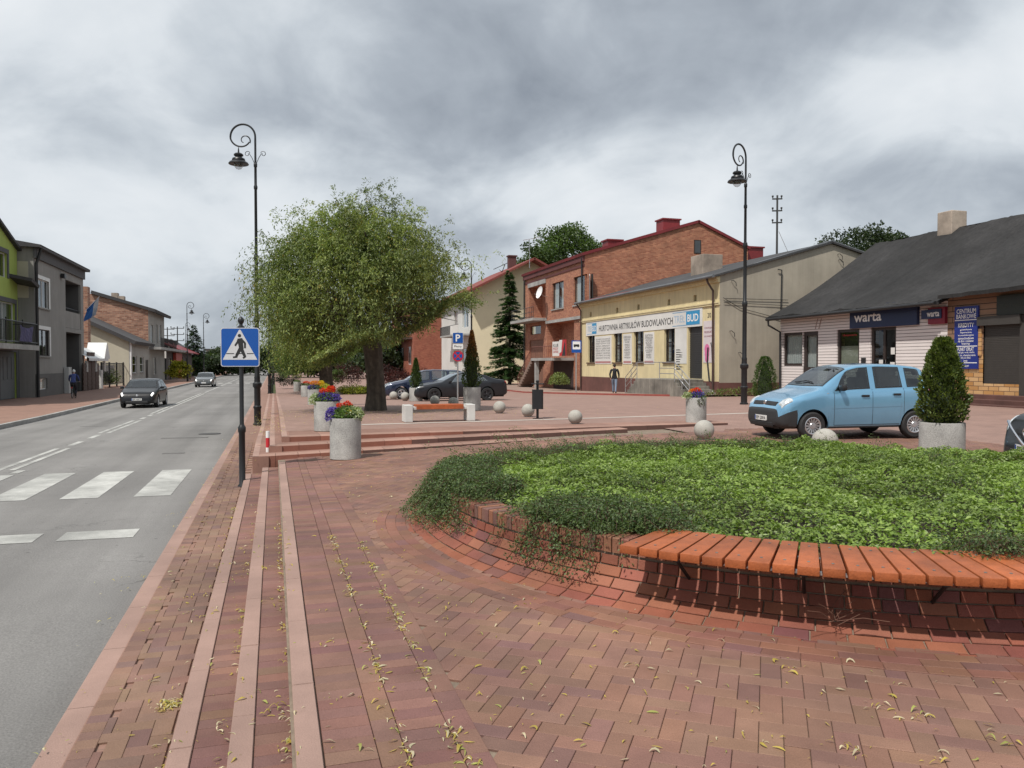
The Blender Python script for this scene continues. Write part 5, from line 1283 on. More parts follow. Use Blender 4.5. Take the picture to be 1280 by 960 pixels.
# ---------------- generic saloon / hatch shapes
def mk(kind, paint, **kw):
    base = dict(
        coupe=dict(L=4.46, W=1.72, top=[(0, .48), (.03, .56), (.08, .66), (.25, .74), (.9, .86), (1.25, .91), (1.55, 1.06), (1.95, 1.26), (2.25, 1.345), (2.6, 1.365), (3.0, 1.33), (3.4, 1.22), (3.75, 1.08), (4.0, 1.02), (4.3, 1.0), (4.40, .92), (4.46, .55)],
                   belt=[(0, .40), (.1, .62), (1.2, .845), (2.5, .88), (3.6, .94), (4.3, .94), (4.46, .8)], plan=[(0, .66), (.04, .78), (.15, .88), (.4, .96), (1.0, 1), (3.6, 1), (4.2, .95), (4.4, .88), (4.46, .78)],
                   cabin=[(0, 0), (1.2, 0), (1.5, .3), (2.0, .95), (2.2, 1), (3.0, 1), (3.5, .7), (3.85, .1), (4.46, 0)], tumble=.76, sill=[(0, .26), (.15, .2), (.6, .19), (3.8, .2), (4.3, .25), (4.46, .32)], axles=(.88, 3.42), wr=.315, tyre_w=.2, rim=.68,
                   doors=[(1.42, 2.66)], bonnet_lines=[1.2], bump_z=.5, seat_x=2.1, dash_x=1.5, mirror_x=1.62, side_windows=[((1.6, 2.0), (2.62, 2.60), 5.1, 6.3), ((2.72, 2.70), (3.50, 3.15), 5.1, 6.25)], screens=[((1.35, 1.32), (2.05, 2.16), 7.25), ((3.08, 3.05), (3.75, 3.82), 7.25)],
                   zones=[('door', lambda x, q, z: 1.42 <= x < 2.66 and 1.15 < q < 5.02)]),
        hatch=dict(L=4.15, W=1.735, top=[(0, .48), (.03, .58), (.08, .70), (.25, .80), (.8, .92), (1.1, .97), (1.4, 1.13), (1.75, 1.33), (2.0, 1.41), (2.5, 1.44), (3.2, 1.41), (3.6, 1.35), (3.8, 1.2), (3.98, .98), (4.08, .85), (4.15, .5)],
                   belt=[(0, .40), (.1, .65), (1.1, .9), (2.5, .93), (3.6, .97), (4.0, .92), (4.15, .7)], plan=[(0, .68), (.04, .80), (.15, .90), (.4, .965), (1.0, 1), (3.3, 1), (3.9, .95), (4.1, .88), (4.15, .8)],
                   cabin=[(0, 0), (1.05, 0), (1.35, .3), (1.8, .95), (2.0, 1), (3.6, 1), (3.85, .6), (4.0, .1), (4.15, 0)], tumble=.78, sill=[(0, .28), (.15, .22), (.6, .2), (3.5, .21), (4.0, .27), (4.15, .35)], axles=(.86, 3.37), wr=.31, tyre_w=.195, rim=.64,
                   doors=[(1.32, 2.30), (2.30, 3.05)], bonnet_lines=[1.05], bump_z=.5, seat_x=1.95, dash_x=1.35, mirror_x=1.46, side_windows=[((1.42, 1.78), (2.25, 2.25), 5.1, 6.3), ((2.36, 2.36), (3.05, 3.0), 5.1, 6.3), ((3.12, 3.1), (3.62, 3.45), 5.1, 6.25)], screens=[((1.2, 1.17), (1.82, 1.93), 7.25), ((3.66, 3.62), (3.92, 3.96), 7.25)],
                   zones=[('door', lambda x, q, z: 1.32 <= x < 3.05 and 1.15 < q < 5.02)]),
        estate=dict(L=4.5, W=1.76, top=[(0, .5), (.03, .6), (.1, .74), (.3, .84), (.9, .97), (1.15, 1.02), (1.45, 1.2), (1.8, 1.42), (2.05, 1.5), (2.6, 1.53), (3.8, 1.5), (4.15, 1.4), (4.32, 1.1), (4.42, .9), (4.5, .55)],
                   belt=[(0, .42), (.1, .68), (1.15, .93), (2.5, .97), (4.0, 1.02), (4.4, .92), (4.5, .75)], plan=[(0, .68), (.04, .80), (.15, .90), (.4, .965), (1.0, 1), (3.7, 1), (4.25, .95), (4.45, .88), (4.5, .8)],
                   cabin=[(0, 0), (1.1, 0), (1.4, .3), (1.85, .95), (2.05, 1), (4.05, 1), (4.25, .6), (4.38, .1), (4.5, 0)], tumble=.8, sill=[(0, .28), (.15, .22), (.6, .2), (3.9, .21), (4.35, .27), (4.5, .35)], axles=(.9, 3.6), wr=.315, tyre_w=.2, rim=.64,
                   doors=[(1.35, 2.35), (2.35, 3.25)], bonnet_lines=[1.1], bump_z=.5, seat_x=2.0, dash_x=1.4, mirror_x=1.5, side_windows=[((1.46, 1.82), (2.3, 2.3), 5.1, 6.3), ((2.42, 2.42), (3.2, 3.18), 5.1, 6.3), ((3.3, 3.3), (4.1, 3.95), 5.1, 6.25)], screens=[((1.25, 1.22), (1.88, 1.98), 7.25), ((4.12, 4.08), (4.28, 4.31), 7.25)],
                   zones=[('door', lambda x, q, z: 1.35 <= x < 3.25 and 1.15 < q < 5.02)]))[kind]
    base.update(bump_mat=paint, handle_mat=paint, mirror_mat=paint, glass=M_GLASS, spokes=5, spoke_w=(.05, .085), rim_mat=M_ALLOY); base.update(kw)
    return Car(**base)
M_LIT = pm('lit_headlamp', (.9, .9, .88), .2); M_LIT.node_tree.nodes['Principled BSDF'].inputs['Emission Color'].default_value = (1, .98, .92, 1); M_LIT.node_tree.nodes['Principled BSDF'].inputs['Emission Strength'].default_value = .9
def fit_out(c, t, plate_txt=None, lights_on=False):
    L = c.L; hm = M_LIT if lights_on else M_HEAD
    patch_on(c, 'headlight', hm, t, .05, .26, 5.4, 7.4, off=.008, n=5); patch_on(c, 'grille', M_BLACK, t, .04, .075, 8.4, 10, off=.006, n=4)
    patch_on(c, 'tail_light', M_TAIL, t, L-.16, L-.03, 4.0, 6.2, off=.008, n=5)
    b = MB(); b.obox((L/2-.01, 0, .30), (.05, 1.0, .12), bev=.02); b.build('lower_grille', M_BLACK, t)
    if plate_txt is not None: plate(t, (L/2+.014, 0, .44), (1, 0, .03), plate_txt)
    b = MB(); p = Vector(c.P(.055, 10, 1, .01)); b.sphere(p, .05, 12, 8, (.4, 1, 1)); b.build('badge', M_CHROME, t, smooth=True)
M_DGREY = pm('dark_grey_paint', (.014, .0155, .020), .3, 0, .06, 2.5, spec=.4, coat=.35); GL2 = glassmat('tinted_reflecting_glass', (.7, .85, .85), .9, .03, .26); M_BLK = pm('black_paint', (.008, .0085, .010), .33, 0, .05, 2.5, spec=.35, coat=.25); M_NAVY = carpaint('navy_paint', (.012, .02, .05), .3); M_SILV = carpaint('dark_silver_paint', (.10, .105, .105), .5)
# dark coupe side-on behind the bench, nose to the left
c = mk('coupe', M_DGREY, glass=GL2, rim_mat=pm('dark_alloy', (.05, .05, .055), .35, .6))
fwp, rwp = G(545, 501.5), G(611, 500.5); D = (fwp+rwp)/2; ax = Vector((rwp.x-fwp.x, rwp.y-fwp.y)).normalized(); nrm = Vector((-ax.y, ax.x)); nrm = nrm if nrm.y > 0 else -nrm
ct = Vector((D.x, D.y))+nrm*.80; k = (rwp-fwp).length/2.54
t, _ = build_car(c, 'dark grey coupe parked side-on behind the timber bench', (ct.x, ct.y, z_far(ct.y)), math.atan2(-ax.y, -ax.x), M_DGREY); t.scale = (k,)*3 if .8 < k < 1.25 else (1,)*3; fit_out(c, t); print('coupe scale', k)
b = MB(); b.tube([(-2.2, 0, .32), (-2.36, 0, .32), (-2.40, 0, .42)], .02, 6); b.build('tow_hook', M_STEEL, t)
# two cars beyond it
c = mk('estate', M_NAVY, glass=GL2); q = on_y(519, 480, ct.y+4.2); t, _ = build_car(c, 'dark blue car beyond the coupe with a bright windscreen', (q.x+.6, ct.y+4.2, z_far(ct.y+4.2)), math.atan2(-ax.y, -ax.x)-.12, M_NAVY, hi=False); fit_out(c, t)
# oncoming hatchback
c = mk('hatch', M_BLK); g = on_z(176, 510, z_road(40)); t, _ = build_car(c, 'black hatchback driving towards the zebra crossing', (g.x-.1, g.y+2.0, z_road(40)-.01), -PI/2-.03, M_BLK, name='moving_car'); fit_out(c, t, 'EPI 40K7', True); t.scale = (1.04,)*3
c = mk('hatch', M_SILV); g = on_z(255, 484, z_road(70)); t, _ = build_car(c, 'dark silver car following far behind on the same road', (g.x, g.y+2, z_road(70)-.01), -PI/2-.02, M_SILV, name='moving_car', hi=False); fit_out(c, t, '', True)
# black car entering at the right edge
c = mk('hatch', M_BLK, top=[(0, .50), (.03, .62), (.08, .80), (.25, .92), (.8, 1.03), (1.1, 1.08), (1.4, 1.24), (1.75, 1.46), (2.0, 1.56), (2.5, 1.6), (3.2, 1.57), (3.6, 1.5), (3.8, 1.3), (3.98, 1.05), (4.08, .9), (4.15, .5)], belt=[(0, .42), (.1, .75), (1.1, 1.0), (2.5, 1.04), (3.6, 1.08), (4.0, 1.0), (4.15, .7)])
mz_rz = PI-.42; L = 4.15; fr = Vector((math.cos(mz_rz), math.sin(mz_rz))); em = CAM+ray(1283, 536)*10.3; pos = Vector((em.x, em.y))-fr*(L/2)
t, _ = build_car(c, 'black car at the right edge of the square, only its nose in view', (pos.x, pos.y, z_plaza(pos.x, pos.y)), mz_rz, M_BLK); fit_out(c, t)
plate(t, (L/2+.014, .0, .47), (1, 0, .03), 'EPI HA49', .5, .11)
b = MB(); pts = [(L/2-.005-.10*abs(y)**1.5, y, .82-.30*(1-abs(y)/.52)**.8 if abs(y) < .52 else .82) for y in np.linspace(-.52, .52, 25)]; b.tube([(p[0]+.02, p[1], p[2]) for p in pts], .018, 6); b.build('grille_wing', M_CHROME, t, smooth=True)
b = MB(); cc = Vector((L/2+.0, 0, .70)); b.tube([cc+Vector((0, .075*math.cos(a), .06*math.sin(a))) for a in np.linspace(0, 2*PI, 22)], .009, 6, caps=False); b.tube([cc+Vector((0, y, z)) for y, z in ((-.07, .02), (-.03, .02), (0, -.015), (.03, .02), (.07, .02))], .009, 6); b.build('badge_ring', M_CHROME, t, smooth=True)
# ================================================================== people
M_CLOTH = pm('cloth', (1, 1, 1), .9, 0, .15, 14, .2, 60, attr=True)
def skin_body(J, E, root, colf, name, parent, sub=1):
    """J: {name:(xyz, radius)}; E edges; one continuous skinned surface coloured by region"""
    names = list(J); me = bpy.data.meshes.new(name); me.from_pydata([J[n][0] for n in names], [(names.index(a), names.index(b)) for a, b in E], [])
    o = bpy.data.objects.new(name, me); COL.objects.link(o); md = o.modifiers.new('skin', 'SKIN'); md.branch_smoothing = .4
    for i, n in enumerate(names):
        r = J[n][1]; sv = me.skin_vertices[0].data[i]; sv.radius = (r, r) if not hasattr(r, '__len__') else r; sv.use_root = (n == root)
    sm = o.modifiers.new('sub', 'SUBSURF'); sm.levels = sub; sm.render_levels = sub
    dg = bpy.context.evaluated_depsgraph_get(); m2 = bpy.data.meshes.new_from_object(o.evaluated_get(dg)); bpy.data.objects.remove(o)
    m2.name = name
    for a in list(m2.attributes):
        if a.name == 'col': m2.attributes.remove(a)
    at = m2.attributes.new('col', 'FLOAT_COLOR', 'FACE'); c = []
    for p in m2.polygons: c += [*colf(p.center), 1]
    at.data.foreach_set('color', np.array(c, np.float32)); m2.polygons.foreach_set('use_smooth', [True]*len(m2.polygons)); m2.materials.clear(); m2.materials.append(M_CLOTH)
    return link(name, m2, parent)
SKIN = (.42, .24, .16)
def fingers(b, w, d, palm_r, s=1):
    """five short curled digits from the wrist end; w wrist, d hand direction"""
    d = d.normalized(); a = d.orthogonal().normalized(); c = d.cross(a)
    b.tube([w, w+d*.05, w+d*.095], [.020, .032, .026], 7)
    for i, l in enumerate((.062, .075, .070, .055)):
        o = w+d*.085+a*(i-1.5)*.017; b.tube([o, o+d*l*.5+c*.008, o+d*l*.85+c*.028], [.009, .0085, .007], 5)
    o = w+d*.03+a*.026; b.tube([o, o+d*.03+a*.028, o+d*.065+a*.03+c*.012], [.011, .010, .008], 5)
def head(t, c, r, yaw, hair=(.03, .022, .016), cap=None):
    R = Matrix.Translation(c) @ Matrix.Rotation(yaw, 4, 'Z')
    b = MB(); h = MB(); h.sphere((0, 0, 0), r, 18, 14, (.98, .80, 1.22)); h.sphere((r*.55, 0, -r*.55), r*.62, 12, 8, (.8, .9, .85))
    h.add([(r*.93, -.014, -r*.02), (r*.93, .014, -r*.02), (r*.95, 0, r*.25), (r*1.16, 0, -r*.06)], [(0, 1, 3), (0, 3, 2), (1, 2, 3)])
    for s in (1, -1): h.sphere((-.01, s*r*.80, 0), r*.2, 8, 6, (.6, .4, 1.2))
    b.merge(h, R); o = b.build('head', pm('skin', SKIN, .6, 0, .08, 20), t, smooth=True)
    e = MB(); k = MB()
    for s in (1, -1): k.sphere((r*.86, s*r*.32, r*.12), r*.11, 8, 6)
    k.obox((r*1.0, 0, -r*.5), (.01, r*.5, .012)); e.merge(k, R); e.build('features', pm('eye_dark', (.03, .02, .018), .3), o)
    b = MB(); h = MB(); h.sphere((-r*.10, 0, r*.16), r*1.06, 18, 12, (.98, .86, 1.12)); hv = [v for v in h.v]
    h.v = [(x if x < r*.55 else r*.55+(x-r*.55)*.1, y, z if z > -r*.62 else -r*.62) for x, y, z in hv]; b.merge(h, R); b.build('hair' if cap is None else 'cap', pm('hair_%g' % hair[0], cap or hair, .8, 0, .2, 30), t, smooth=True)
def walker(label, loc, yaw, H, jacket, trousers, shoes=(.02, .02, .02), stride=.24, hair=(.02, .016, .012)):
    t = thing('person', label, 'person', loc, yaw, None); k = H/1.75
    V = lambda x, y, z: Vector((x*k, y*k, z*k)); s = stride
    J = {'pelvis': (V(0, 0, .95), .15*k), 'waist': (V(0, 0, 1.08), .145*k), 'chest': (V(.01, 0, 1.30), (.18*k, .13*k)), 'neck0': (V(0, 0, 1.45), .085*k), 'neck': (V(.015, 0, 1.53), .055*k), 'skull': (V(.02, 0, 1.60), .06*k)}
    E = [('pelvis', 'waist'), ('waist', 'chest'), ('chest', 'neck0'), ('neck0', 'neck'), ('neck', 'skull')]
    for sd, sg in (('l', 1), ('r', -1)):
        f = s*sg
        J.update({sd+'hip': (V(.0, .10*sg, .88), .115*k), sd+'knee': (V(f*.55+.03, .10*sg, .49), .072*k), sd+'ank': (V(f-.03, .10*sg, .09), .05*k), sd+'toe': (V(f+.13, .115*sg, .045), .042*k),
                  sd+'sho': (V(0, .19*sg, 1.40), .078*k), sd+'elb': (V(-f*.35-.04, .26*sg, 1.13), .058*k), sd+'wri': (V(-f*.7+.10, .235*sg, .93), .042*k)})
        E += [('pelvis', sd+'hip'), (sd+'hip', sd+'knee'), (sd+'knee', sd+'ank'), (sd+'ank', sd+'toe'), ('neck0', sd+'sho'), (sd+'sho', sd+'elb'), (sd+'elb', sd+'wri')]
    def colf(c):
        if c.z > 1.5*k: return SKIN
        if c.z < .10*k: return shoes
        if c.z < .86*k and abs(c.y) < .215*k: return trousers
        return jacket
    skin_body(J, E, 'pelvis', colf, 'body', t, 2)
    head(t, V(.03, 0, 1.645), .092*k, 0, hair)
    for sd, sg in (('l', 1), ('r', -1)):
        b = MB(); w = J[sd+'wri'][0]; fingers(b, w, (w-J[sd+'elb'][0]), .04); b.build('hand', pm('skin', SKIN, .6, 0, .08, 20), t, smooth=True)
    return t
g = on_x(768, 491.5, 19.9); zman = z_far(g.y)+.10
D = (g-CAM).dot(ray(640, 455).normalized()); walker('person in a black jacket and pale jeans walking past the yellow shop', (g.x, g.y, zman), 1.0, 36.5*D/F, (.012, .013, .016), (.17, .22, .30), stride=.20)
g = on_x(236.5, 482, -11); walker('distant person in dark clothes standing on the far pavement by the lamp', (g.x, g.y, z_road(g.y)+.12), -1.3, 1.8, (.03, .03, .04), (.03, .03, .035), stride=.10)
# cyclist riding away along the left pavement
g = on_z(90.5, 498, z_road(45)+.12); yaw = PI/2+.05
bk = thing('bicycle', 'dark bicycle ridden along the left pavement', 'bicycle', (g.x, g.y+.4, z_road(g.y)+.125), yaw)
for xx in (.52, -.52):
    wh = bpy.data.objects.new('wheel', None); COL.objects.link(wh); wh.parent = bk
    b = MB(); b.tube([(xx+.34*math.cos(a), 0, .345+.34*math.sin(a)) for a in np.linspace(0, 2*PI, 30)], .02, 6, caps=False); b.build('tyre', M_RUB, wh, smooth=True)
    b = MB()
    for k in range(9):
        a = PI*k/9; b.tube([(xx+.33*math.cos(a), 0, .345+.33*math.sin(a)), (xx-.33*math.cos(a), 0, .345-.33*math.sin(a))], .002, 4)
    b.build('spokes', M_STEEL, wh)
b = MB(); P_ = dict(bb=(-.08, 0, .30), seat=(-.22, 0, .80), head=(.34, 0, .78), rear=(-.52, 0, .345), front=(.52, 0, .345), hb=(.30, 0, .98))
for a, c in (('bb', 'seat'), ('bb', 'head'), ('seat', 'head'), ('bb', 'rear'), ('seat', 'rear'), ('head', 'front'), ('head', 'hb')): b.tube([P_[a], P_[c]], .017, 7)
b.build('frame', pm('bike_paint', (.03, .05, .05), .4), bk, smooth=True)
b = MB(); b.tube([(.22, -.29, 1.02), (.30, -.15, 1.0), (.30, .15, 1.0), (.22, .29, 1.02)], .013, 6); b.build('handlebar', M_STEEL, bk, smooth=True)
b = MB(); b.sphere((-.24, 0, .86), .12, 10, 6, (1.1, .7, .35)); b.build('saddle', M_BLACK, bk, smooth=True)
b = MB(); b.box(-.72, -.60, -.05, .05, .62, .70); b.build('rear_light', M_TAIL, bk)
cyc = thing('person', 'cyclist in a blue jacket and white cap riding away past the grey house', 'person', (g.x, g.y+.4, z_road(g.y)+.125), yaw)
V = lambda x, y, z: Vector((x, y, z))
J = {'pelvis': (V(-.22, 0, .96), .155), 'waist': (V(-.17, 0, 1.10), .15), 'chest': (V(-.06, 0, 1.33), (.185, .13)), 'neck0': (V(.0, 0, 1.47), .085), 'neck': (V(.035, 0, 1.54), .055), 'skull': (V(.05, 0, 1.60), .06)}
E = [('pelvis', 'waist'), ('waist', 'chest'), ('chest', 'neck0'), ('neck0', 'neck'), ('neck', 'skull')]
for sd, sg, kz, az in (('l', 1, (.16, .66), (-.02, .24)), ('r', -1, (.10, .50), (-.06, .11))):
    J.update({sd+'hip': (V(-.18, .10*sg, .92), .115), sd+'knee': (V(kz[0], .11*sg, kz[1]), .075), sd+'ank': (V(az[0]-.06, .11*sg, az[1]+.06), .05), sd+'toe': (V(az[0]+.10, .115*sg, az[1]+.02), .042), sd+'sho': (V(-.02, .19*sg, 1.42), .078), sd+'elb': (V(.10, .27*sg, 1.19), .056), sd+'wri': (V(.24, .28*sg, 1.06), .042)})
    E += [('pelvis', sd+'hip'), (sd+'hip', sd+'knee'), (sd+'knee', sd+'ank'), (sd+'ank', sd+'toe'), ('neck0', sd+'sho'), (sd+'sho', sd+'elb'), (sd+'elb', sd+'wri')]
skin_body(J, E, 'pelvis', lambda c: SKIN if c.z > 1.53 else ((.05, .07, .20) if c.z > 1.0 else ((.03, .03, .04) if c.z > .3 else (.03, .025, .02))), 'body', cyc, 2)
head(cyc, V(.06, 0, 1.66), .10, 0, cap=(.6, .6, .6))
for sg in (1, -1): b = MB(); fingers(b, V(.22, .28*sg, 1.06), V(.08, 0, -.05), .04); b.build('hand', pm('skin', SKIN, .6, 0, .08, 20), cyc, smooth=True)
# ================================================================== right-hand houses
def wp(ax, pos, inn, a, z, d=0): return (pos+inn*d, a, z) if ax == 'x' else (a, pos+inn*d, z)
def wall_holes(ax, pos, inn, a0, a1, z0, z1, holes, depth=.14):
    """wall face with real openings and reveals. holes (a0,a1,z0,z1)"""
    b = MB(); A = sorted(set([a0, a1]+[v for h in holes for v in h[:2]])); Z = sorted(set([z0, z1]+[v for h in holes for v in h[2:4]]))
    A = [v for v in A if a0 <= v <= a1]; Z = [v for v in Z if z0 <= v <= z1]
    for i in range(len(A)-1):
        for j in range(len(Z)-1):
            am, zm = (A[i]+A[i+1])/2, (Z[j]+Z[j+1])/2
            if any(h[0] < am < h[1] and h[2] < zm < h[3] for h in holes): continue
            b.quad(wp(ax, pos, inn, A[i], Z[j]), wp(ax, pos, inn, A[i+1], Z[j]), wp(ax, pos, inn, A[i+1], Z[j+1]), wp(ax, pos, inn, A[i], Z[j+1]))
    for h in holes:
        c = [(h[0], h[2]), (h[1], h[2]), (h[1], h[3]), (h[0], h[3])]
        for k in range(4):
            p, q = c[k], c[(k+1) % 4]; b.quad(wp(ax, pos, inn, *p), wp(ax, pos, inn, *q), wp(ax, pos, inn, *q, depth), wp(ax, pos, inn, *p, depth))
    return b
def wbox(b, ax, pos, inn, a0, a1, z0, z1, d0, d1, col=None, bev=0):
    lo, hi = sorted((pos+inn*d0, pos+inn*d1))
    return b.box(lo, hi, a0, a1, z0, z1, col, bev) if ax == 'x' else b.box(a0, a1, lo, hi, z0, z1, col, bev)
def window(par, ax, pos, inn, h, fm, pane=None, nv=1, nh=1, depth=.14, fw=.06, sill=None, name='window', curtain=None, bars=False):
    a0, a1, z0, z1 = h; d0, d1 = depth-.06, depth; b = MB(); e = .001
    for k in range(nv+1):
        c = lerp(a0+fw/2, a1-fw/2, k/nv); wbox(b, ax, pos, inn, c-fw/2+e, c+fw/2-e, z0+e, z1-e, d0, d1)
    for k in range(nh+1):
        c = lerp(z0+fw/2, z1-fw/2, k/nh); wbox(b, ax, pos, inn, a0+fw, a1-fw, c-fw/2+e, c+fw/2-e, d0+.004, d1-.004)
    w = b.build(name, fm, par, world=True)
    b = MB(); b.quad(wp(ax, pos, inn, a0, z0, depth-.02), wp(ax, pos, inn, a1, z0, depth-.02), wp(ax, pos, inn, a1, z1, depth-.02), wp(ax, pos, inn, a0, z1, depth-.02)); b.build('pane', pane or M_WGL, w, world=True)
    b = MB(); b.quad(wp(ax, pos, inn, a0-.02, z0-.02, depth+.32), wp(ax, pos, inn, a1+.02, z0-.02, depth+.32), wp(ax, pos, inn, a1+.02, z1+.02, depth+.32), wp(ax, pos, inn, a0-.02, z1+.02, depth+.32)); b.build('dark_room', M_ROOM, w, world=True)
    if curtain:
        b = MB(); n = 18
        for (f0, f1) in curtain:
            c0, c1 = lerp(a0, a1, f0), lerp(a0, a1, f1)
            for i in range(n):
                t0, t1 = i/n, (i+1)/n; b.quad(wp(ax, pos, inn, lerp(c0, c1, t0), z0, depth+.06+.02*(i % 2)), wp(ax, pos, inn, lerp(c0, c1, t1), z0, depth+.06+.02*((i+1) % 2)), wp(ax, pos, inn, lerp(c0, c1, t1), z1, depth+.06+.02*((i+1) % 2)), wp(ax, pos, inn, lerp(c0, c1, t0), z1, depth+.06+.02*(i % 2)))
        b.build('curtain', M_CURT, w, world=True)
    if sill:
        b = MB(); wbox(b, ax, pos, inn, a0-.10, a1+.10, z0-.10, z0-.002, -.09, depth*.6, bev=.008); b.build('sill', sill, w, world=True)
    if bars:
        b = MB(); n = 7
        for k in range(1, n): c = lerp(a0, a1, k/n); wbox(b, ax, pos, inn, c-.008, c+.008, z0+.01, z1-.01, depth-.095, depth-.08)
        for k in range(1, 5): c = lerp(z0, z1, k/5); wbox(b, ax, pos, inn, a0+.01, a1-.01, c-.008, c+.008, depth-.08, depth-.066)
        b.build('security_bars', M_IRON, w, world=True)
    return w
M_WGL = glassmat('window_glass', (.75, .8, .8), .85, .02, .10); M_ROOM = pm('dark_room', (.03, .029, .028), 1, 0, .5, 1.2); M_CURT = pm('net_curtain', (.78, .78, .76), .95, 0, .08, 9)
M_DFRAME = pm('dark_brown_frame', (.03, .02, .017), .5, 0, .2, 8); M_WFRAME = pm('white_frame', (.68, .68, .66), .45, 0, .05, 5)
M_TIN = pm('tin', (.19, .20, .21), .45, .5, .18, 2.5, dirt=.25); M_REDTIN = pm('red_tin', (.22, .025, .03), .5, .1, .16, 1.5, dirt=.2)
def px_x(X, l, r, t, b_):
    """rectangle read off the photograph on the plane x = X -> (y0, y1, z0, z1); the left pixel is the far end"""
    ym, c = (t+b_)/2, (l+r)/2
    f, n = on_x(l, ym, X), on_x(r, ym, X); m = on_x(c, t, X), on_x(c, b_, X); return (min(f.y, n.y), max(f.y, n.y), m[1].z, m[0].z)
def px_y(Y, l, r, t, b_):
    f, n = on_y(l, (t+b_)/2, Y), on_y(r, (t+b_)/2, Y); c = (l+r)/2; return (f.x, n.x, on_y(c, b_, Y).z, on_y(c, t, Y).z)
def wtext(par, ax, X, a, z, s, h, w, mat, out, off=.01, bold=.0, name='lettering'):
    o = (X, a, z) if ax == 'x' else (a, X, z)
    M = face_mat(Vector(o)+Vector(out)*off, out); b = MB(); b.merge(textmesh(s, h, w, bold=bold), M)
    return b.build(name, mat, par, world=True, fix=False)
def panel(par, name, ax, X, inn, rect, mat, d=.03, z=0): b = MB(); wbox(b, ax, X, inn, rect[0], rect[1], rect[2], rect[3], -d, -.003+z); return b.build(name, mat, par, world=True)
def pipe(par, pts, r, mat, name='downpipe'): b = MB(); b.tube(pts, r, 8); return b.build(name, mat, par, smooth=True, world=True)
def slabroof(par, name, quad, th, mat):
    """thin roof plane from 4 points"""
    b = MB(); n = (Vector(quad[1])-Vector(quad[0])).cross(Vector(quad[3])-Vector(quad[0])).normalized(); n = n if n.z > 0 else -n
    lo = [tuple(Vector(p)-n*th) for p in quad]; b.add([*quad, *lo], [(0, 1, 2, 3), (4, 5, 6, 7)]+[(i, (i+1) % 4, 4+(i+1) % 4, 4+i) for i in range(4)]); return b.build(name, mat, par, world=True)
OX = (-1, 0, 0)
# ---------------------------------------------------------------- yellow hardware shop
X = 22.6; Y0, Y1 = 36.6, 56.2
shop = thing('hardware_shop', 'yellow single-storey building materials shop with a long white banner and list boards', 'shop', (X, Y0, -.2))
M_YEL = pm('yellow_render', (.70, .60, .36), .9, 0, .08, 1.4, .15, 60, dirt=.10, streak=.12); M_PLINTH = pm('red_brown_plinth', (.145, .062, .052), .85, 0, .2, 2, dirt=.3); M_GABLE = pm('stained_grey_render', (.36, .325, .262), .92, 0, .12, .9, .2, 40, dirt=.20, streak=.10)
M_DOOR = pm('dark_shutter', (.045, .045, .047), .55, .2, .1, 5)
wins = [px_x(X, 734.8, 743.4, 414.5, 455), px_x(X, 766.9, 777.5, 410, 453), px_x(X, 792.2, 804.4, 407, 452), px_x(X, 830.2, 843.4, 402.5, 450.5)]
doorr = px_x(X, 860, 877.8, 400, 469)
zt = sum(w[3] for w in wins)/4; zb = sum(w[2] for w in wins)/4; wins = [(w[0], w[1], zb, zt) for w in wins]
doorr = (doorr[0], doorr[1], zb-.95, zt-.05)
vents = [px_x(X, px-2.4, px+2.4, py-2.6, py+2.6) for px, py in ((738.4, 393), (771.5, 387.5), (798, 384), (836, 378), (868.7, 373))]
zv = sum(v[2]+v[3] for v in vents)/10; vents = [((v[0]+v[1])/2-.17, (v[0]+v[1])/2+.17, zv-.17, zv+.17) for v in vents]
EZ = 6.25
wall_holes('x', X, 1, Y0, Y1, .62, EZ, wins+[doorr]+vents, .22).build('wall', M_YEL, shop, world=True)
b = MB(); wbox(b, 'x', X, 1, Y0+.001, Y1, -1.2, .66, -.04, .3); b.build('plinth', M_PLINTH, shop, world=True)
ridge = (29.6, 8.25)
b = MB(); b.poly([(X, Y0, -1), (34.2, Y0, -1), (34.2, Y0, 7.2), (ridge[0], Y0, ridge[1]), (X, Y0, EZ+.05)]); b.build('gable_wall', M_GABLE, shop, world=True)
b = MB(); wbox(b, 'y', Y0, 1, X-.038, 34, -1.2, .60, -.03, .1); b.build('plinth', M_PLINTH, shop, world=True)
for v in vents: panel(shop, 'vent_recess', 'x', X+.2, 1, v, M_ROOM, .001)
for i, w in enumerate(wins): window(shop, 'x', X, 1, w, M_DFRAME, nv=2, nh=2, depth=.2, fw=.07, sill=pm('brown_sill', (.13, .085, .055), .8), bars=True, curtain=[(0, .3)] if i == 0 else [(.55, .9)])
b = MB(); wbox(b, 'x', X, 1, *doorr, .14, .2)
for k in range(26): z = lerp(doorr[2], doorr[3], k/26); wbox(b, 'x', X, 1, doorr[0], doorr[1], z, z+.045, .12, .145)
b.build('door', M_DOOR, shop, world=True)
b = MB()
for (z0, z1, d) in ((zv-.55, zv-.45, .07), (zv-.45, zv-.38, .10), (EZ-.32, EZ-.18, .12), (EZ-.18, EZ-.03, .20)): wbox(b, 'x', X, 1, Y0-.02, Y1, z0, z1, -d, .02)
b.build('cornice', M_YEL, shop, world=True)
slabroof(shop, 'roof', [(X-.45, Y0-.15, EZ+.02), (X-.45, Y1+.0, EZ+.02), (ridge[0], Y1, ridge[1]+.12), (ridge[0], Y0-.15, ridge[1]+.12)], .10, pm('dark_roof_felt', (.055, .055, .058), .9, 0, .2, 2, dirt=.3))
slabroof(shop, 'roof', [(34.6, Y0-.15, 7.15), (34.6, Y1, 7.15), (ridge[0], Y1, ridge[1]+.122), (ridge[0], Y0-.15, ridge[1]+.122)], .10, pm('dark_roof_felt', (.055, .055, .058), .9))
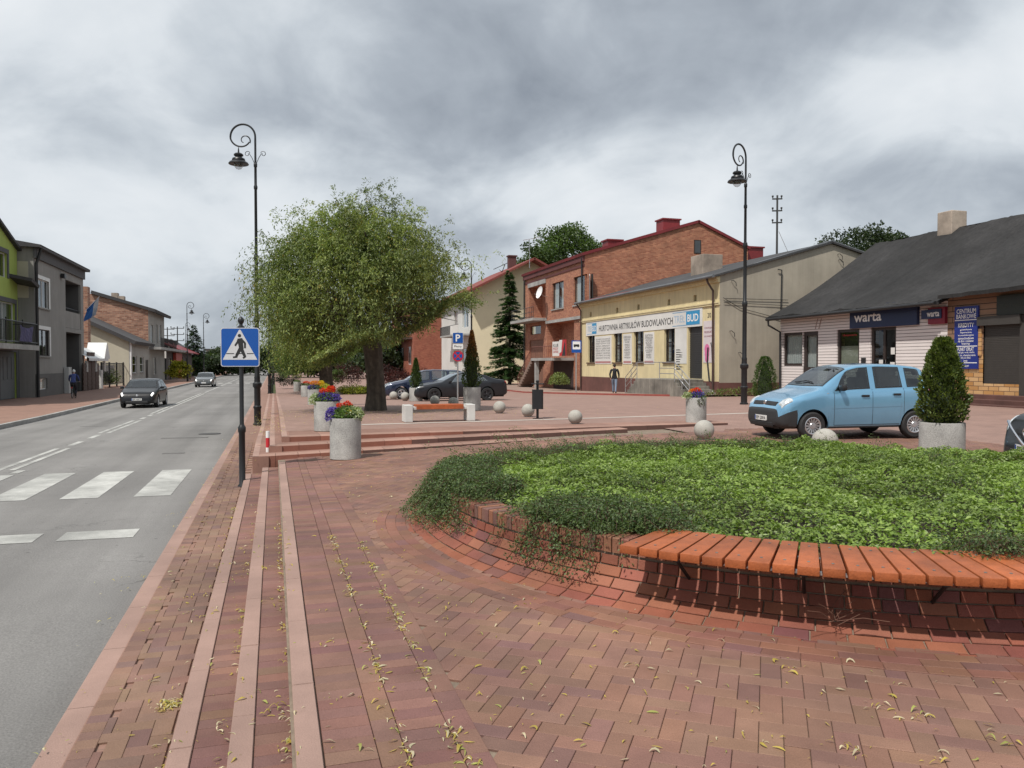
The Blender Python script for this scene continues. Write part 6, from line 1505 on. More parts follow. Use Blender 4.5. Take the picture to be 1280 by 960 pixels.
slabroof(shop, 'red_flashing', [(X-.42, Y1-7.6, EZ+.06), (X-.42, Y1+.01, EZ+.06), (X+3.4, Y1+.01, EZ+1.02), (X+2.2, Y1-7.6, EZ+.74)], .03, M_REDTIN)
pipe(shop, [(X-.50, Y0-.2, EZ-.03), (X-.50, Y1, EZ-.03)], .085, M_TIN, 'gutter')
pipe(shop, [(X-.50, Y0+.5, EZ-.05), (X-.42, Y0+.5, EZ-.3), (X-.14, Y0+.42, EZ-.75), (X-.12, Y0+.42, .5), (X-.12, Y0+.42, .15)], .06, pm('brown_pipe', (.06, .035, .03), .5)); pipe(shop, [(X-.12, Y0+.42, .17), (X-.13, Y0+.40, .0), (X-.45, Y0+.1, -.12)], .065, M_WHITE, 'pipe_shoe')
pipe(shop, [(X-.50, Y1-.3, EZ-.05), (X-.12, Y1-.3, EZ-.6), (X-.12, Y1-.3, -.3)], .06, pm('brown_pipe', (.06, .035, .03), .5))
# banner and boards
M_BOARD = pm('banner_white', (.66, .655, .63), .6, 0, .05, 2, dirt=.08); M_TXT = pm('banner_ink', (.02, .02, .025), .6); M_CYAN = pm('banner_blue', (.03, .26, .50), .5)
L_, R_c = on_x(733, 404, X), on_x(878.5, 384, X); bz1 = (on_x(733, 403.5, X).z+R_c.z)/2; bz0 = bz1-1.02
ban = panel(shop, 'banner', 'x', X, 1, (R_c.y, L_.y, bz0, bz1), M_BOARD, .03)
ym = lambda f: lerp(L_.y, R_c.y, f); zc = (bz0+bz1)/2
wtext(ban, 'x', X, ym(.475), zc, 'HURTOWNIA ARTYKUŁÓW BUDOWLANYCH', .52, abs(ym(.13)-ym(.785)), M_TXT, OX, .034, .012)
for f0, fm, f1 in ((.015, .07, .12), (.80, .895, .985)):
    b = MB(); b.quad((X-.036, ym(fm), zc-.36), (X-.036, ym(f1), zc-.36), (X-.036, ym(f1), zc+.36), (X-.036, ym(fm), zc+.36)); b.build('logo_field', M_CYAN, ban, world=True)
    wtext(ban, 'x', X, (ym(fm)+ym(f1))/2, zc, 'BUD', .42, abs(ym(f1)-ym(fm))*.8, M_WHITE, OX, .040, .02); wtext(ban, 'x', X, (ym(f0)+ym(fm))/2, zc, 'TREŁ', .40, abs(ym(fm)-ym(f0))*.78, pm('pale_blue_ink', (.33, .45, .58), .6), OX, .036)
    b = MB()
    for (za, zb_) in ((zc-.40, zc-.37), (zc+.37, zc+.40)): b.quad((X-.035, ym(f0), za), (X-.035, ym(f1), za), (X-.035, ym(f1), zb_), (X-.035, ym(f0), zb_))
    b.build('logo_rule', M_CYAN, ban, world=True)
lists = [((743.8, 764.6), ['SYSTEMY DOCIEPLEŃ', 'TYNKI SILIKATOWE', 'FARBY ELEWACYJNE', 'SILIKONY, IMPREGNATY', 'PŁYTY GIPSOWE', 'FOLIE, SIATKI, KLEJE', 'CEMENT, WAPNO', 'SYSTEMY SUCHEJ', 'ZABUDOWY WNĘTRZ']),
         ((779, 790), ['CHEMIA BUD.', 'KASETONY', 'KLEJE', 'PANELE', 'DRZWI', 'PARKIETY', 'PODŁOGI', 'LISTWY', 'NARZĘDZIA']), ((805.2, 818), ['ELEKTRYKA', 'HYDRAULIKA', 'PUSTAKI', 'BLOCZKI', 'WEŁNA', 'STYROPIAN', 'GWOŹDZIE', 'WKRĘTY', 'FARBY', 'FUGI'])]
for (l, r), rows_ in lists:
    a1, a0 = on_x(l, 430, X).y, on_x(r, 430, X).y; z1 = bz0-.10; z0 = zb-.12; p = panel(shop, 'list_board', 'x', X, 1, (a0, a1, z0, z1), M_BOARD, .02)
    n = len(rows_)
    for i, s in enumerate(rows_): wtext(p, 'x', X, (a0+a1)/2, lerp(z1-.2, z0+.42, i/(n-1)), s, .13, (a1-a0)*min(.84, .10*len(s)*.55+.22), M_TXT, OX, .024, .0)
    b = MB(); b.quad((X-.023, a0+.1, z0+.06), (X-.023, a1-.1, z0+.06), (X-.023, a1-.1, z0+.2), (X-.023, a0+.1, z0+.2)); b.build('list_footer', pm('faded_red', (.42, .2, .2), .7), p, world=True)
a1, a0 = on_x(844, 430, X).y, on_x(858.6, 430, X).y; p = panel(shop, 'notice_board', 'x', X, 1, (a0, a1, zb-.1, bz0-.02), M_BOARD, .02)
for i in range(9): 
    b = MB(); z = lerp(bz0-1.3, bz0-2.4, i/8); b.quad((X-.023, a1-.15, z), (X-.023, a1-.15-(a1-a0)*random.uniform(.3, .7), z), (X-.023, a1-.15-(a1-a0)*.3, z+.05), (X-.023, a1-.15, z+.05)); b.build('notice_line', M_TXT, p, world=True)
wtext(p, 'x', X, (a0+a1)/2, zb+.35, '24 h', .12, None, M_TXT, OX, .024)
a1, a0 = on_x(879.5, 430, X).y, on_x(893.5, 430, X).y; p = panel(shop, 'poster', 'x', X, 1, (a0, a1, zb-.05, bz0+.25), pm('poster_paper', (.62, .56, .57), .6, 0, .06, 2), .02)
for i, s in enumerate(('WYKAŃCZAMY', 'PRODUKTY', 'DO WNĘTRZ')): wtext(p, 'x', X, (a0+a1)/2, bz0-.12-i*.24, s, .12, (a1-a0)*.8, pm('ink_maroon', (.22, .03, .06), .6), OX, .024, .008)
b = MB(); ac = (a0+a1)/2
for k in range(3): b.poly([(X-.0235-.001*k, ac+.18+(.26-.03*k)*math.cos(t_), bz0-1.3-.25*k+(.30-.05*k)*math.sin(t_)) for t_ in np.linspace(0, 2*PI, 20)[:-1]])
b.build('pink_print', pm('print_pink', (.62, .16, .33), .6, 0, .2, 4), p, world=True)
b = MB(); b.tube([(X-.03, ac+.05, bz0-1.2), (X-.03, ac+.1, bz0-2.0), (X-.03, ac-.1, bz0-3.0), (X-.03, ac-.4, bz0-3.1), (X-.03, ac-.45, bz0-2.3), (X-.03, ac-.35, bz0-1.1), (X-.03, ac-.25, bz0-.95)], .05, 6); b.build('black_print', M_BLACK, p, world=True)
wtext(shop, 'x', X, (a0+a1)/2, bz0+.55, '20', .26, None, M_TXT, OX, .01, name='house_number')
# stone steps and railings at the shop door
st = thing('door_steps', 'worn stone steps with thin steel railings at the yellow shop door', 'steps', (X-1.2, Y0+3, -.1))
M_OLD = pm('weathered_stone', (.27, .25, .215), .95, 0, .3, 2.2, .6, 30, dirt=.45, streak=.3)
dy0, dy1 = doorr[0]-.25, doorr[1]+.15; fz = doorr[2]-.02
b = MB(); b.box(X-1.9, X-.05, dy0, on_x(818, 470, X).y-1.2, -.8, fz, bev=.02); b.build('landing', M_OLD, st, world=True)
ytop = on_x(818, 470, X).y-1.2
for k in range(5): b = MB(); b.box(X-1.85, X-.06, dy0-.32*(k+1), dy0-.32*k-.002, -.8, fz-.17*(k+1), bev=.012); b.build('step', M_OLD, st, world=True)
for k in range(5): b = MB(); b.box(X-1.85, X-.06, ytop+.3*k+.002, ytop+.3*(k+1), -.8, fz-.18*(k+1), bev=.012); b.build('step', M_OLD, st, world=True)
for xx, nm in ((X-1.82, 'a'),):
    b = MB(); yA, yB = dy0-1.6, ytop+1.5
    for h in (.95, .62, .32):
        b.tube([(xx, yA, fz-.9+h), (xx, dy0, fz+h), (xx, dy1-.2, fz+h)], .022, 6); b.tube([(xx, ytop-.1, fz+h), (xx, yB, fz-.9+h)], .022, 6)
    b.tube([(xx, dy1-.2, fz+.95), (xx, ytop-.1, fz+.95)], .022, 6)
    for (y_, z_) in ((yA, fz-.9), (yA+.8, fz-.45), (dy0, fz), (dy1-.2, fz), (ytop-.1, fz), (ytop+.7, fz-.42), (yB, fz-.9)): b.tube([(xx, y_, z_-.1), (xx, y_, z_+.95)], .022, 6)
    b.build('railing', M_STEEL, st, smooth=True, world=True)
# cable hooks and stains on the gable
for (pts, nm) in (([(907, 373), (985, 375)], 'c'), ([(904, 372), (925, 385), (985, 401)], 'c'), ([(905, 378), (985, 382)], 'c')):
    b = MB(); b.tube([on_y(px, py, Y0-.06) for px, py in pts], .015, 5); b.build('cable', M_BLACK, shop, world=True)
for (px, py) in ((912, 414), (923, 441), (914, 351), (1047, 318), (1048, 325)):
    b = MB(); p = on_y(px, py, Y0-.02); b.tube([p, p+Vector((.05, -.12, .02)), p+Vector((.22, -.12, -.1)), p+Vector((.24, -.12, -.3))], .018, 5); b.build('iron_hook', M_IRON, shop, world=True)
p = on_y(976, 370, Y0-.1); b = MB(); b.tube([(p.x, p.y, on_y(979, 398, Y0).z), (p.x+.05, p.y, on_y(979, 338, Y0).z)], .03, 6); b.tube([(p.x+.05, p.y, on_y(979, 338, Y0).z), (p.x-.2, p.y, on_y(979, 338, Y0).z+.03)], .025, 6); b.build('roof_pipe', M_IRON, shop, world=True)
slabroof(shop, 'verge', [(X-.1, Y0-.1, EZ+.08), (X-.1, Y0+.3, EZ+.08), (ridge[0], Y0+.3, ridge[1]+.2), (ridge[0], Y0-.1, ridge[1]+.2)], .06, M_TIN)
slabroof(shop, 'verge', [(34.6, Y0-.1, 7.2), (34.6, Y0+.3, 7.2), (ridge[0], Y0+.3, ridge[1]+.203), (ridge[0], Y0-.1, ridge[1]+.203)], .06, M_TIN)
r4 = px_y(Y0+7, 873.5, 898, 319, 345); b = MB(); b.box(r4[0], r4[1], Y0+6.5, Y0+8.0, r4[2]-.8, r4[3], bev=.03); b.build('chimney', pm('old_plaster', (.40, .33, .27), .95, 0, .3, 2, dirt=.4), shop, world=True)

# ---------------------------------------------------------------- brick house behind the shop
XB, YB0, YB1 = 23.0, 56.4, 71.4
bh = thing('brick_house', 'tall two-storey red brick house with a gable, balconies and an outside stair', 'house', (XB, YB0, -.5))
M_BRICK = brickmat('orange_brick', (.27, .080, .042), (.47, .195, .105), (.30, .17, .12), .30, .095, .014, .5); M_BRICKF = brickmat('facade_brick', (.28, .088, .05), (.46, .20, .11), (.32, .19, .14), .26, .085, .014, .4)
e0, rid, e1 = on_y(738, 317.5, YB0), on_y(873, 278.5, YB0), on_y(935, 308.5, YB0)
b = MB(); b.poly([(XB, YB0, -1), (e1.x, YB0, -1), (e1.x, YB0, e1.z), (rid.x, YB0, rid.z), (XB, YB0, e0.z)]); b.build('gable_wall', M_BRICK, bh, world=True)
EB = e0.z
h = dict(log=px_x(XB, 661.5, 682, 357, 399), w1=px_x(XB, 690, 704.5, 353, 386), w2=px_x(XB, 717, 733.5, 344, 380), porch=px_x(XB, 684, 717.5, 402, 445), sw=px_x(XB, 663, 676, 407, 418), gd=px_x(XB, 662, 679, 425, 482), und=px_x(XB, 692, 717, 452, 482))
zw0, zw1 = (h['w1'][2]+h['w2'][2])/2, (h['w1'][3]+h['w2'][3])/2
for k in ('w1', 'w2'): h[k] = (h[k][0], h[k][1], zw0, zw1)
wall_holes('x', XB, 1, YB0, YB1, -1.2, EB, [h['log'], h['porch'], h['gd'], h['sw'], h['w1'], h['w2']], .2).build('wall', M_BRICKF, bh, world=True)
for k, dd in (('log', 1.3), ('porch', 1.3)):
    a0, a1, z0, z1 = h[k]; b = MB(); b.quad((XB+dd, a0, z0), (XB+dd, a1, z0), (XB+dd, a1, z1), (XB+dd, a0, z1)); b.quad((XB+.2, a0, z0), (XB+dd, a0, z0), (XB+dd, a0, z1), (XB+.2, a0, z1)); b.quad((XB+.2, a1, z0), (XB+dd, a1, z0), (XB+dd, a1, z1), (XB+.2, a1, z1)); b.quad((XB+.2, a0, z0), (XB+dd, a0, z0), (XB+dd, a1, z0), (XB+.2, a1, z0)); b.quad((XB+.2, a0, z1), (XB+dd, a0, z1), (XB+dd, a1, z1), (XB+.2, a1, z1)); b.build('recess', M_BRICKF, bh, world=True)
window(bh, 'x', XB, 1, h['w1'], M_DFRAME, nv=2, depth=.2, sill=M_CONC2, curtain=[(0, .38), (.62, 1)]); window(bh, 'x', XB, 1, h['w2'], M_DFRAME, nv=2, depth=.2, sill=M_CONC2, curtain=[(0, .3), (.55, 1)])
window(bh, 'x', XB, 1, h['sw'], M_DFRAME, nv=1, depth=.2)
b = MB(); wbox(b, 'x', XB, 1, *h['gd'], .1, .18); b.build('garage_door', pm('brown_door', (.20, .095, .06), .7, 0, .2, 3), bh, world=True)
a0, a1, z0, z1 = h['porch']; window(bh, 'x', XB+1.14, 1, (a0+.4, a0+1.5, z0+.05, z1-.5), M_DFRAME, nv=2, depth=.1, curtain=[(.2, .8)], name='door')
b = MB(); wbox(b, 'x', XB, 1, YB0+.1, h['porch'][1]+.1, h['porch'][3]-.02, h['porch'][3]+.22, -.14, .02); wbox(b, 'x', XB, 1, h['log'][0]-.1, h['log'][1]+.2, h['log'][3], h['log'][3]+.38, -.1, .02); b.build('lintel', M_CONC2, bh, world=True)
b = MB(); wbox(b, 'x', XB, 1, h['log'][0]-.3, YB1+.6, h['log'][2]-.26, h['log'][2]-.02, -1.3, .2); b.build('balcony_slab', M_CONC2, bh, world=True)
b = MB(); a0, a1 = h['log'][0]-.2, YB1+.5
for zz in (.95, .5, .1): b.tube([(XB-1.2, a0, h['log'][2]+zz), (XB-1.2, a1, h['log'][2]+zz)], .025, 5)
for k in range(14): y_ = lerp(a0, a1, k/13); b.tube([(XB-1.2, y_, h['log'][2]), (XB-1.2, y_, h['log'][2]+.95)], .018, 5)
b.build('balcony_railing', M_IRON, bh, world=True)
# landing, post and outside stair
u = h['und']; zl = on_x(705, 447, XB-1.4).z
b = MB(); b.box(XB-1.9, XB-.02, u[0]-.2, u[1]+.5, zl-.22, zl); b.build('landing', M_CONC2, bh, world=True)
b = MB(); b.box(XB-1.8, XB-1.5, u[1]-.5, u[1]-.2, -1, zl-.222); b.build('landing_post', M_CONC2, bh, world=True)
b = MB(); wbox(b, 'x', XB, 1, u[0], u[1], -1, zl-.25, -.02, .02); b.build('dark_undercroft', pm('undercroft', (.05, .03, .027), .9, 0, .3, 1), bh, world=True)
b = MB(); n = 12; yA = u[1]+.5; yB = yA+4.2; zg_ = z_far(65)
for k in range(n):
    ya, yb = lerp(yA, yB, k/n), lerp(yA, yB, (k+1)/n); b.box(XB-1.85, XB-.6, ya+.001, yb, lerp(zl, zg_, (k+1)/n)-.28, lerp(zl, zg_, (k+.5)/n))
b.build('stair', pm('stair_concrete', (.22, .15, .12), .9, 0, .2, 3), bh, world=True)
b = MB(); b.tube([(XB-1.8, yB, zg_+.95), (XB-1.8, yA, zl+.95), (XB-1.8, u[0], zl+.95)], .03, 6)
for k in range(18): t_ = k/17; yy = lerp(yB, yA, t_); b.tube([(XB-1.8, yy, lerp(zg_, zl, t_)), (XB-1.8, yy, lerp(zg_, zl, t_)+.95)], .014, 4)
for k in range(12): yy = lerp(yA, u[0], k/11); b.tube([(XB-1.8, yy, zl), (XB-1.8, yy, zl+.95)], .014, 4)
b.build('stair_railing', pm('rust_rail', (.17, .06, .045), .7), bh, world=True)
# election-style banners hung on the landing rail
rb = px_x(XB-1.86, 690.5, 699, 427, 445); p = panel(bh, 'rail_banner', 'x', XB-1.84, 1, rb, M_BOARD, .02)
for i, s in enumerate(('KLUB', 'MODY', 'DAMSKIEJ')): wtext(p, 'x', XB-1.84, (rb[0]+rb[1])/2, lerp(rb[3]-.3, rb[2]+.3, i/2), s, .22, (rb[1]-rb[0])*.75, M_TXT if i < 1 else M_RED, OX, .03)
rb2 = (rb[0]-1.5, rb[0]-.03, rb[2], rb[3]+.1); panel(bh, 'rail_banner', 'x', XB-1.84, 1, rb2, M_RED, .02)
b = MB(); b.poly([(XB-1.87, rb2[0]+.1, rb2[2]), (XB-1.87, rb2[0]+.9, rb2[2]), (XB-1.87, rb2[0]+.2, rb2[3])]); b.build('black_stripe', M_BLACK, bh, world=True)
b = MB(); b.poly([(XB-1.872, rb2[0]+1.0, rb2[2]+.3), (XB-1.872, rb2[1], rb2[2]+.2), (XB-1.872, rb2[1], rb2[3]), (XB-1.872, rb2[0]+.8, rb2[3])]); b.build('white_stripe', M_BOARD, bh, world=True)
# roof, red trim, chimneys
slabroof(bh, 'roof', [(XB-.3, YB0-.12, EB+.05), (XB-.3, YB1+.3, EB+.05), (rid.x, YB1+.3, rid.z+.22), (rid.x, YB0-.12, rid.z+.22)], .22, M_REDTIN)
slabroof(bh, 'roof', [(e1.x+.2, YB0-.12, e1.z-.02), (e1.x+.2, YB1+.3, e1.z-.02), (rid.x, YB1+.3, rid.z+.222), (rid.x, YB0-.12, rid.z+.222)], .22, M_REDTIN)
b = MB(); wbox(b, 'x', XB, 1, YB0, YB1+.2, EB-.55, EB-.01, -.16, .0); wbox(b, 'x', XB, 1, YB0, YB1+.2, EB-.95, EB-.8, -.05, .0); b.build('eaves_band', pm('dark_red_eaves', (.11, .032, .03), .7, 0, .2, 3), bh, world=True)
for (l, r, t_, b_, D_, wd) in ((829, 850, 273, 292, 5, 1.3), (760, 778, 299, 310, 4.5, 1.2), (932, 954, 308, 334, .5, 2.2)):
    r4 = px_y(YB0+D_, l, r, t_, b_); b = MB(); b.box(r4[0], r4[1], YB0+D_, YB0+D_+wd, r4[2]-1.5, r4[3]-.12); b.box(r4[0]-.1, r4[1]+.1, YB0+D_-.1, YB0+D_+wd+.1, r4[3]-.118, r4[3]); b.build('chimney', M_REDTIN, bh, world=True)
r4 = px_y(YB0, 867.5, 876, 300, 317); b = MB(); wbox(b, 'y', YB0, 1, r4[0], r4[1], r4[2], r4[3], -.03, .02); w = b.build('attic_window', M_DFRAME, bh, world=True); b = MB(); b.quad(*[wp('y', YB0, 1, a, z, -.034) for a, z in ((r4[0]+.07, r4[2]+.07), (r4[1]-.07, r4[2]+.07), (r4[1]-.07, r4[3]-.07), (r4[0]+.07, r4[3]-.07))]); b.build('pane', M_DARKGL, w, world=True)
pipe(bh, [(XB-.15, YB0+.25, EB-.3), (XB-.12, YB0+.25, -.3)], .07, M_IRON)
pipe(bh, [(XB-.12, YB1-.1, EB-.4), (XB-.12, YB1-.1, -.5)], .07, M_IRON)
# satellite dish, antenna
p = on_x(676, 366, XB-.7); b = MB(); R = Matrix.Translation(p) @ Vector((-.95, -.12, .28)).to_track_quat('Z', 'Y').to_matrix().to_4x4(); l = MB(); l.lathe([(.02, 0), (.25, .03), (.45, .10), (.55, .16)], 24, capb=True, capt=False); b.merge(l, R); o = b.build('satellite_dish', M_WHITE, bh, smooth=True, world=True)
b = MB(); b.tube([p, p+Vector((.3, .2, -.25)), p+Vector((.8, .3, -.3))], .03, 6); b.tube([p+Vector((0, 0, -.5)), p+Vector((-.75, -.5, -.15))], .018, 5); b.build('dish_arm', M_STEEL, bh, world=True)
p = on_y(662, 300, YB0+10); b = MB(); b.tube([(p.x, p.y, EB), (p.x, p.y, p.z+.1)], .025, 5); b.tube([(p.x-.6, p.y, p.z-.05), (p.x+1.0, p.y, p.z+.3)], .02, 5)
for k in range(6): b.tube([(p.x-.5+k*.28, p.y-.35, p.z-.03+k*.06), (p.x-.5+k*.28, p.y+.35, p.z-.03+k*.06)], .012, 4)
b.build('antenna', M_STEEL, bh, world=True)

# ---------------------------------------------------------------- white boarded shop with the long felt roof
XW = 24.5; EV = 4.0
ws = thing('roadside_office', 'long low white boarded building with a dark felt roof and blue fascia sign', 'shop', (XW, 27, 0))
M_SIDE = brickmat('white_boarding', (.70, .65, .63), (.74, .69, .67), (.17, .14, .135), 60, .135, .013, .06, bump=.8)
M_STONE = brickmat('ochre_stone_cladding', (.42, .20, .055), (.62, .40, .20), (.14, .08, .05), .42, .16, .012, .3); M_BSIDE = brickmat('brown_boarding', (.23, .135, .085), (.30, .18, .115), (.05, .035, .03), 6, .21, .016, .2, bump=.6)
M_FELT = pm('roof_felt', (.030, .0285, .0285), .92, 0, .42, 1.1, .9, 9, dirt=.45, streak=.35, fine=.22)
YL = 34.0; YS = on_x(1184, 440, XW).y; YR = 2.0
wl = px_x(XW, 979, 1003, 416, 459); dl = px_x(XW, 1003.5, 1022.5, 416, 478); w2 = px_x(XW, 1046, 1074, 412, 456); d2 = px_x(XW, 1088, 1119.7, 408, 490)
wt = (wl[3]+w2[3]+d2[3])/3; wbm = (wl[2]+w2[2])/2; fl = .28
wl = (wl[0], wl[1], wbm, wt); dl = (dl[0], dl[1], fl, wt); w2 = (w2[0], w2[1], wbm-.05, wt); d2 = (d2[0], d2[1], fl, wt)
wall_holes('x', XW, 1, YS, YL, -.4, EV, [wl, dl, w2, d2], .15).build('wall', M_SIDE, ws, world=True)
sh = px_x(XW, 1229, 1275, 406, 480); rd = px_x(XW, 1277, 1300, 405, 500)
wall_holes('x', XW, 1, YR, YS, .30, 1.95, [sh], .12).build('stone_wall', M_STONE, ws, world=True)
wall_holes('x', XW, 1, YR, YS, 1.95, EV+.3, [sh], .12).build('upper_wall', M_BSIDE, ws, world=True)
b = MB(); wbox(b, 'x', XW, 1, YR, YS, -.5, .30, -.02, .2); b.build('plinth', M_PLINTH, ws, world=True)
# warm stone column at the shutter edge
b = MB(); wbox(b, 'x', XW, 1, sh[1]+.05, sh[1]+.42, 1.9, sh[3]-.1, -.05, 0); b.build('stone_pier', M_STONE, ws, world=True)
b = MB(); wbox(b, 'x', XW, 1, sh[0], sh[1], sh[2], sh[3], .08, .11)
nsl = 34
for k in range(nsl): z = lerp(sh[2], sh[3], k/nsl); wbox(b, 'x', XW, 1, sh[0], sh[1], z+.004, z+(sh[3]-sh[2])/nsl-.004, .05, .082)
b.build('roller_shutter', pm('brown_shutter', (.052, .047, .042), .6, .1, .12, 4), ws, world=True)
b = MB(); wbox(b, 'x', XW, 1, sh[0]-.1, sh[1]+.15, sh[3], sh[3]+.32, -.16, .0); wbox(b, 'x', XW, 1, sh[0]-2.3, sh[0]-.02, -.2, sh[3]+.3, -.05, 0); b.build('shutter_box', pm('brown_shutter', (.052, .047, .042)), ws, world=True)
bs = px_x(XW, 1249, 1290, 368, 393); p = panel(ws, 'dark_fascia', 'x', XW, 1, bs, pm('fascia_black', (.014, .018, .014), .5, 0, .2, 2), .12); wtext(p, 'x', XW, (bs[0]+bs[1])/2, (bs[2]+bs[3])/2, 'TRUMNY • WIEŃCE', .22, (bs[1]-bs[0])*.8, pm('faded_gold', (.045, .05, .04), .6), OX, .125)
CUR = [(0, 1)]
w = window(ws, 'x', XW, 1, wl, M_DFRAME, nv=1, depth=.13, fw=.13, curtain=[(.0, 1)]); window(ws, 'x', XW, 1, dl, M_DFRAME, nv=1, nh=1, depth=.13, fw=.20, curtain=[(.0, 1)], name='door')
b = MB(); wbox(b, 'x', XW, 1, dl[0], dl[1], fl, wbm-.05, .05, .1); b.build('door_panel', M_DFRAME, ws, world=True)
window(ws, 'x', XW, 1, w2, M_DFRAME, nv=1, depth=.13, fw=.13, name='window'); b = MB(); wbox(b, 'x', XW, 1, w2[0]+.14, w2[1]-.14, w2[2]+.13, w2[2]+.95, .14, .15); b.build('window_poster', pm('poster_cream', (.45, .45, .36), .8), ws, world=True); wtext(ws, 'x', XW, (w2[0]+w2[1])/2, w2[3]-.27, 'Ubezpieczenia', .12, (w2[1]-w2[0])*.62, M_RED, OX, -.095, name='window_lettering')
window(ws, 'x', XW, 1, d2, M_DFRAME, nv=2, depth=.13, fw=.13, name='door', bars=False)
for k, (fy, z) in enumerate(((.42, 1.5), (.40, 1.15), (.86, 1.4), (.88, 2.0))): yy = lerp(d2[1], d2[0], fy); b = MB(); wbox(b, 'x', XW, 1, yy-.18, yy+.18, z, z+.28, .07, .078); b.build('door_notice', M_BOARD, ws, world=True)
for z in (1.55, 1.05): rr_ = px_x(XW, 1078, 1083, 400, 410); b = MB(); wbox(b, 'x', XW, 1, rr_[0], rr_[1], z, z+.32, -.06, .0, bev=.01); b.build('meter_box', M_BLACK, ws, world=True)
# fascia sign
sg = px_x(XW-.1, 1063, 1147, 387, 410); L_z1, L_z0 = on_x(1063, 394, XW-.1).z, on_x(1063, 411, XW-.1).z; M_NAVYS = pm('sign_navy', (.010, .022, .075), .45, 0, .08, 2)
p = panel(ws, 'fascia_sign', 'x', XW, 1, (sg[0], sg[1], L_z0, L_z0+.98), M_NAVYS, .14)
yl = on_x(1084, 400, XW-.15).y; wtext(p, 'x', XW, yl, L_z0+.44, 'warta', .36, abs(on_x(1067, 400, XW).y-on_x(1101, 400, XW).y), M_WHITE, OX, .146, .02)
s2 = px_x(XW-.1, 1161, 1182, 384, 405); p = panel(ws, 'small_sign', 'x', XW, 1, s2, pm('sign_crimson', (.20, .012, .03), .45), .14); s3 = px_x(XW-.12, 1153, 1178, 387, 398.5); q_ = panel(ws, 'small_sign_field', 'x', XW-.15, 1, s3, M_NAVYS, .03); wtext(q_, 'x', XW-.15, (s3[0]+s3[1])/2-.1, (s3[2]+s3[3])/2, 'warta', .2, (s3[1]-s3[0])*.62, M_WHITE, OX, .036, .02)
cb_ = px_x(XW, 1194.5, 1224, 383, 461); p = panel(ws, 'bank_board', 'x', XW, 1, cb_, pm('board_blue', (.012, .028, .20), .45, 0, .06, 2), .06)
yc = (cb_[0]+cb_[1])/2; wd = cb_[1]-cb_[0]; zz = lambda f: lerp(cb_[3], cb_[2], f)
for f, s, hh, ww in ((.075, 'CENTRUM', .17, .82), (.16, 'BANKOWE', .17, .84), (.30, 'KREDYTY', .15, .66), (.375, 'gotówkowe', .075, .5), (.42, 'hipoteczne', .075, .48), (.465, 'konsolidacyjne', .075, .66), (.51, 'samochodowe', .085, .66), (.555, 'dla firm i rolników', .085, .66), (.60, 'leasing', .085, .34), (.685, 'PUNKT OPŁAT', .14, .68), (.74, 'prąd, gaz, woda, telefon', .08, .74), (.785, 'raty, tv, ubezpieczenia', .08, .84), (.825, 'ZUS, US, KRUS', .08, .42), (.87, 'inne', .08, .16), (.955, 'ZAPRASZAMY', .07, .3)):
    wtext(p, 'x', XW, yc, zz(f), s, hh, wd*ww, M_WHITE, OX, .066, .012)
b = MB()
for f in (.225, .645, .91): b.quad((XW-.064, cb_[0]+.02, zz(f)), (XW-.064, cb_[1]-.02, zz(f)), (XW-.064, cb_[1]-.02, zz(f)+.03), (XW-.064, cb_[0]+.02, zz(f)+.03))
b.build('board_rule', M_WHITE, p, world=True)
wtext(ws, 'x', XW, on_x(1023, 405, XW).y, on_x(1023, 405, XW).z, '//', .5, .5, pm('faint_mark', (.33, .24, .22), .9), OX, .01, name='faded_mark')
# roof: sagging felt planes
RX, RZ = 30.7, 8.0
def felt(nm, y0, y1, ez, over, lo_x, rz_, ny, parent):
    V = []; nx = 14; nys = ny*5; WR = [random.gauss(0, .022) for _ in range(nys+1)]
    for j in range(nys+1):
        for i in range(nx+1):
            t_, s_ = i/nx, j/nys; x = lerp(lo_x, RX, t_); z = lerp(ez, rz_, t_)-.28*math.sin(PI*t_)*(1-.3*t_)+.03*math.sin(s_*17+t_*3)+.02*math.sin(s_*41)*(1-t_)+WR[j]*(.4+.6*math.sin(t_*5+j))
            V.append((x, lerp(y0, y1, s_), z))
    up = len(V); V2 = [(x, y, z-.14) for x, y, z in V]; Fc = []
    for j in range(nys):
        for i in range(nx):
            a = j*(nx+1)+i; f = (a, a+1, a+nx+2, a+nx+1); Fc.append(f); Fc.append(tuple(up+k for k in f))
    for j in range(nys): a, c = j*(nx+1), (j+1)*(nx+1); Fc.append((a, c, c+up, a+up))
    for i in range(nx): Fc.append((i, i+1, i+1+up, i+up)); k = nys*(nx+1)+i; Fc.append((k, k+1, k+1+up, k+up))
    b = MB(); b.add(V+V2, Fc); return b.build(nm, M_FELT, parent, smooth=25, world=True)
felt('roof', YS-.1, YL+.45, EV-.02, .5, XW-.55, RZ, 16, ws); felt('roof', YR, YS-.102, EV+.20, .5, XW-.60, RZ+.04, 16, ws)
b = MB(); b.quad((RX, YR, RZ), (RX, YL+.45, RZ), (37, YL+.45, 4), (37, YR, 4)); b.build('rear_roof', M_FELT, ws, world=True)
b = MB(); b.poly([(XW, YL, -.3), (36.5, YL, -.3), (36.5, YL, 4), (RX, YL, RZ-.15), (XW, YL, EV-.1)]); b.build('end_wall', M_BSIDE, ws, world=True)
pipe(ws, [(XW-.62, YS, EV-.10), (XW-.62, YL+.3, EV-.16)], .075, M_BLACK, 'gutter'); pipe(ws, [(XW-.62, YL+.15, EV-.2), (XW-.6, YL+.15, EV-.45), (XW-.12, YL-.15, EV-.8), (XW-.10, YL-.15, -.2)], .055, M_BLACK)
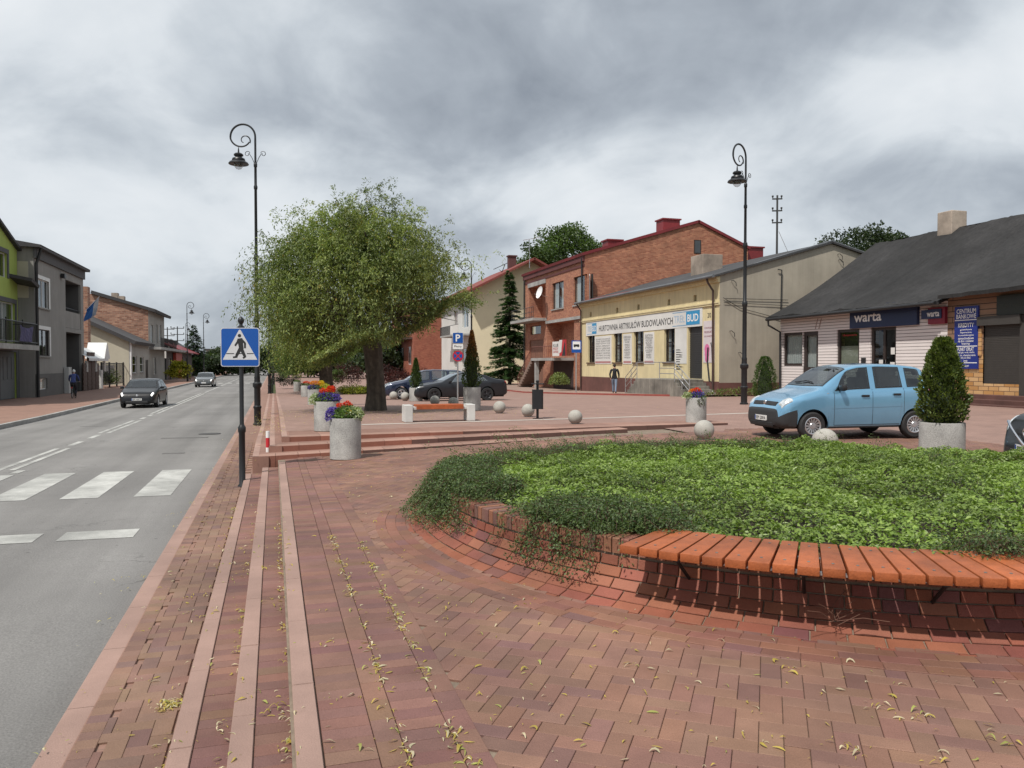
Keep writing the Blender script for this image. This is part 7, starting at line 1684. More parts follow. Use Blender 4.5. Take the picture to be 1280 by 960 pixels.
cc = on_x(1190, 275, RX); b = MB(); b.box(RX-.45, RX+.45, cc.y-.42, cc.y+.42, RZ-.8, on_x(1190, 265, RX).z, bev=.03); b.build('chimney', pm('old_plaster', (.40, .33, .27)), ws, world=True)
# front steps on the right
b = MB(); stp = thing('shop_steps', 'dark red-brown low steps before the shuttered end of the white shop', 'steps', (XW-1, YS-3, 0))
for k in range(3): b = MB(); b.box(XW-.03-.42*(3-k), XW-.02-.42*(2-k) if k < 2 else XW-.022, YR, YS+.3-.25*(2-k), -.3, .06+.15*(k+1), bev=.012); b.build('step', pm('step_tiles', (.12, .055, .045), .7, 0, .25, 2.5, dirt=.3), stp, world=True)

# ---------------------------------------------------------------- cream house and brick house far behind the willow
YC = 85.0; xc0 = on_y(589.5, 400, YC).x
ch = thing('cream_house', 'cream rendered house with a red tile roof edge, brown chimney and white balconies', 'house', (xc0, YC, -.6))
M_CREAM = pm('cream_render', (.74, .66, .46), .9, 0, .05, 1, dirt=.06); M_WREND = pm('white_render', (.62, .61, .58), .9, 0, .05, 1, dirt=.1)
ze0 = on_y(589.5, 362, YC).z; pr = on_y(662, 326, YC); xr = pr.x+.1; slope = (pr.z-ze0)/(pr.x-xc0); zr_ = ze0+slope*(xr-xc0)
b = MB(); b.poly([(xc0, YC, -1.5), (xr+10, YC, -1.5), (xr+10, YC, zr_-slope*10), (xr, YC, zr_), (xc0, YC, ze0)]); b.build('gable_wall', M_CREAM, ch, world=True)
bal = [px_x(xc0, 571, 584, 385, 412), px_x(xc0, 571, 584, 430, 455)]
yq = on_x(552, 420, xc0).y
h1 = (YC+1.5, YC+4.5, 5.8, 8.2); h2 = (YC+1.5, YC+4.5, 1.2, 3.4); h3 = (YC+7, YC+9, 5.8, 8.0); h4 = (YC+7, YC+9, 1.2, 3.2)
wall_holes('x', xc0, 1, YC, yq, -1.5, ze0, [h1, h2, h3, h4], .2).build('wall', M_WREND, ch, world=True)
for hh in (h1, h2, h3, h4): window(ch, 'x', xc0, 1, hh, M_WFRAME, nv=2, depth=.18)
for z in (5.0,):
    b = MB(); b.box(xc0-1.5, xc0, YC+.3, YC+10, z-.2, z); b.build('balcony_slab', M_CONC2, ch, world=True); b = MB()
    b.box(xc0-1.5, xc0-1.46, YC+.3, YC+4.2, z, z+1.0)
    b.build('balcony_panel', M_WREND, ch, world=True); b = MB()
    for k in range(18): yy = lerp(YC+4.2, YC+10, k/17); b.tube([(xc0-1.47, yy, z), (xc0-1.47, yy, z+1)], .03, 4)
    b.tube([(xc0-1.47, YC+.3, z+1.03), (xc0-1.47, YC+10, z+1.03)], .04, 5); b.build('balcony_railing', M_IRON, ch, world=True)
for sgn, xa in ((0, xc0-1.0), (1, xr+10)):
    za = ze0-slope*1.0 if sgn == 0 else zr_-slope*10
    slabroof(ch, 'roof', [(xa, YC-1.6, za+.15), (xa, yq+1, za+.15), (xr, yq+1, zr_+.15+.002*sgn), (xr, YC-1.6, zr_+.15+.002*sgn)], .22, pm('terracotta_edge', (.20, .045, .034), .7, 0, .2, 2))
r4 = px_y(YC+5, 636.5, 645.5, 319, 336); b = MB(); b.box(r4[0], r4[1], YC+5, YC+5.8, r4[2]-1, r4[3]-.15); b.box(r4[0]-.1, r4[1]+.1, YC+4.9, YC+5.9, r4[3]-.148, r4[3]); b.build('chimney', pm('brown_chimney', (.10, .04, .038), .8, 0, .2, 3), ch, world=True)
p = on_y(622, 338, YC+4); b = MB(); b.tube([(p.x, p.y, p.z-1.5), (p.x+.9, p.y, p.z+.7)], .05, 5); b.tube([(p.x-.5, p.y, p.z+.1), (p.x+1.2, p.y, p.z+.9)], .04, 5); b.tube([(p.x+.2, p.y, p.z+.1), (p.x+1.1, p.y, p.z-.6)], .03, 4); b.build('antenna', M_IRON, ch, world=True)
YF = 112.0; xf1, xf0 = on_y(551, 420, YF).x, on_y(517, 420, YF).x
fb = thing('brick_house', 'red brick house partly hidden by the willow, left of the cream house', 'house', (xf0, YF, -.6)); M_BRK2 = brickmat('deep_red_brick', (.26, .065, .04), (.38, .13, .075), (.26, .12, .08), .32, .11, .014, .3)
b = MB(); b.poly([(xf0, YF, -1.5), (xf1+3, YF, -1.5), (xf1+3, YF, 10.5), (xf0, YF, 10.0)]); b.build('side_wall', M_BRK2, fb, world=True)
yq2 = on_x(490, 430, xf0).y; hh = [(YF+2, YF+5, 1.5, 4.2), (YF+2, YF+5, 6, 8.6), (YF+9, YF+13, 1.5, 4.2), (YF+9, YF+13, 6, 8.6)]
wall_holes('x', xf0, 1, YF, yq2, -1.5, 10, hh, .2).build('wall', M_BRK2, fb, world=True)
for q_ in hh: window(fb, 'x', xf0, 1, q_, M_WFRAME, nv=2, depth=.18, curtain=[(.3, .7)])
b = MB(); b.box(xf0-1.6, xf0, YF+1, YF+14, 5.2, 5.5); b.box(xf0-1.6, xf0-1.5, YF+1, YF+14, 5.5, 6.5); b.build('balcony_slab', pm('balcony_dark', (.08, .05, .045), .8), fb, world=True)
b = MB(); b.box(xf0-.6, xf1+3.2, YF-.6, yq2+1, 10.5, 10.8); b.build('roof', M_REDTIN, fb, world=True)
# ================================================================== left-hand street side
PX_ = (1, 0, 0)
M_GREEN = pm('lime_render', (.34, .43, .10), .9, 0, .08, 1, dirt=.12, streak=.1); M_GREYR = pm('grey_render', (.28, .272, .255), .92, 0, .10, .8, .2, 50, dirt=.15, streak=.12); M_DGREYR = pm('dark_grey_render', (.085, .086, .09), .9, 0, .15, 1.5)
M_BEIGE = pm('beige_render', (.46, .43, .34), .92, 0, .14, .5, .2, 40, dirt=.22); M_LGREY = pm('light_grey_render', (.36, .35, .32), .92, 0, .1, .8, dirt=.18); M_DROOF = pm('dark_roof', (.055, .053, .055), .8, 0, .15, 2, dirt=.2)
GZ = z_road(60)+.12
# green gabled house at the left edge
XG = -15.4; yg1 = on_x(43, 400, -14.5).y-.06; gh = thing('green_house', 'lime green gabled house with a balcony at the left edge of the street', 'house', (XG, yg1-6, GZ))
ra_, rb_ = on_x(0, 283, XG), on_x(20, 311, XG); sl_ = (rb_.z-ra_.z)/(rb_.y-ra_.y); yr_ = ra_.y-3.0; zr2 = ra_.z-3.0*sl_*1.0
yg0 = yr_-(yg1-yr_)
z1 = rb_.z+sl_*(yg1-rb_.y)
w1 = px_x(XG, -8, 8.5, 314, 345); w2 = px_x(XG, -8, 19, 377, 427); gd = px_x(XG, 0, 24, 440, 496)
gd = (gd[0], min(gd[1], yg1)-.5, GZ, gd[3]); w2 = (w2[0], min(w2[1], yg1-.6), w2[2], w2[3])
wall_holes('x', XG, -1, yg0, yg1, -1.5, z1, [h for h in (w1, w2, gd)], .2).build('wall', M_GREEN, gh, world=True)
b = MB(); b.poly([(XG, yg0, z1), (XG, yg1, z1), (XG, yr_, zr2)]); b.build('gable', M_GREEN, gh, world=True)
b = MB(); b.quad((XG, yg1, -1.5), (XG-9, yg1, -1.5), (XG-9, yg1, z1), (XG, yg1, z1)); b.build('side_wall', M_GREEN, gh, world=True); b = MB(); b.quad((XG, yg0, -1.5), (XG-9, yg0, -1.5), (XG-9, yg0, z1), (XG, yg0, z1)); b.build('side_wall', M_GREEN, gh, world=True)
for h in (w1, w2):
    window(gh, 'x', XG, -1, h, M_WFRAME, nv=2, depth=.18, curtain=[(.5, .8)])
    b = MB(); e_ = .28
    for r in ((h[0]-e_, h[1]+e_, h[3], h[3]+e_), (h[0]-e_, h[0], h[2], h[3]), (h[1], h[1]+e_, h[2], h[3])): wbox(b, 'x', XG, -1, *r, -.05, .0)
    b.build('window_surround', M_DGREYR, gh, world=True)
b = MB(); wbox(b, 'x', XG, -1, gd[0], gd[1], gd[2], gd[3], .1, .18)
for k in range(4): yy = lerp(gd[0], gd[1], k/4); wbox(b, 'x', XG, -1, yy+.1, yy+(gd[1]-gd[0])/4-.1, gd[2]+1.2, gd[3]-.3, .07, .1)
b.build('garage_door', pm('grey_door', (.13, .14, .145), .6, 0, .1, 3), gh, world=True)
b = MB(); wbox(b, 'x', XG, -1, yg0, yg1+.01, -1.4, on_x(24, 438, XG).z, -.03, .01); 
sb = wall_holes('x', XG+.03, -1, yg0, yg1+.02, -1.4, on_x(24, 436, XG).z, [gd], .04); sb.build('ground_floor', pm('slate_render', (.10, .104, .108), .9, 0, .15, 1), gh, world=True)
slabroof(gh, 'roof', [(XG+.25, yg1+.5, z1+sl_*.5+.12), (XG+.25, yr_, zr2+.12), (XG-9, yr_, zr2+.12), (XG-9, yg1+.5, z1+sl_*.5+.12)], .16, M_DROOF); slabroof(gh, 'roof', [(XG+.25, yg0-.5, z1+sl_*.5+.12), (XG+.25, yr_, zr2+.122), (XG-9, yr_, zr2+.122), (XG-9, yg0-.5, z1+sl_*.5+.12)], .25, M_DROOF)
zb_ = on_x(20, 430, XG+1.4).z; yb1 = on_x(47, 430, XG+1.4).y; b = MB(); b.box(XG, XG+1.5, yg0, yb1, zb_-.3, zb_); b.build('balcony_slab', M_CONC2, gh, world=True)
b = MB()
for zz_ in (.15, 1.3): b.tube([(XG+1.42, yg0, zb_+zz_), (XG+1.42, yb1-.1, zb_+zz_), (XG+.1, yb1-.1, zb_+zz_)], .035, 5)
for k in range(60): yy = lerp(yg0, yb1-.1, k/59); b.tube([(XG+1.42, yy, zb_), (XG+1.42, yy, zb_+1.3)], .016, 4)
for (yy) in np.linspace(yb1-12, yb1-.1, 5): b.tube([(XG+1.42, yy, zb_), (XG+1.42, yy, zb_+1.45)], .04, 5)
b.build('balcony_railing', M_IRON, gh, world=True)
r_ = px_x(XG+1.5, 25, 41, 407, 427); b = MB()
n = 12
for i in range(n):
    for j in range(4):
        f = lambda i, j: (XG+1.50+.04*math.sin(i*1.7+j), lerp(r_[0], r_[1], i/n), lerp(r_[3]-.15*math.sin(PI*i/n), r_[2], j/4)); b.quad(f(i, j), f(i+1, j), f(i+1, j+1), f(i, j+1))
b.build('balcony_banner', pm('purple_cloth', (.075, .07, .14), .85, 0, .4, 1.2), gh, world=True)
zp_ = on_x(30, 350, XG+.6).z
slabroof(gh, 'porch_roof', [(XG+.01, yg1-1.6, zp_+.3), (XG+.01, yg1-.02, zp_), (XG+1.25, yg1-.02, zp_-.25), (XG+1.25, yg1-1.6, zp_+.05)], .2, M_DROOF)
# grey flat-fronted house
XH = -14.5; ya, yb = on_x(43, 400, XH).y, on_x(104.5, 400, XH).y; EH = (on_x(43, 308, XH).z+on_x(104.5, 338, XH).z)/2
hh_ = thing('grey_house', 'dark grey two-storey house with recessed balconies on the left pavement', 'house', (XH, ya, GZ))
W1 = px_x(XH, 47, 61, 350, 385); W2 = px_x(XH, 47, 61, 412, 445); LG = px_x(XH, 82, 101, 353, 411); LD = px_x(XH, 82, 101, 416, 492); BW = px_x(XH, 45.5, 58.5, 473, 487)
LD = (LG[0], LG[1], GZ, LD[3]); W2 = (W1[0], W1[1], W2[2], W2[3])
wall_holes('x', XH, -1, ya, yb, -1.5, EH, [W1, W2, LG, LD, BW], .16).build('wall', M_GREYR, hh_, world=True)
b = MB(); b.quad((XH, ya, -1.5), (XH-8, ya, -1.5), (XH-8, ya, EH), (XH, ya, EH)); b.build('side_wall', M_GREYR, hh_, world=True); b = MB(); b.quad((XH, yb, -1.5), (XH-8, yb, -1.5), (XH-8, yb, EH), (XH, yb, EH)); b.build('side_wall', M_GREYR, hh_, world=True)
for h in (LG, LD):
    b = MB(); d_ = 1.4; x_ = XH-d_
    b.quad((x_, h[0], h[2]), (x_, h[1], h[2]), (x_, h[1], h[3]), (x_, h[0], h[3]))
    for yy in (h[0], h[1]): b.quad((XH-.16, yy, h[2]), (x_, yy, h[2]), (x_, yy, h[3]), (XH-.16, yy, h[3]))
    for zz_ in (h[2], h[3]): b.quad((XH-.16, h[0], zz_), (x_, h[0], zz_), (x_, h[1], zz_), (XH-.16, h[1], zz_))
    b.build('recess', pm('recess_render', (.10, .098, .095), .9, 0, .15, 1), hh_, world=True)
pz = on_x(92, 394, XH).z; b = MB(); wbox(b, 'x', XH, -1, LG[0]+.003, LG[1]-.003, LG[2]+.02, LG[2]+1.25, .05, .17); b.build('balcony_parapet', M_GREYR, hh_, world=True)
b = MB(); wbox(b, 'x', XH, -1, LG[0]+.1, LG[1]-.1, LG[2]+1.45, LG[2]+1.50, .08, .13); b.build('balcony_rail', M_IRON, hh_, world=True)
for h, c in ((W1, [(0, .42)]), (W2, [(.2, .4)]), (BW, None)):
    window(hh_, 'x', XH, -1, h, M_WFRAME if h is not W2 else M_DFRAME, nv=2, depth=.14, sill=M_GREYR if h is not BW else None, curtain=c)
    b = MB(); wbox(b, 'x', XH, -1, h[1], h[1]+.30, h[2], h[3]+.24, -.02, .0); wbox(b, 'x', XH, -1, h[0], h[1]-.002, h[3], h[3]+.24, -.02, .0); b.build('white_surround', M_WFRAME, hh_, world=True)
b = MB(); wbox(b, 'x', XH, -1, ya-.02, LD[0]-.3, -1.4, on_x(60, 467, XH).z, -.03, .0); 
sb = wall_holes('x', XH+.03, -1, ya-.02, LD[0]-.05, -1.4, on_x(60, 467, XH).z, [BW], .03); sb.build('plinth', pm('dark_plinth', (.12, .117, .112), .9, 0, .15, 1), hh_, world=True)
b = MB(); wbox(b, 'x', XH, -1, ya-.3, yb+.35, EH-.12, EH+.05, -.45, .3); wbox(b, 'x', XH, -1, ya-.1, yb+.1, EH-.75, EH-.122, -.14, .0); b.build('cornice', pm('dark_cornice', (.09, .09, .092), .85, 0, .15, 1), hh_, world=True)
b = MB(); b.poly([(XH+.5, ya-.35, EH+.052), (XH+.5, yb+.4, EH+.052), (XH-8, yb+.4, EH+1.4), (XH-8, ya-.35, EH+1.4)]); b.poly([(XH+.5, ya-.35, EH+.052), (XH-8, ya-.35, EH+1.4), (XH-8, ya-.35, EH-.1), (XH+.5, ya-.35, EH-.1)]); b.build('roof', M_DROOF, hh_, world=True)
b = MB(); wbox(b, 'y', ya, 1, XH-2.6, XH-.3, EH-3.3, EH-1.0, -.03, .0); b.build('pale_panel', M_BEIGE, hh_, world=True)
pipe(hh_, [(XH+.42, ya+.15, EH-.1), (XH+.12, ya+.15, EH-1.1), (XH+.12, ya+.15, GZ)], .09, M_IRON)
b = MB(); p = on_x(78, 345, XH+.1); b.box(p.x-.05, p.x+.2, p.y-.25, p.y+.25, p.z-.15, p.z+.15); b.build('alarm_box', M_IRON, hh_, world=True)
b = MB(); wbox(b, 'x', XH, -1, LD[0]-.9, LD[0]-.05, GZ, GZ+1.9, -.35, -.031, bev=.02); o = b.build('cable_cabinet', pm('cabinet_grey', (.42, .43, .42), .6, 0, .08, 2), None); tag(o, 'pale grey cable cabinet standing against the grey house', 'cabinet')
# flag on the corner
p = on_x(106, 384, XH+.1); t = thing('flag', 'blue and white flag on a slanted pole at the corner of the grey house', 'flag', p); b = MB(); b.tube([(0, 0, -.3), (1.0, .3, .9)], .025, 5); b.build('pole', M_WHITE, t)
b = MB(); n = 8
for i in range(n):
    for j in range(5):
        f = lambda i, j: (lerp(.15, 1.0, i/n)-.10*j*.5, .3*i/n+.12*math.sin(j*1.3+i*.6), lerp(-.1, .9, i/n)-j*.30*(.7+.3*i/n)); b.quad(f(i, j), f(i+1, j), f(i+1, j+1), f(i, j+1), (.45, .47, .5) if i > n*.55 else (.035, .13, .38))
b.build('cloth', M_CLOTH, t, smooth=True)

# white canopy, gates, fence before the beige house
XK = -14.3; q0, q1 = on_x(104, 480, XK).y, on_x(124, 480, XK).y
t = thing('yard_gate', 'brown panelled yard gate with white posts beside the grey house', 'gate', (XK, q0, GZ)); n = 4
for k in range(n):
    b = MB(); a0, a1 = lerp(q0, q1, k/n)+.08, lerp(q0, q1, (k+1)/n)-.08; b.box(XK-.05, XK, a0, a1, GZ, GZ+2.2+(.9 if k in (1, 2) else 0)); 
    for m_ in range(6): zz_ = GZ+.1+m_*.35; b.box(XK-.001, XK+.03, a0+.05, a1-.05, zz_, zz_+.26)
    b.build('gate_panel', pm('brown_gate', (.075, .045, .035), .7, 0, .2, 3), t, world=True)
b = MB(); b.box(XK-.2, XK+.15, q1+.2, q1+.8, GZ, GZ+1.6, bev=.03); b.build('white_post', M_WREND, t, world=True)
t = thing('entrance_canopy', 'white glazed entrance canopy with a pointed end above the brown gate', 'canopy', (XK-1, q0, GZ)); zc0, zc1 = on_x(115, 448, XK).z, on_x(115, 434, XK).z; qa, qb = on_x(106, 440, XK).y, on_x(131, 440, XK).y
b = MB(); b.quad((XK+.3, qa, zc0), (XK+.3, qb, zc0), (XK-1.2, qb-.3, zc1), (XK-1.2, qa, zc1)); b.quad((XK+.3, qa, zc0-.2), (XK+.3, qb, zc0-.2), (XK+.3, qb, zc0), (XK+.3, qa, zc0)); b.poly([(XK+.32, qb-1.8, zc0), (XK+.32, qb+.6, zc0), (XK+.32, qb-.6, on_x(127, 428, XK).z)]); b.quad((XK+.3, qb-1.8, zc0), (XK+.3, qb-.6, on_x(127, 428, XK).z), (XK-1.2, qb-.6, on_x(127, 428, XK).z), (XK-1.2, qb-1.8, zc0)); b.build('roof', pm('white_canopy', (.62, .63, .63), .5, 0, .1, 2), t, world=True)
b = MB()
for yy in (qa+.5, (qa+qb)/2, qb-.4): b.box(XK-.1, XK+.1, yy-.12, yy+.12, GZ+1.5, zc0-.2)
b.build('posts', M_WREND, t, world=True)
f0, f1 = on_x(127, 480, XK).y, on_x(162, 480, XK).y
t = thing('metal_fence', 'black framed see-through fence with panels before the beige house', 'fence', (XK, f0, GZ)); b = MB()
for yy in np.linspace(f0, f1, 5): b.box(XK-.06, XK+.06, yy-.08, yy+.08, GZ, GZ+2.3)
for zz_ in (.25, 2.15): b.box(XK-.03, XK+.03, f0, f1, GZ+zz_, GZ+zz_+.08)
b.build('frame', M_IRON, t, world=True); b = MB()
for yy in np.linspace(f0, f1, 60): b.tube([(XK, yy, GZ+.3), (XK, yy, GZ+2.15)], .012, 4)
b.build('bars', M_IRON, t, world=True); p = panel(t, 'white_board', 'x', XK-.5, -1, (f0+.6, lerp(f0, f1, .62), GZ+.9, GZ+2.0), M_BOARD, .03)

# beige single-storey house
XI = -13.75; yi = 85.7; yi1 = 98.6; hi_ = thing('beige_house', 'low beige house with a blank gable and dark roof', 'house', (XI, yi, GZ))
zE = on_y(163, 426, yi).z; pL = on_y(105, 401, yi); slo = (pL.z-zE)/(XI-pL.x); xr2 = pL.x-2.5; zR = zE+slo*(XI-xr2)
b = MB(); b.poly([(XI, yi, -1.5), (XI, yi, zE), (xr2, yi, zR), (xr2-7, yi, zE), (xr2-7, yi, -1.5)]); b.build('gable_wall', M_BEIGE, hi_, world=True)
wa = px_x(XI, 165.5, 171, 445, 466); wb_ = px_x(XI, 175, 179.5, 446, 465); da = px_x(XI, 182, 185.5, 450, 480)
wall_holes('x', XI, -1, yi, yi1, -1.5, zE, [wa, wb_, (da[0], da[1], GZ, da[3])], .15).build('wall', M_LGREY, hi_, world=True)
for h in (wa, wb_): window(hi_, 'x', XI, -1, h, M_WFRAME, nv=1, nh=2, depth=.13, sill=M_CONC2, curtain=[(.0, .5)])
b = MB(); wbox(b, 'x', XI, -1, da[0], da[1], GZ, da[3], .08, .14); b.build('door', M_DFRAME, hi_, world=True)
slabroof(hi_, 'roof', [(XI+.7, yi-.5, zE-slo*.7+.3), (XI+.7, yi1+.0, zE-slo*.7+.3), (xr2, yi1+.0, zR+.3), (xr2, yi-.5, zR+.3)], .35, M_DROOF); slabroof(hi_, 'roof', [(xr2-7.5, yi-.5, zE+.1), (xr2-7.5, yi1, zE+.1), (xr2, yi1, zR+.302), (xr2, yi-.5, zR+.302)], .35, M_DROOF)
pipe(hi_, [(XI+.12, yi+.1, zE), (XI+.12, yi+.1, GZ)], .10, M_WHITE)
# tall brick house beyond
XJ = -13.8; yj = 98.8; yj1 = on_x(205.5, 430, XJ).y; hj = thing('brick_house', 'tall brick-gabled house beyond the beige house, facing the road in grey render', 'house', (XJ, yj, GZ))
zJ = on_y(187, 387, yj).z; pJ = on_y(115, 367, yj); M_BRKL = brickmat('rough_old_brick', (.20, .075, .045), (.44, .24, .16), (.30, .20, .15), .5, .17, .03, .5)
b = MB(); b.poly([(XJ, yj, -1.5), (XJ, yj, zJ), (pJ.x, yj, pJ.z), (pJ.x-6, yj, zJ+.5), (pJ.x-6, yj, -1.5)]); b.build('gable_wall', M_BRKL, hj, world=True)
js = [px_x(XJ, l, r, 406, 429) for l, r in ((188.3, 191.4), (195, 197.2), (199.3, 201.8))]+[px_x(XJ, l, r, 447, 468) for l, r in ((192, 195.2),)]
wall_holes('x', XJ, -1, yj, yj1, -1.5, zJ, js, .2).build('wall', M_LGREY, hj, world=True)
for h in js: window(hj, 'x', XJ, -1, h, M_WFRAME, nv=1, nh=1, depth=.18, curtain=[(.2, .8)])
slabroof(hj, 'roof', [(XJ+.8, yj-.3, zJ+.05), (XJ+.8, yj1+.8, zJ+.05), (pJ.x, yj1+.8, pJ.z+.35), (pJ.x, yj-.3, pJ.z+.35)], .35, M_DROOF)
bj = on_x(190, 432, XJ+1.2).z; b = MB(); b.box(XJ, XJ+1.3, yj+.4, yj1+16, bj-.3, bj); b.build('balcony_slab', M_CONC2, hj, world=True); b = MB(); b.tube([(XJ+1.25, yj+.4, bj+1.1), (XJ+1.25, yj1+2, bj+1.1)], .04, 5)
for k in range(30): yy = lerp(yj+.4, yj1+2, k/29); b.tube([(XJ+1.25, yy, bj), (XJ+1.25, yy, bj+1.1)], .025, 4)
b.build('balcony_railing', M_IRON, hj, world=True)
for (l, r, t_, b_) in ((139, 147, 366, 378), (147.5, 155, 370, 380)): r4 = px_y(yj+3, l, r, t_, b_); b = MB(); b.box(r4[0], r4[1], yj+3, yj+4, r4[2]-1.5, r4[3]); b.build('chimney', pm('old_plaster', (.40, .33, .27)), hj, world=True)
r4 = px_y(80, 102, 109.5, 358, 372); b = MB(); b.box(r4[0], r4[1], 80, 81, GZ, r4[3]); o = b.build('chimney_stack', brickmat('rough_old_brick', (.2, .07, .04), (.4, .2, .1), (.3, .2, .1)), None); tag(o, 'brick chimney stack rising behind the right end of the grey house', 'chimney')
# low shops with red fascia
XL = -13.6; yl0, yl1 = yj1+.05, yj1+34; lo = thing('street_shop', 'low shop row with red fascia and a dark red roof past the tall brick house', 'shop', (XL, yl0, GZ)); zl = bj-.32
hs = [(yl0+2, yl0+5, GZ, zl-.9), (yl0+7.5, yl0+13, GZ+.1, zl-1.4), (yl0+17, yl0+20, GZ+.8, zl-.6), (yl0+24, yl0+27, GZ+.8, zl-.6)]
wall_holes('x', XL, -1, yl0, yl1, -1.5, zl, hs, .2).build('wall', pm('shop_dark_render', (.10, .085, .08), .9, 0, .2, .6), lo, world=True)
for h in hs: window(lo, 'x', XL, -1, h, M_DFRAME, nv=2, depth=.18)
b = MB(); wbox(b, 'x', XL, -1, yl0+6.5, yl0+14, zl-1.3, zl-.1, -.5, -.1); wbox(b, 'x', XL, -1, yl0+12.9, yl0+14.4, GZ, zl-1.3, -.45, -.1); b.build('red_fascia', pm('red_fascia', (.36, .055, .035), .6, 0, .15, 1.5), lo, world=True)
slabroof(lo, 'roof', [(XL+1.2, yl0+13, zl+.1), (XL+1.2, yl1+.5, zl+.1), (XL-3, yl1+.5, zl+2.0), (XL-3, yl0+13, zl+2.0)], .15, M_REDTIN)
for yy in (yl0+16, yl0+22, yl0+28): b = MB(); b.box(XL-2.2, XL-1.7, yy, yy+.6, zl+.8, zl+2.2); b.build('chimney', M_DROOF, lo, world=True)
wh_ = thing('white_house', 'small white house with a dark roof where the street bends', 'house', (XL, yl1+8, GZ)); y0_, y1_ = yl1+4, yl1+22
wall_holes('x', XL-.5, -1, y0_, y1_, -1.5, 3.2, [(y0_+2, y0_+4, 1, 2.6), (y0_+8, y0_+10, 1, 2.6)], .2).build('wall', M_WREND, wh_, world=True); b = MB(); b.poly([(XL-.5, y0_, -1.5), (XL-.5, y0_, 3.2), (XL-5, y0_, 6), (XL-9.5, y0_, 3.2), (XL-9.5, y0_, -1.5)]); b.build('gable_wall', M_WREND, wh_, world=True); slabroof(wh_, 'roof', [(XL, y0_-.4, 3.0), (XL, y1_, 3.0), (XL-5, y1_, 6.2), (XL-5, y0_-.4, 6.2)], .25, M_DROOF)
# road end: long white hall, hoarding, utility poles
t = thing('white_hall', 'long white flat-roofed hall beyond the trees at the end of the road', 'building', (-40, 235, 0)); a_, c_ = on_y(258, 445, 235), on_y(330, 445, 235); b = MB(); b.box(a_.x, c_.x, 235, 250, -1, on_y(270, 438, 235).z); b.build('wall', M_WREND, t, world=True); b = MB(); b.box(a_.x-.5, c_.x+.5, 234.5, 250, on_y(270, 438, 235).z, on_y(270, 436, 235).z); b.build('roof', M_DROOF, t, world=True)
a_, c_ = on_y(265, 458, 175), on_y(279, 458, 175); t = thing('hoarding', 'pale grey hoarding board at the far bend of the road', 'billboard', (a_.x, 175, 0)); b = MB(); b.box(a_.x, c_.x, 175, 175.3, on_y(270, 461, 175).z, on_y(270, 448, 175).z); b.build('board', pm('hoarding_grey', (.42, .43, .42), .7), t, world=True); b = MB()
for x_ in (a_.x+.3, c_.x-.5): b.box(x_, x_+.2, 175.05, 175.25, -1, on_y(270, 461, 175).z)
b.build('posts', M_IRON, t, world=True)
for (px, D_, top, lab) in ((209.5, 150, 409, 'left of two far telegraph poles above the red shop roof'), (222, 158, 408, 'right of two far telegraph poles above the red shop roof'), (970, 66, 244, 'telegraph pole with three crossarms rising behind the shop roof')):
    p = on_y(px, 440, D_); zt_ = on_y(px, top, D_).z; t = thing('telegraph_pole', lab, 'pole', (p.x, D_, -1), group='telegraph poles'); b = MB(); b.tube([(0, 0, 0), (0, 0, zt_+1)], [.14, .09], 8); b.build('pole', pm('pole_grey', (.05, .05, .05), .8), t)
    for k in range(3):
        z = zt_+1-.35-k*1.15; hw = .55 if px > 900 else 1.15; b = MB(); b.box(-hw, hw, -.06, .06, -.06, .06)
        for x_ in (-hw+.05, hw-.05): b.lathe([(.03, 0), (.05, .1), (.09, .13), (.10, .26), (.04, .3)], 8, (x_, 0, .05))
        o = b.build('crossarm', pm('pole_grey', (.05, .05, .05)), t)
        o.location = (0, 0, z); o.rotation_euler = (0, -.08, 0) if px > 900 else (0, 0, 0)
    if px > 900: b = MB(); b.tube([(.2, 0, zt_-2.5), (6.5, -2, zt_-17)], .03, 4); b.build('guy_wire', M_STEEL, t)
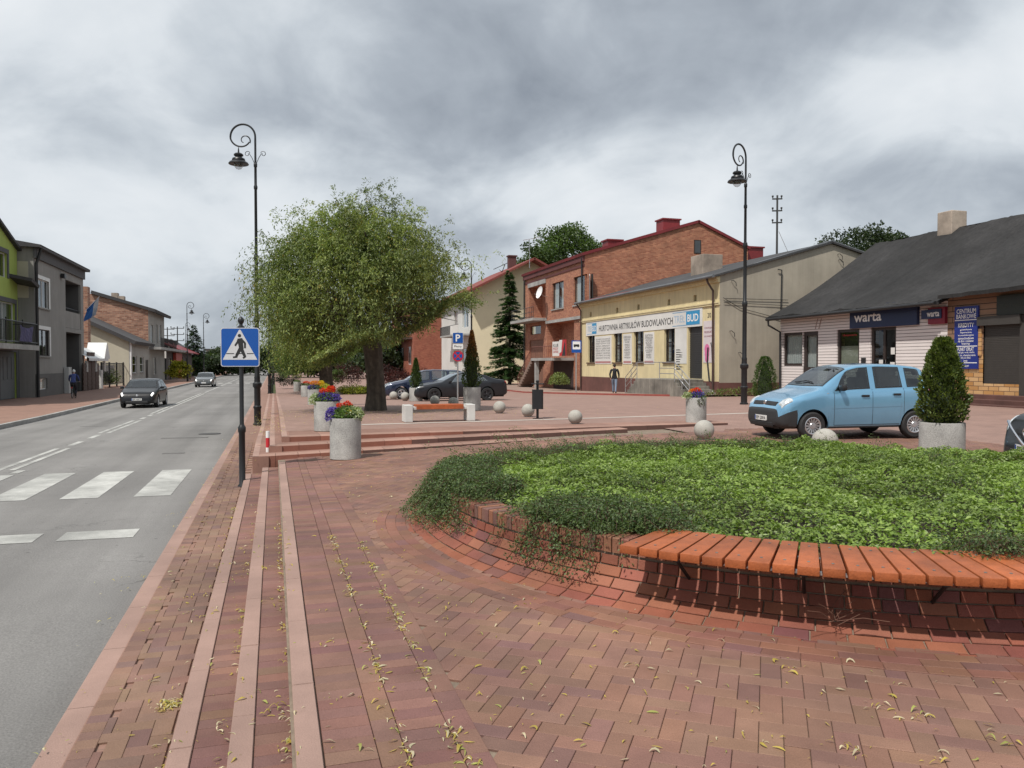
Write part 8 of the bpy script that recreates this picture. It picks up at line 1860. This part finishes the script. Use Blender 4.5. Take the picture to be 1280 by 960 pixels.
# ================================================================== trees
def willow(label, base, H=7.1, R=3.55, nst=2900, seed=1, group=None, rz=0, trunk_r=.42, cols=([.072, .115, .036], [.27, .335, .13])):
    cos_low = 1.0
    global rng; keep = rng; rng = np.random.default_rng(seed); rr = random.Random(seed)
    t = thing('willow_tree', label, 'tree', base, rz, group)
    cz = H*.56; rz_ = H*.44; off = (-.42, 0)
    # cluster centres spread over a lumpy dome
    K = 150; d = rdir(K, -.75, 1); k = rng.uniform(.62, 1.0, K)**.7; lump = 1+.13*np.sin(np.arctan2(d[:, 1], d[:, 0])*3+seed)+.06*rng.normal(0, 1, K)
    cen = np.stack([off[0]+d[:, 0]*R*.88*k*lump, off[1]+d[:, 1]*R*.88*k*lump, cz+d[:, 2]*rz_*.86*k*lump], 1); cen[:, :2] *= np.clip(1.12-.62*np.clip((cen[:, 2]-cz)/rz_, 0, 1)**1.5, .4, 1)[:, None]
    ci = rng.integers(0, K, nst); s = cen[ci]+rng.normal(0, .34, (nst, 3))
    outw = norm(s-np.array([off[0], off[1], cz-.4])); Ls = rng.uniform(.45, 1.25, nst)*np.where(s[:, 2] > H*.78, .6, 1.0)
    V, Fl, C = [], [], []; m = 30; tone = rng.uniform(.5, 1.32, K)[ci]; hue = rng.uniform(0, 1, K)[ci]
    u = np.linspace(0, 1, m)
    side = rng.normal(0, .16, (nst, 3))
    curl = rng.uniform(.03, .07, nst); ph = rng.uniform(0, 6, nst)
    P = s[:, None, :]+outw[:, None, :]*(Ls[:, None]*.55*np.sin(u*1.6)[None])[..., None]+side[:, None, :]*u[None, :, None]+np.array([0, 0, 1.0])*(Ls[:, None]*(.22*np.sin(u*2.2)-.72*u**1.7)[None])[..., None]
    P[..., 0] += curl[:, None]*np.sin(u*14+ph[:, None]); P[..., 1] += curl[:, None]*np.cos(u*13+ph[:, None])
    P[..., 2] = np.maximum(P[..., 2], 2.25-.95*np.clip((-P[..., 0]-.5)/1.6, 0, 1)*cos_low+1.1*np.clip((P[..., 0]-.9)/1.5, 0, 1)+.25*np.sin(P[..., 0]*1.3+P[..., 1]))
    T = np.gradient(P, axis=1); T = norm(T.reshape(-1, 3)); P = P.reshape(-1, 3); n = len(P)
    D = norm(T*.7+rng.normal(0, .55, (n, 3))+np.array([0, 0, -.25])); up = norm(rng.normal(0, .6, (n, 3))+np.array([0, 0, .9])); L = rng.uniform(.065, .125, n)
    V, Fl = leaves(P+rng.normal(0, .035, (n, 3)), D, up, L, L*.30, .12)
    tt = rng.uniform(0, 1, (n, 1)); C = (np.array(cols[0])*(1-tt)+np.array(cols[1])*tt)*np.repeat(tone, m)[:, None]; hv = np.repeat(hue, m)[:, None]; C = C*(1+hv*np.array([.22, .06, -.15]))
    rt = np.linalg.norm((P-np.array([off[0], off[1], cz]))/np.array([R, R, rz_]), axis=1); C *= np.clip(.5+.6*rt, .5, 1.1)[:, None]  # inner leaves tinted darker, crown shade painted into the leaf colour
    dead = rng.uniform(0, 1, n) < .02; C[dead] = np.array([.30, .22, .05])
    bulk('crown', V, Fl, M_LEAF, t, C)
    b = MB(); tr = trunk_r; pts = [(0, 0, -.15), (.0, 0, .15), (.01, 0, .6), (-.04, .02, 1.2), (-.10, .03, 1.9), (-.16, .02, 2.5)]; b.tube(pts, [tr*1.32, tr*1.12, tr*.98, tr*.95, tr*1.02, tr*.8], 14)
    b.v = [(x*(1+.07*math.sin(5*math.atan2(y, x)+z*1.4)), y*(1+.07*math.sin(5*math.atan2(y, x)+z*1.4)), z) for x, y, z in b.v]
    b.build('trunk', M_BARK, t, smooth=True)
    for i in range(10):
        a = 2*PI*i/10+rr.uniform(-.3, .3); e = Vector((off[0]+math.cos(a)*R*rr.uniform(.4, .75), off[1]+math.sin(a)*R*rr.uniform(.4, .75), rr.uniform(cz, H*.86))); s0 = Vector((-.12, .02, rr.uniform(1.8, 2.4))); md = (s0+e)/2+Vector((rr.uniform(-.2, .2), rr.uniform(-.2, .2), .5)); b = MB(); b.tube([s0, (s0+md)/2+Vector((0, 0, .2)), md, (md+e)/2+Vector((0, 0, .15)), e], [tr*.36, tr*.26, tr*.17, tr*.10, .02], 8); b.build('limb', M_BARK, t, smooth=True)
    b = MB()
    for i in range(150):
        c = cen[i % K]; a = np.array([off[0], 0, cz-.6])*.6+c*.4; b.tube([tuple(a+rng.normal(0, .15, 3)), tuple((a+c)/2+np.array([0, 0, .15])), tuple(c+rng.normal(0, .2, 3))], [.03, .02, .006], 4, caps=False)
    o = b.build('branches', M_BARK, t, fix=False); o['kind'] = 'stuff'
    rng = keep; return t
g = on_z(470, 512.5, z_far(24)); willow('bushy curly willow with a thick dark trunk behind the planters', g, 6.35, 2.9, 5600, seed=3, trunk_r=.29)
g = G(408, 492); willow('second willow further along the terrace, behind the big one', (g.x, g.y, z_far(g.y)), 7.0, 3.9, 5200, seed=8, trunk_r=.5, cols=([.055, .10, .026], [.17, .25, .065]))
def broadleaf(label, base, H, R, n=16000, cols=([.022, .05, .012], [.075, .13, .03]), L=(.12, .24), K=42, seed=1, kind='tree', low=.3, trunk=True, name='broadleaf_tree', group='trees behind the houses', sq=1.0):
    global rng; keep = rng; rng = np.random.default_rng(seed)
    t = thing(name, label, kind, base, 0, group)
    cz = H*(1+low)/2; rz_ = H*(1-low)/2; d = rdir(K, -.8, 1); k = rng.uniform(.35, 1, K)**.5; cen = np.stack([d[:, 0]*R*.8*k, d[:, 1]*R*.8*k, cz+d[:, 2]*rz_*.82*k], 1); cr = rng.uniform(.22, .42, K)*R*sq
    ci = rng.integers(0, K, n); dd = rdir(n, -.7, 1); kk = rng.uniform(0, 1, n)**.45; P = cen[ci]+dd*(cr[ci]*kk)[:, None]*np.array([1, 1, .72])
    D = norm(dd*.6+rng.normal(0, .6, (n, 3))); up = norm(dd+np.array([0, 0, .6])+rng.normal(0, .5, (n, 3))); l = rng.uniform(*L, n); V, F_ = leaves(P, D, up, l, l*.62, .12)
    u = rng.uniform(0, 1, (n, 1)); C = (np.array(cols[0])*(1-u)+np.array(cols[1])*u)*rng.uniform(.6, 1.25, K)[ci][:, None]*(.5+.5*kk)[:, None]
    bulk('crown', V, F_, M_LEAF, t, C)
    if trunk:
        b = MB(); b.tube([(0, 0, -1), (.1, 0, H*.25), (0, .1, H*.5), (.1, 0, H*.8)], [H*.032, H*.026, H*.018, H*.006], 8); b.build('trunk', M_BARK, t, smooth=True)
        for i in range(7):
            c = cen[i]; b = MB(); b.tube([(0, .05, H*.38), tuple((np.array([0, 0, H*.45])+c)/2), tuple(c)], [H*.012, H*.008, H*.003], 6); b.build('limb', M_BARK, t, smooth=True)
    rng = keep; return t
def conifer(label, base, H, R, n=15000, cols=([.014, .035, .014], [.05, .085, .035]), seed=1, L=(.12, .26), name='spruce_tree'):
    global rng; keep = rng; rng = np.random.default_rng(seed); t = thing(name, label, 'tree', base, 0, 'spruces')
    nb = 260; z = rng.uniform(.06, 1, nb)**.9; a = rng.uniform(0, 2*PI, nb); ln = R*(1-z)**.85*rng.uniform(.72, 1.15, nb)+.06; ci = rng.choice(nb, n, p=(ln+.1)/(ln+.1).sum()); s = rng.uniform(.05, 1, n)
    P = np.stack([np.cos(a[ci])*ln[ci]*s, np.sin(a[ci])*ln[ci]*s, z[ci]*H+.10*ln[ci]*s-.42*ln[ci]*s**1.6+.18*ln[ci]*s**4], 1)
    wd = (.20*ln[ci]*(1.15-s)+.04); pr = np.stack([-np.sin(a[ci]), np.cos(a[ci]), np.zeros(n)], 1); P += pr*(rng.uniform(-1, 1, n)*wd)[:, None]+np.array([0, 0, -1])*(rng.uniform(0, .12, n)*ln[ci])[:, None]
    D = norm(np.stack([np.cos(a[ci]), np.sin(a[ci]), np.full(n, -.25)], 1)+pr*rng.normal(0, .5, (n, 1))+rng.normal(0, .25, (n, 3))); up = norm(np.array([0, 0, 1.0])+rng.normal(0, .4, (n, 3))); l = rng.uniform(*L, n)*(H/10)**.5; V, F_ = leaves(P, D, up, l, l*.28, .1)
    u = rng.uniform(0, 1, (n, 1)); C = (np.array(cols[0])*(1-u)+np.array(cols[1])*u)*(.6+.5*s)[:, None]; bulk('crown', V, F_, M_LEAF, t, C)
    b = MB(); b.tube([(0, 0, -1), (0, 0, H*.98)], [R*.08, .01], 7); b.build('trunk', M_BARK, t, smooth=True); rng = keep; return t
# spruce in front of the cream house
q = on_y(637, 478, 76); H_ = on_y(637, 338, 76).z-z_far(76); conifer('tall dark spruce between the cream house and the brick house', (q.x, 76, z_far(76)), H_, 2.7, 30000, cols=([.022, .055, .02], [.075, .13, .045]), seed=5, L=(.2, .4))
def at_top(px, ytop, Y, zb=-1): p = on_y(px, 400, Y); return (p.x, Y, zb), on_y(px, ytop, Y).z-zb
b_, H_ = at_top(715, 276, 98); broadleaf('leafy green tree standing behind the tall brick house', b_, H_, 7.0, 26000, cols=([.05, .095, .02], [.13, .20, .05]), L=(.2, .42), seed=11, low=.45, sq=.8)
b_, H_ = at_top(672, 290, 92); broadleaf('lower green tree between the cream house and the brick house', b_, H_, 3.6, 9000, cols=([.04, .08, .02], [.11, .17, .045]), L=(.2, .36), seed=12, low=.3)
b_, H_ = at_top(1088, 273, 62); broadleaf('dark oak showing above the roof of the white shop', b_, H_, 6.6, 28000, cols=([.014, .03, .010], [.05, .075, .022]), L=(.18, .36), seed=17, low=.35, sq=.72, K=75)
# far end of the road
b_, H_ = at_top(242, 406, 150); conifer('dark spruce at the bend of the road between the far lamps', b_, H_, 3.6, 9000, seed=15, L=(.3, .55))
for i, (px, top, Y, R_c2, lab) in enumerate(((222, 434, 165, 3.5, 'dark tree left of the far spruce at the road end'), (262, 441, 160, 4.2, 'dark bushy tree just right of the far spruce'), (290, 444, 168, 4.5, 'dark bushy tree behind the crossing sign at the road end'), (318, 440, 172, 5, 'far tree at the end of the road under the willow edge'),
        (350, 432, 160, 6, 'far green tree behind the terrace planters'), (384, 430, 130, 5, 'far tree behind the second willow trunk'), (446, 425, 120, 6, 'far tree behind the big willow trunk'), (486, 428, 125, 4.5, 'far tree just left of the far brick house'), (276, 436, 215, 7, 'hazy tree on the skyline behind the white hall'), (300, 437, 230, 8, 'hazy skyline tree right of the white hall'))):
    b_, H_ = at_top(px, top, Y); broadleaf(lab, b_, H_, R_c2, 4200, cols=([.018, .032, .014], [.055, .08, .032]), L=(.35, .7), seed=20+i, low=.02, K=26, group='far trees at the road end')
# shrubs on the terrace
for i, (px, base_y, w, h, cols, lab) in enumerate(((500, 489, 1.5, 1.9, ([.035, .010, .010], [.13, .03, .025]), 'dark red barberry bush right of the willow trunk'), (478, 488, 1.3, 1.7, ([.03, .010, .010], [.10, .025, .022]), 'dark red barberry behind the willow trunk'), (434, 487, 1.6, 1.9, ([.03, .010, .010], [.095, .026, .022]), 'dark red barberry left of the willow trunk'),
        (527, 486, 1.2, 1.4, ([.035, .012, .010], [.12, .03, .025]), 'small red barberry beside the green thuja planter'), (405, 498, .7, .95, ([.28, .30, .03], [.50, .48, .06]), 'bright yellow-green bush beside the third planter'), (440, 492.5, 1.3, .45, ([.22, .26, .03], [.42, .44, .06]), 'low yellow-green edging shrub left of the willow trunk'), (462, 492, 1.2, .4, ([.20, .25, .03], [.40, .42, .06]), 'low yellow-green edging shrub touching the willow trunk'),
        (420, 487, 1.0, 1.4, ([.05, .09, .02], [.14, .2, .05]), 'mid green shrub behind the yellow bush'), (359, 486, 1.0, 1.3, ([.02, .03, .02], [.06, .06, .04]), 'small dark shrub at the farthest planter'))):
    g = G(px, base_y); broadleaf(lab, (g.x, g.y, z_far(g.y)), h*(g.y/52 if g.y > 40 else 1), w*(g.y/60 if g.y > 40 else .8), 2600, cols=cols, L=(.06, .14), seed=40+i, kind='shrub', low=.0, K=22, trunk=False, name='garden_shrub', group='terrace shrubs')
g = on_z(224, 477, GZ); broadleaf('bright yellow shrub on the far left pavement', (g.x, g.y, GZ), 2.6, 1.5, 2500, cols=([.25, .26, .02], [.45, .42, .05]), L=(.15, .3), seed=61, kind='shrub', low=0, trunk=False, name='garden_shrub', group='terrace shrubs')
g = on_z(136, 484, GZ); broadleaf('green weeds and shrub behind the black metal fence', (XK-.9, g.y, GZ), 1.6, 1.6, 2500, cols=([.05, .08, .02], [.15, .2, .06]), L=(.1, .2), seed=62, kind='shrub', low=0, trunk=False, name='garden_shrub', group='terrace shrubs')
g = G(930, 492); 
V, F_, C = leafcloud(900, (0, 0, .05), (2.2, .5, .35), ([.06, .09, .02], [.18, .22, .06]), (.08, .2), .25, 0); o = bulk('weeds', V, F_, M_LEAF, None, C); q = on_y(925, 495, Y0-.6); o.location = (q.x, Y0-.5, zg(q.x, Y0-.5)); tag(o, 'grass and weeds at the foot of the grey shop gable', 'weeds', kind='stuff')
g = on_x(702, 478, 21.2); V, F_, C = leafcloud(700, (0, 0, .5), (.8, .8, .9), ([.08, .13, .03], [.28, .33, .12]), (.1, .2), .5, 0); o = bulk('potted_shrub', V, F_, M_LEAF, None, C); o.location = (21.0, g.y, z_far(g.y)+.1); tag(o, 'pale green shrub at the foot of the brick house stair', 'shrub')
print('objects', len(bpy.data.objects), 'faces', sum(len(m.polygons) for m in bpy.data.meshes))
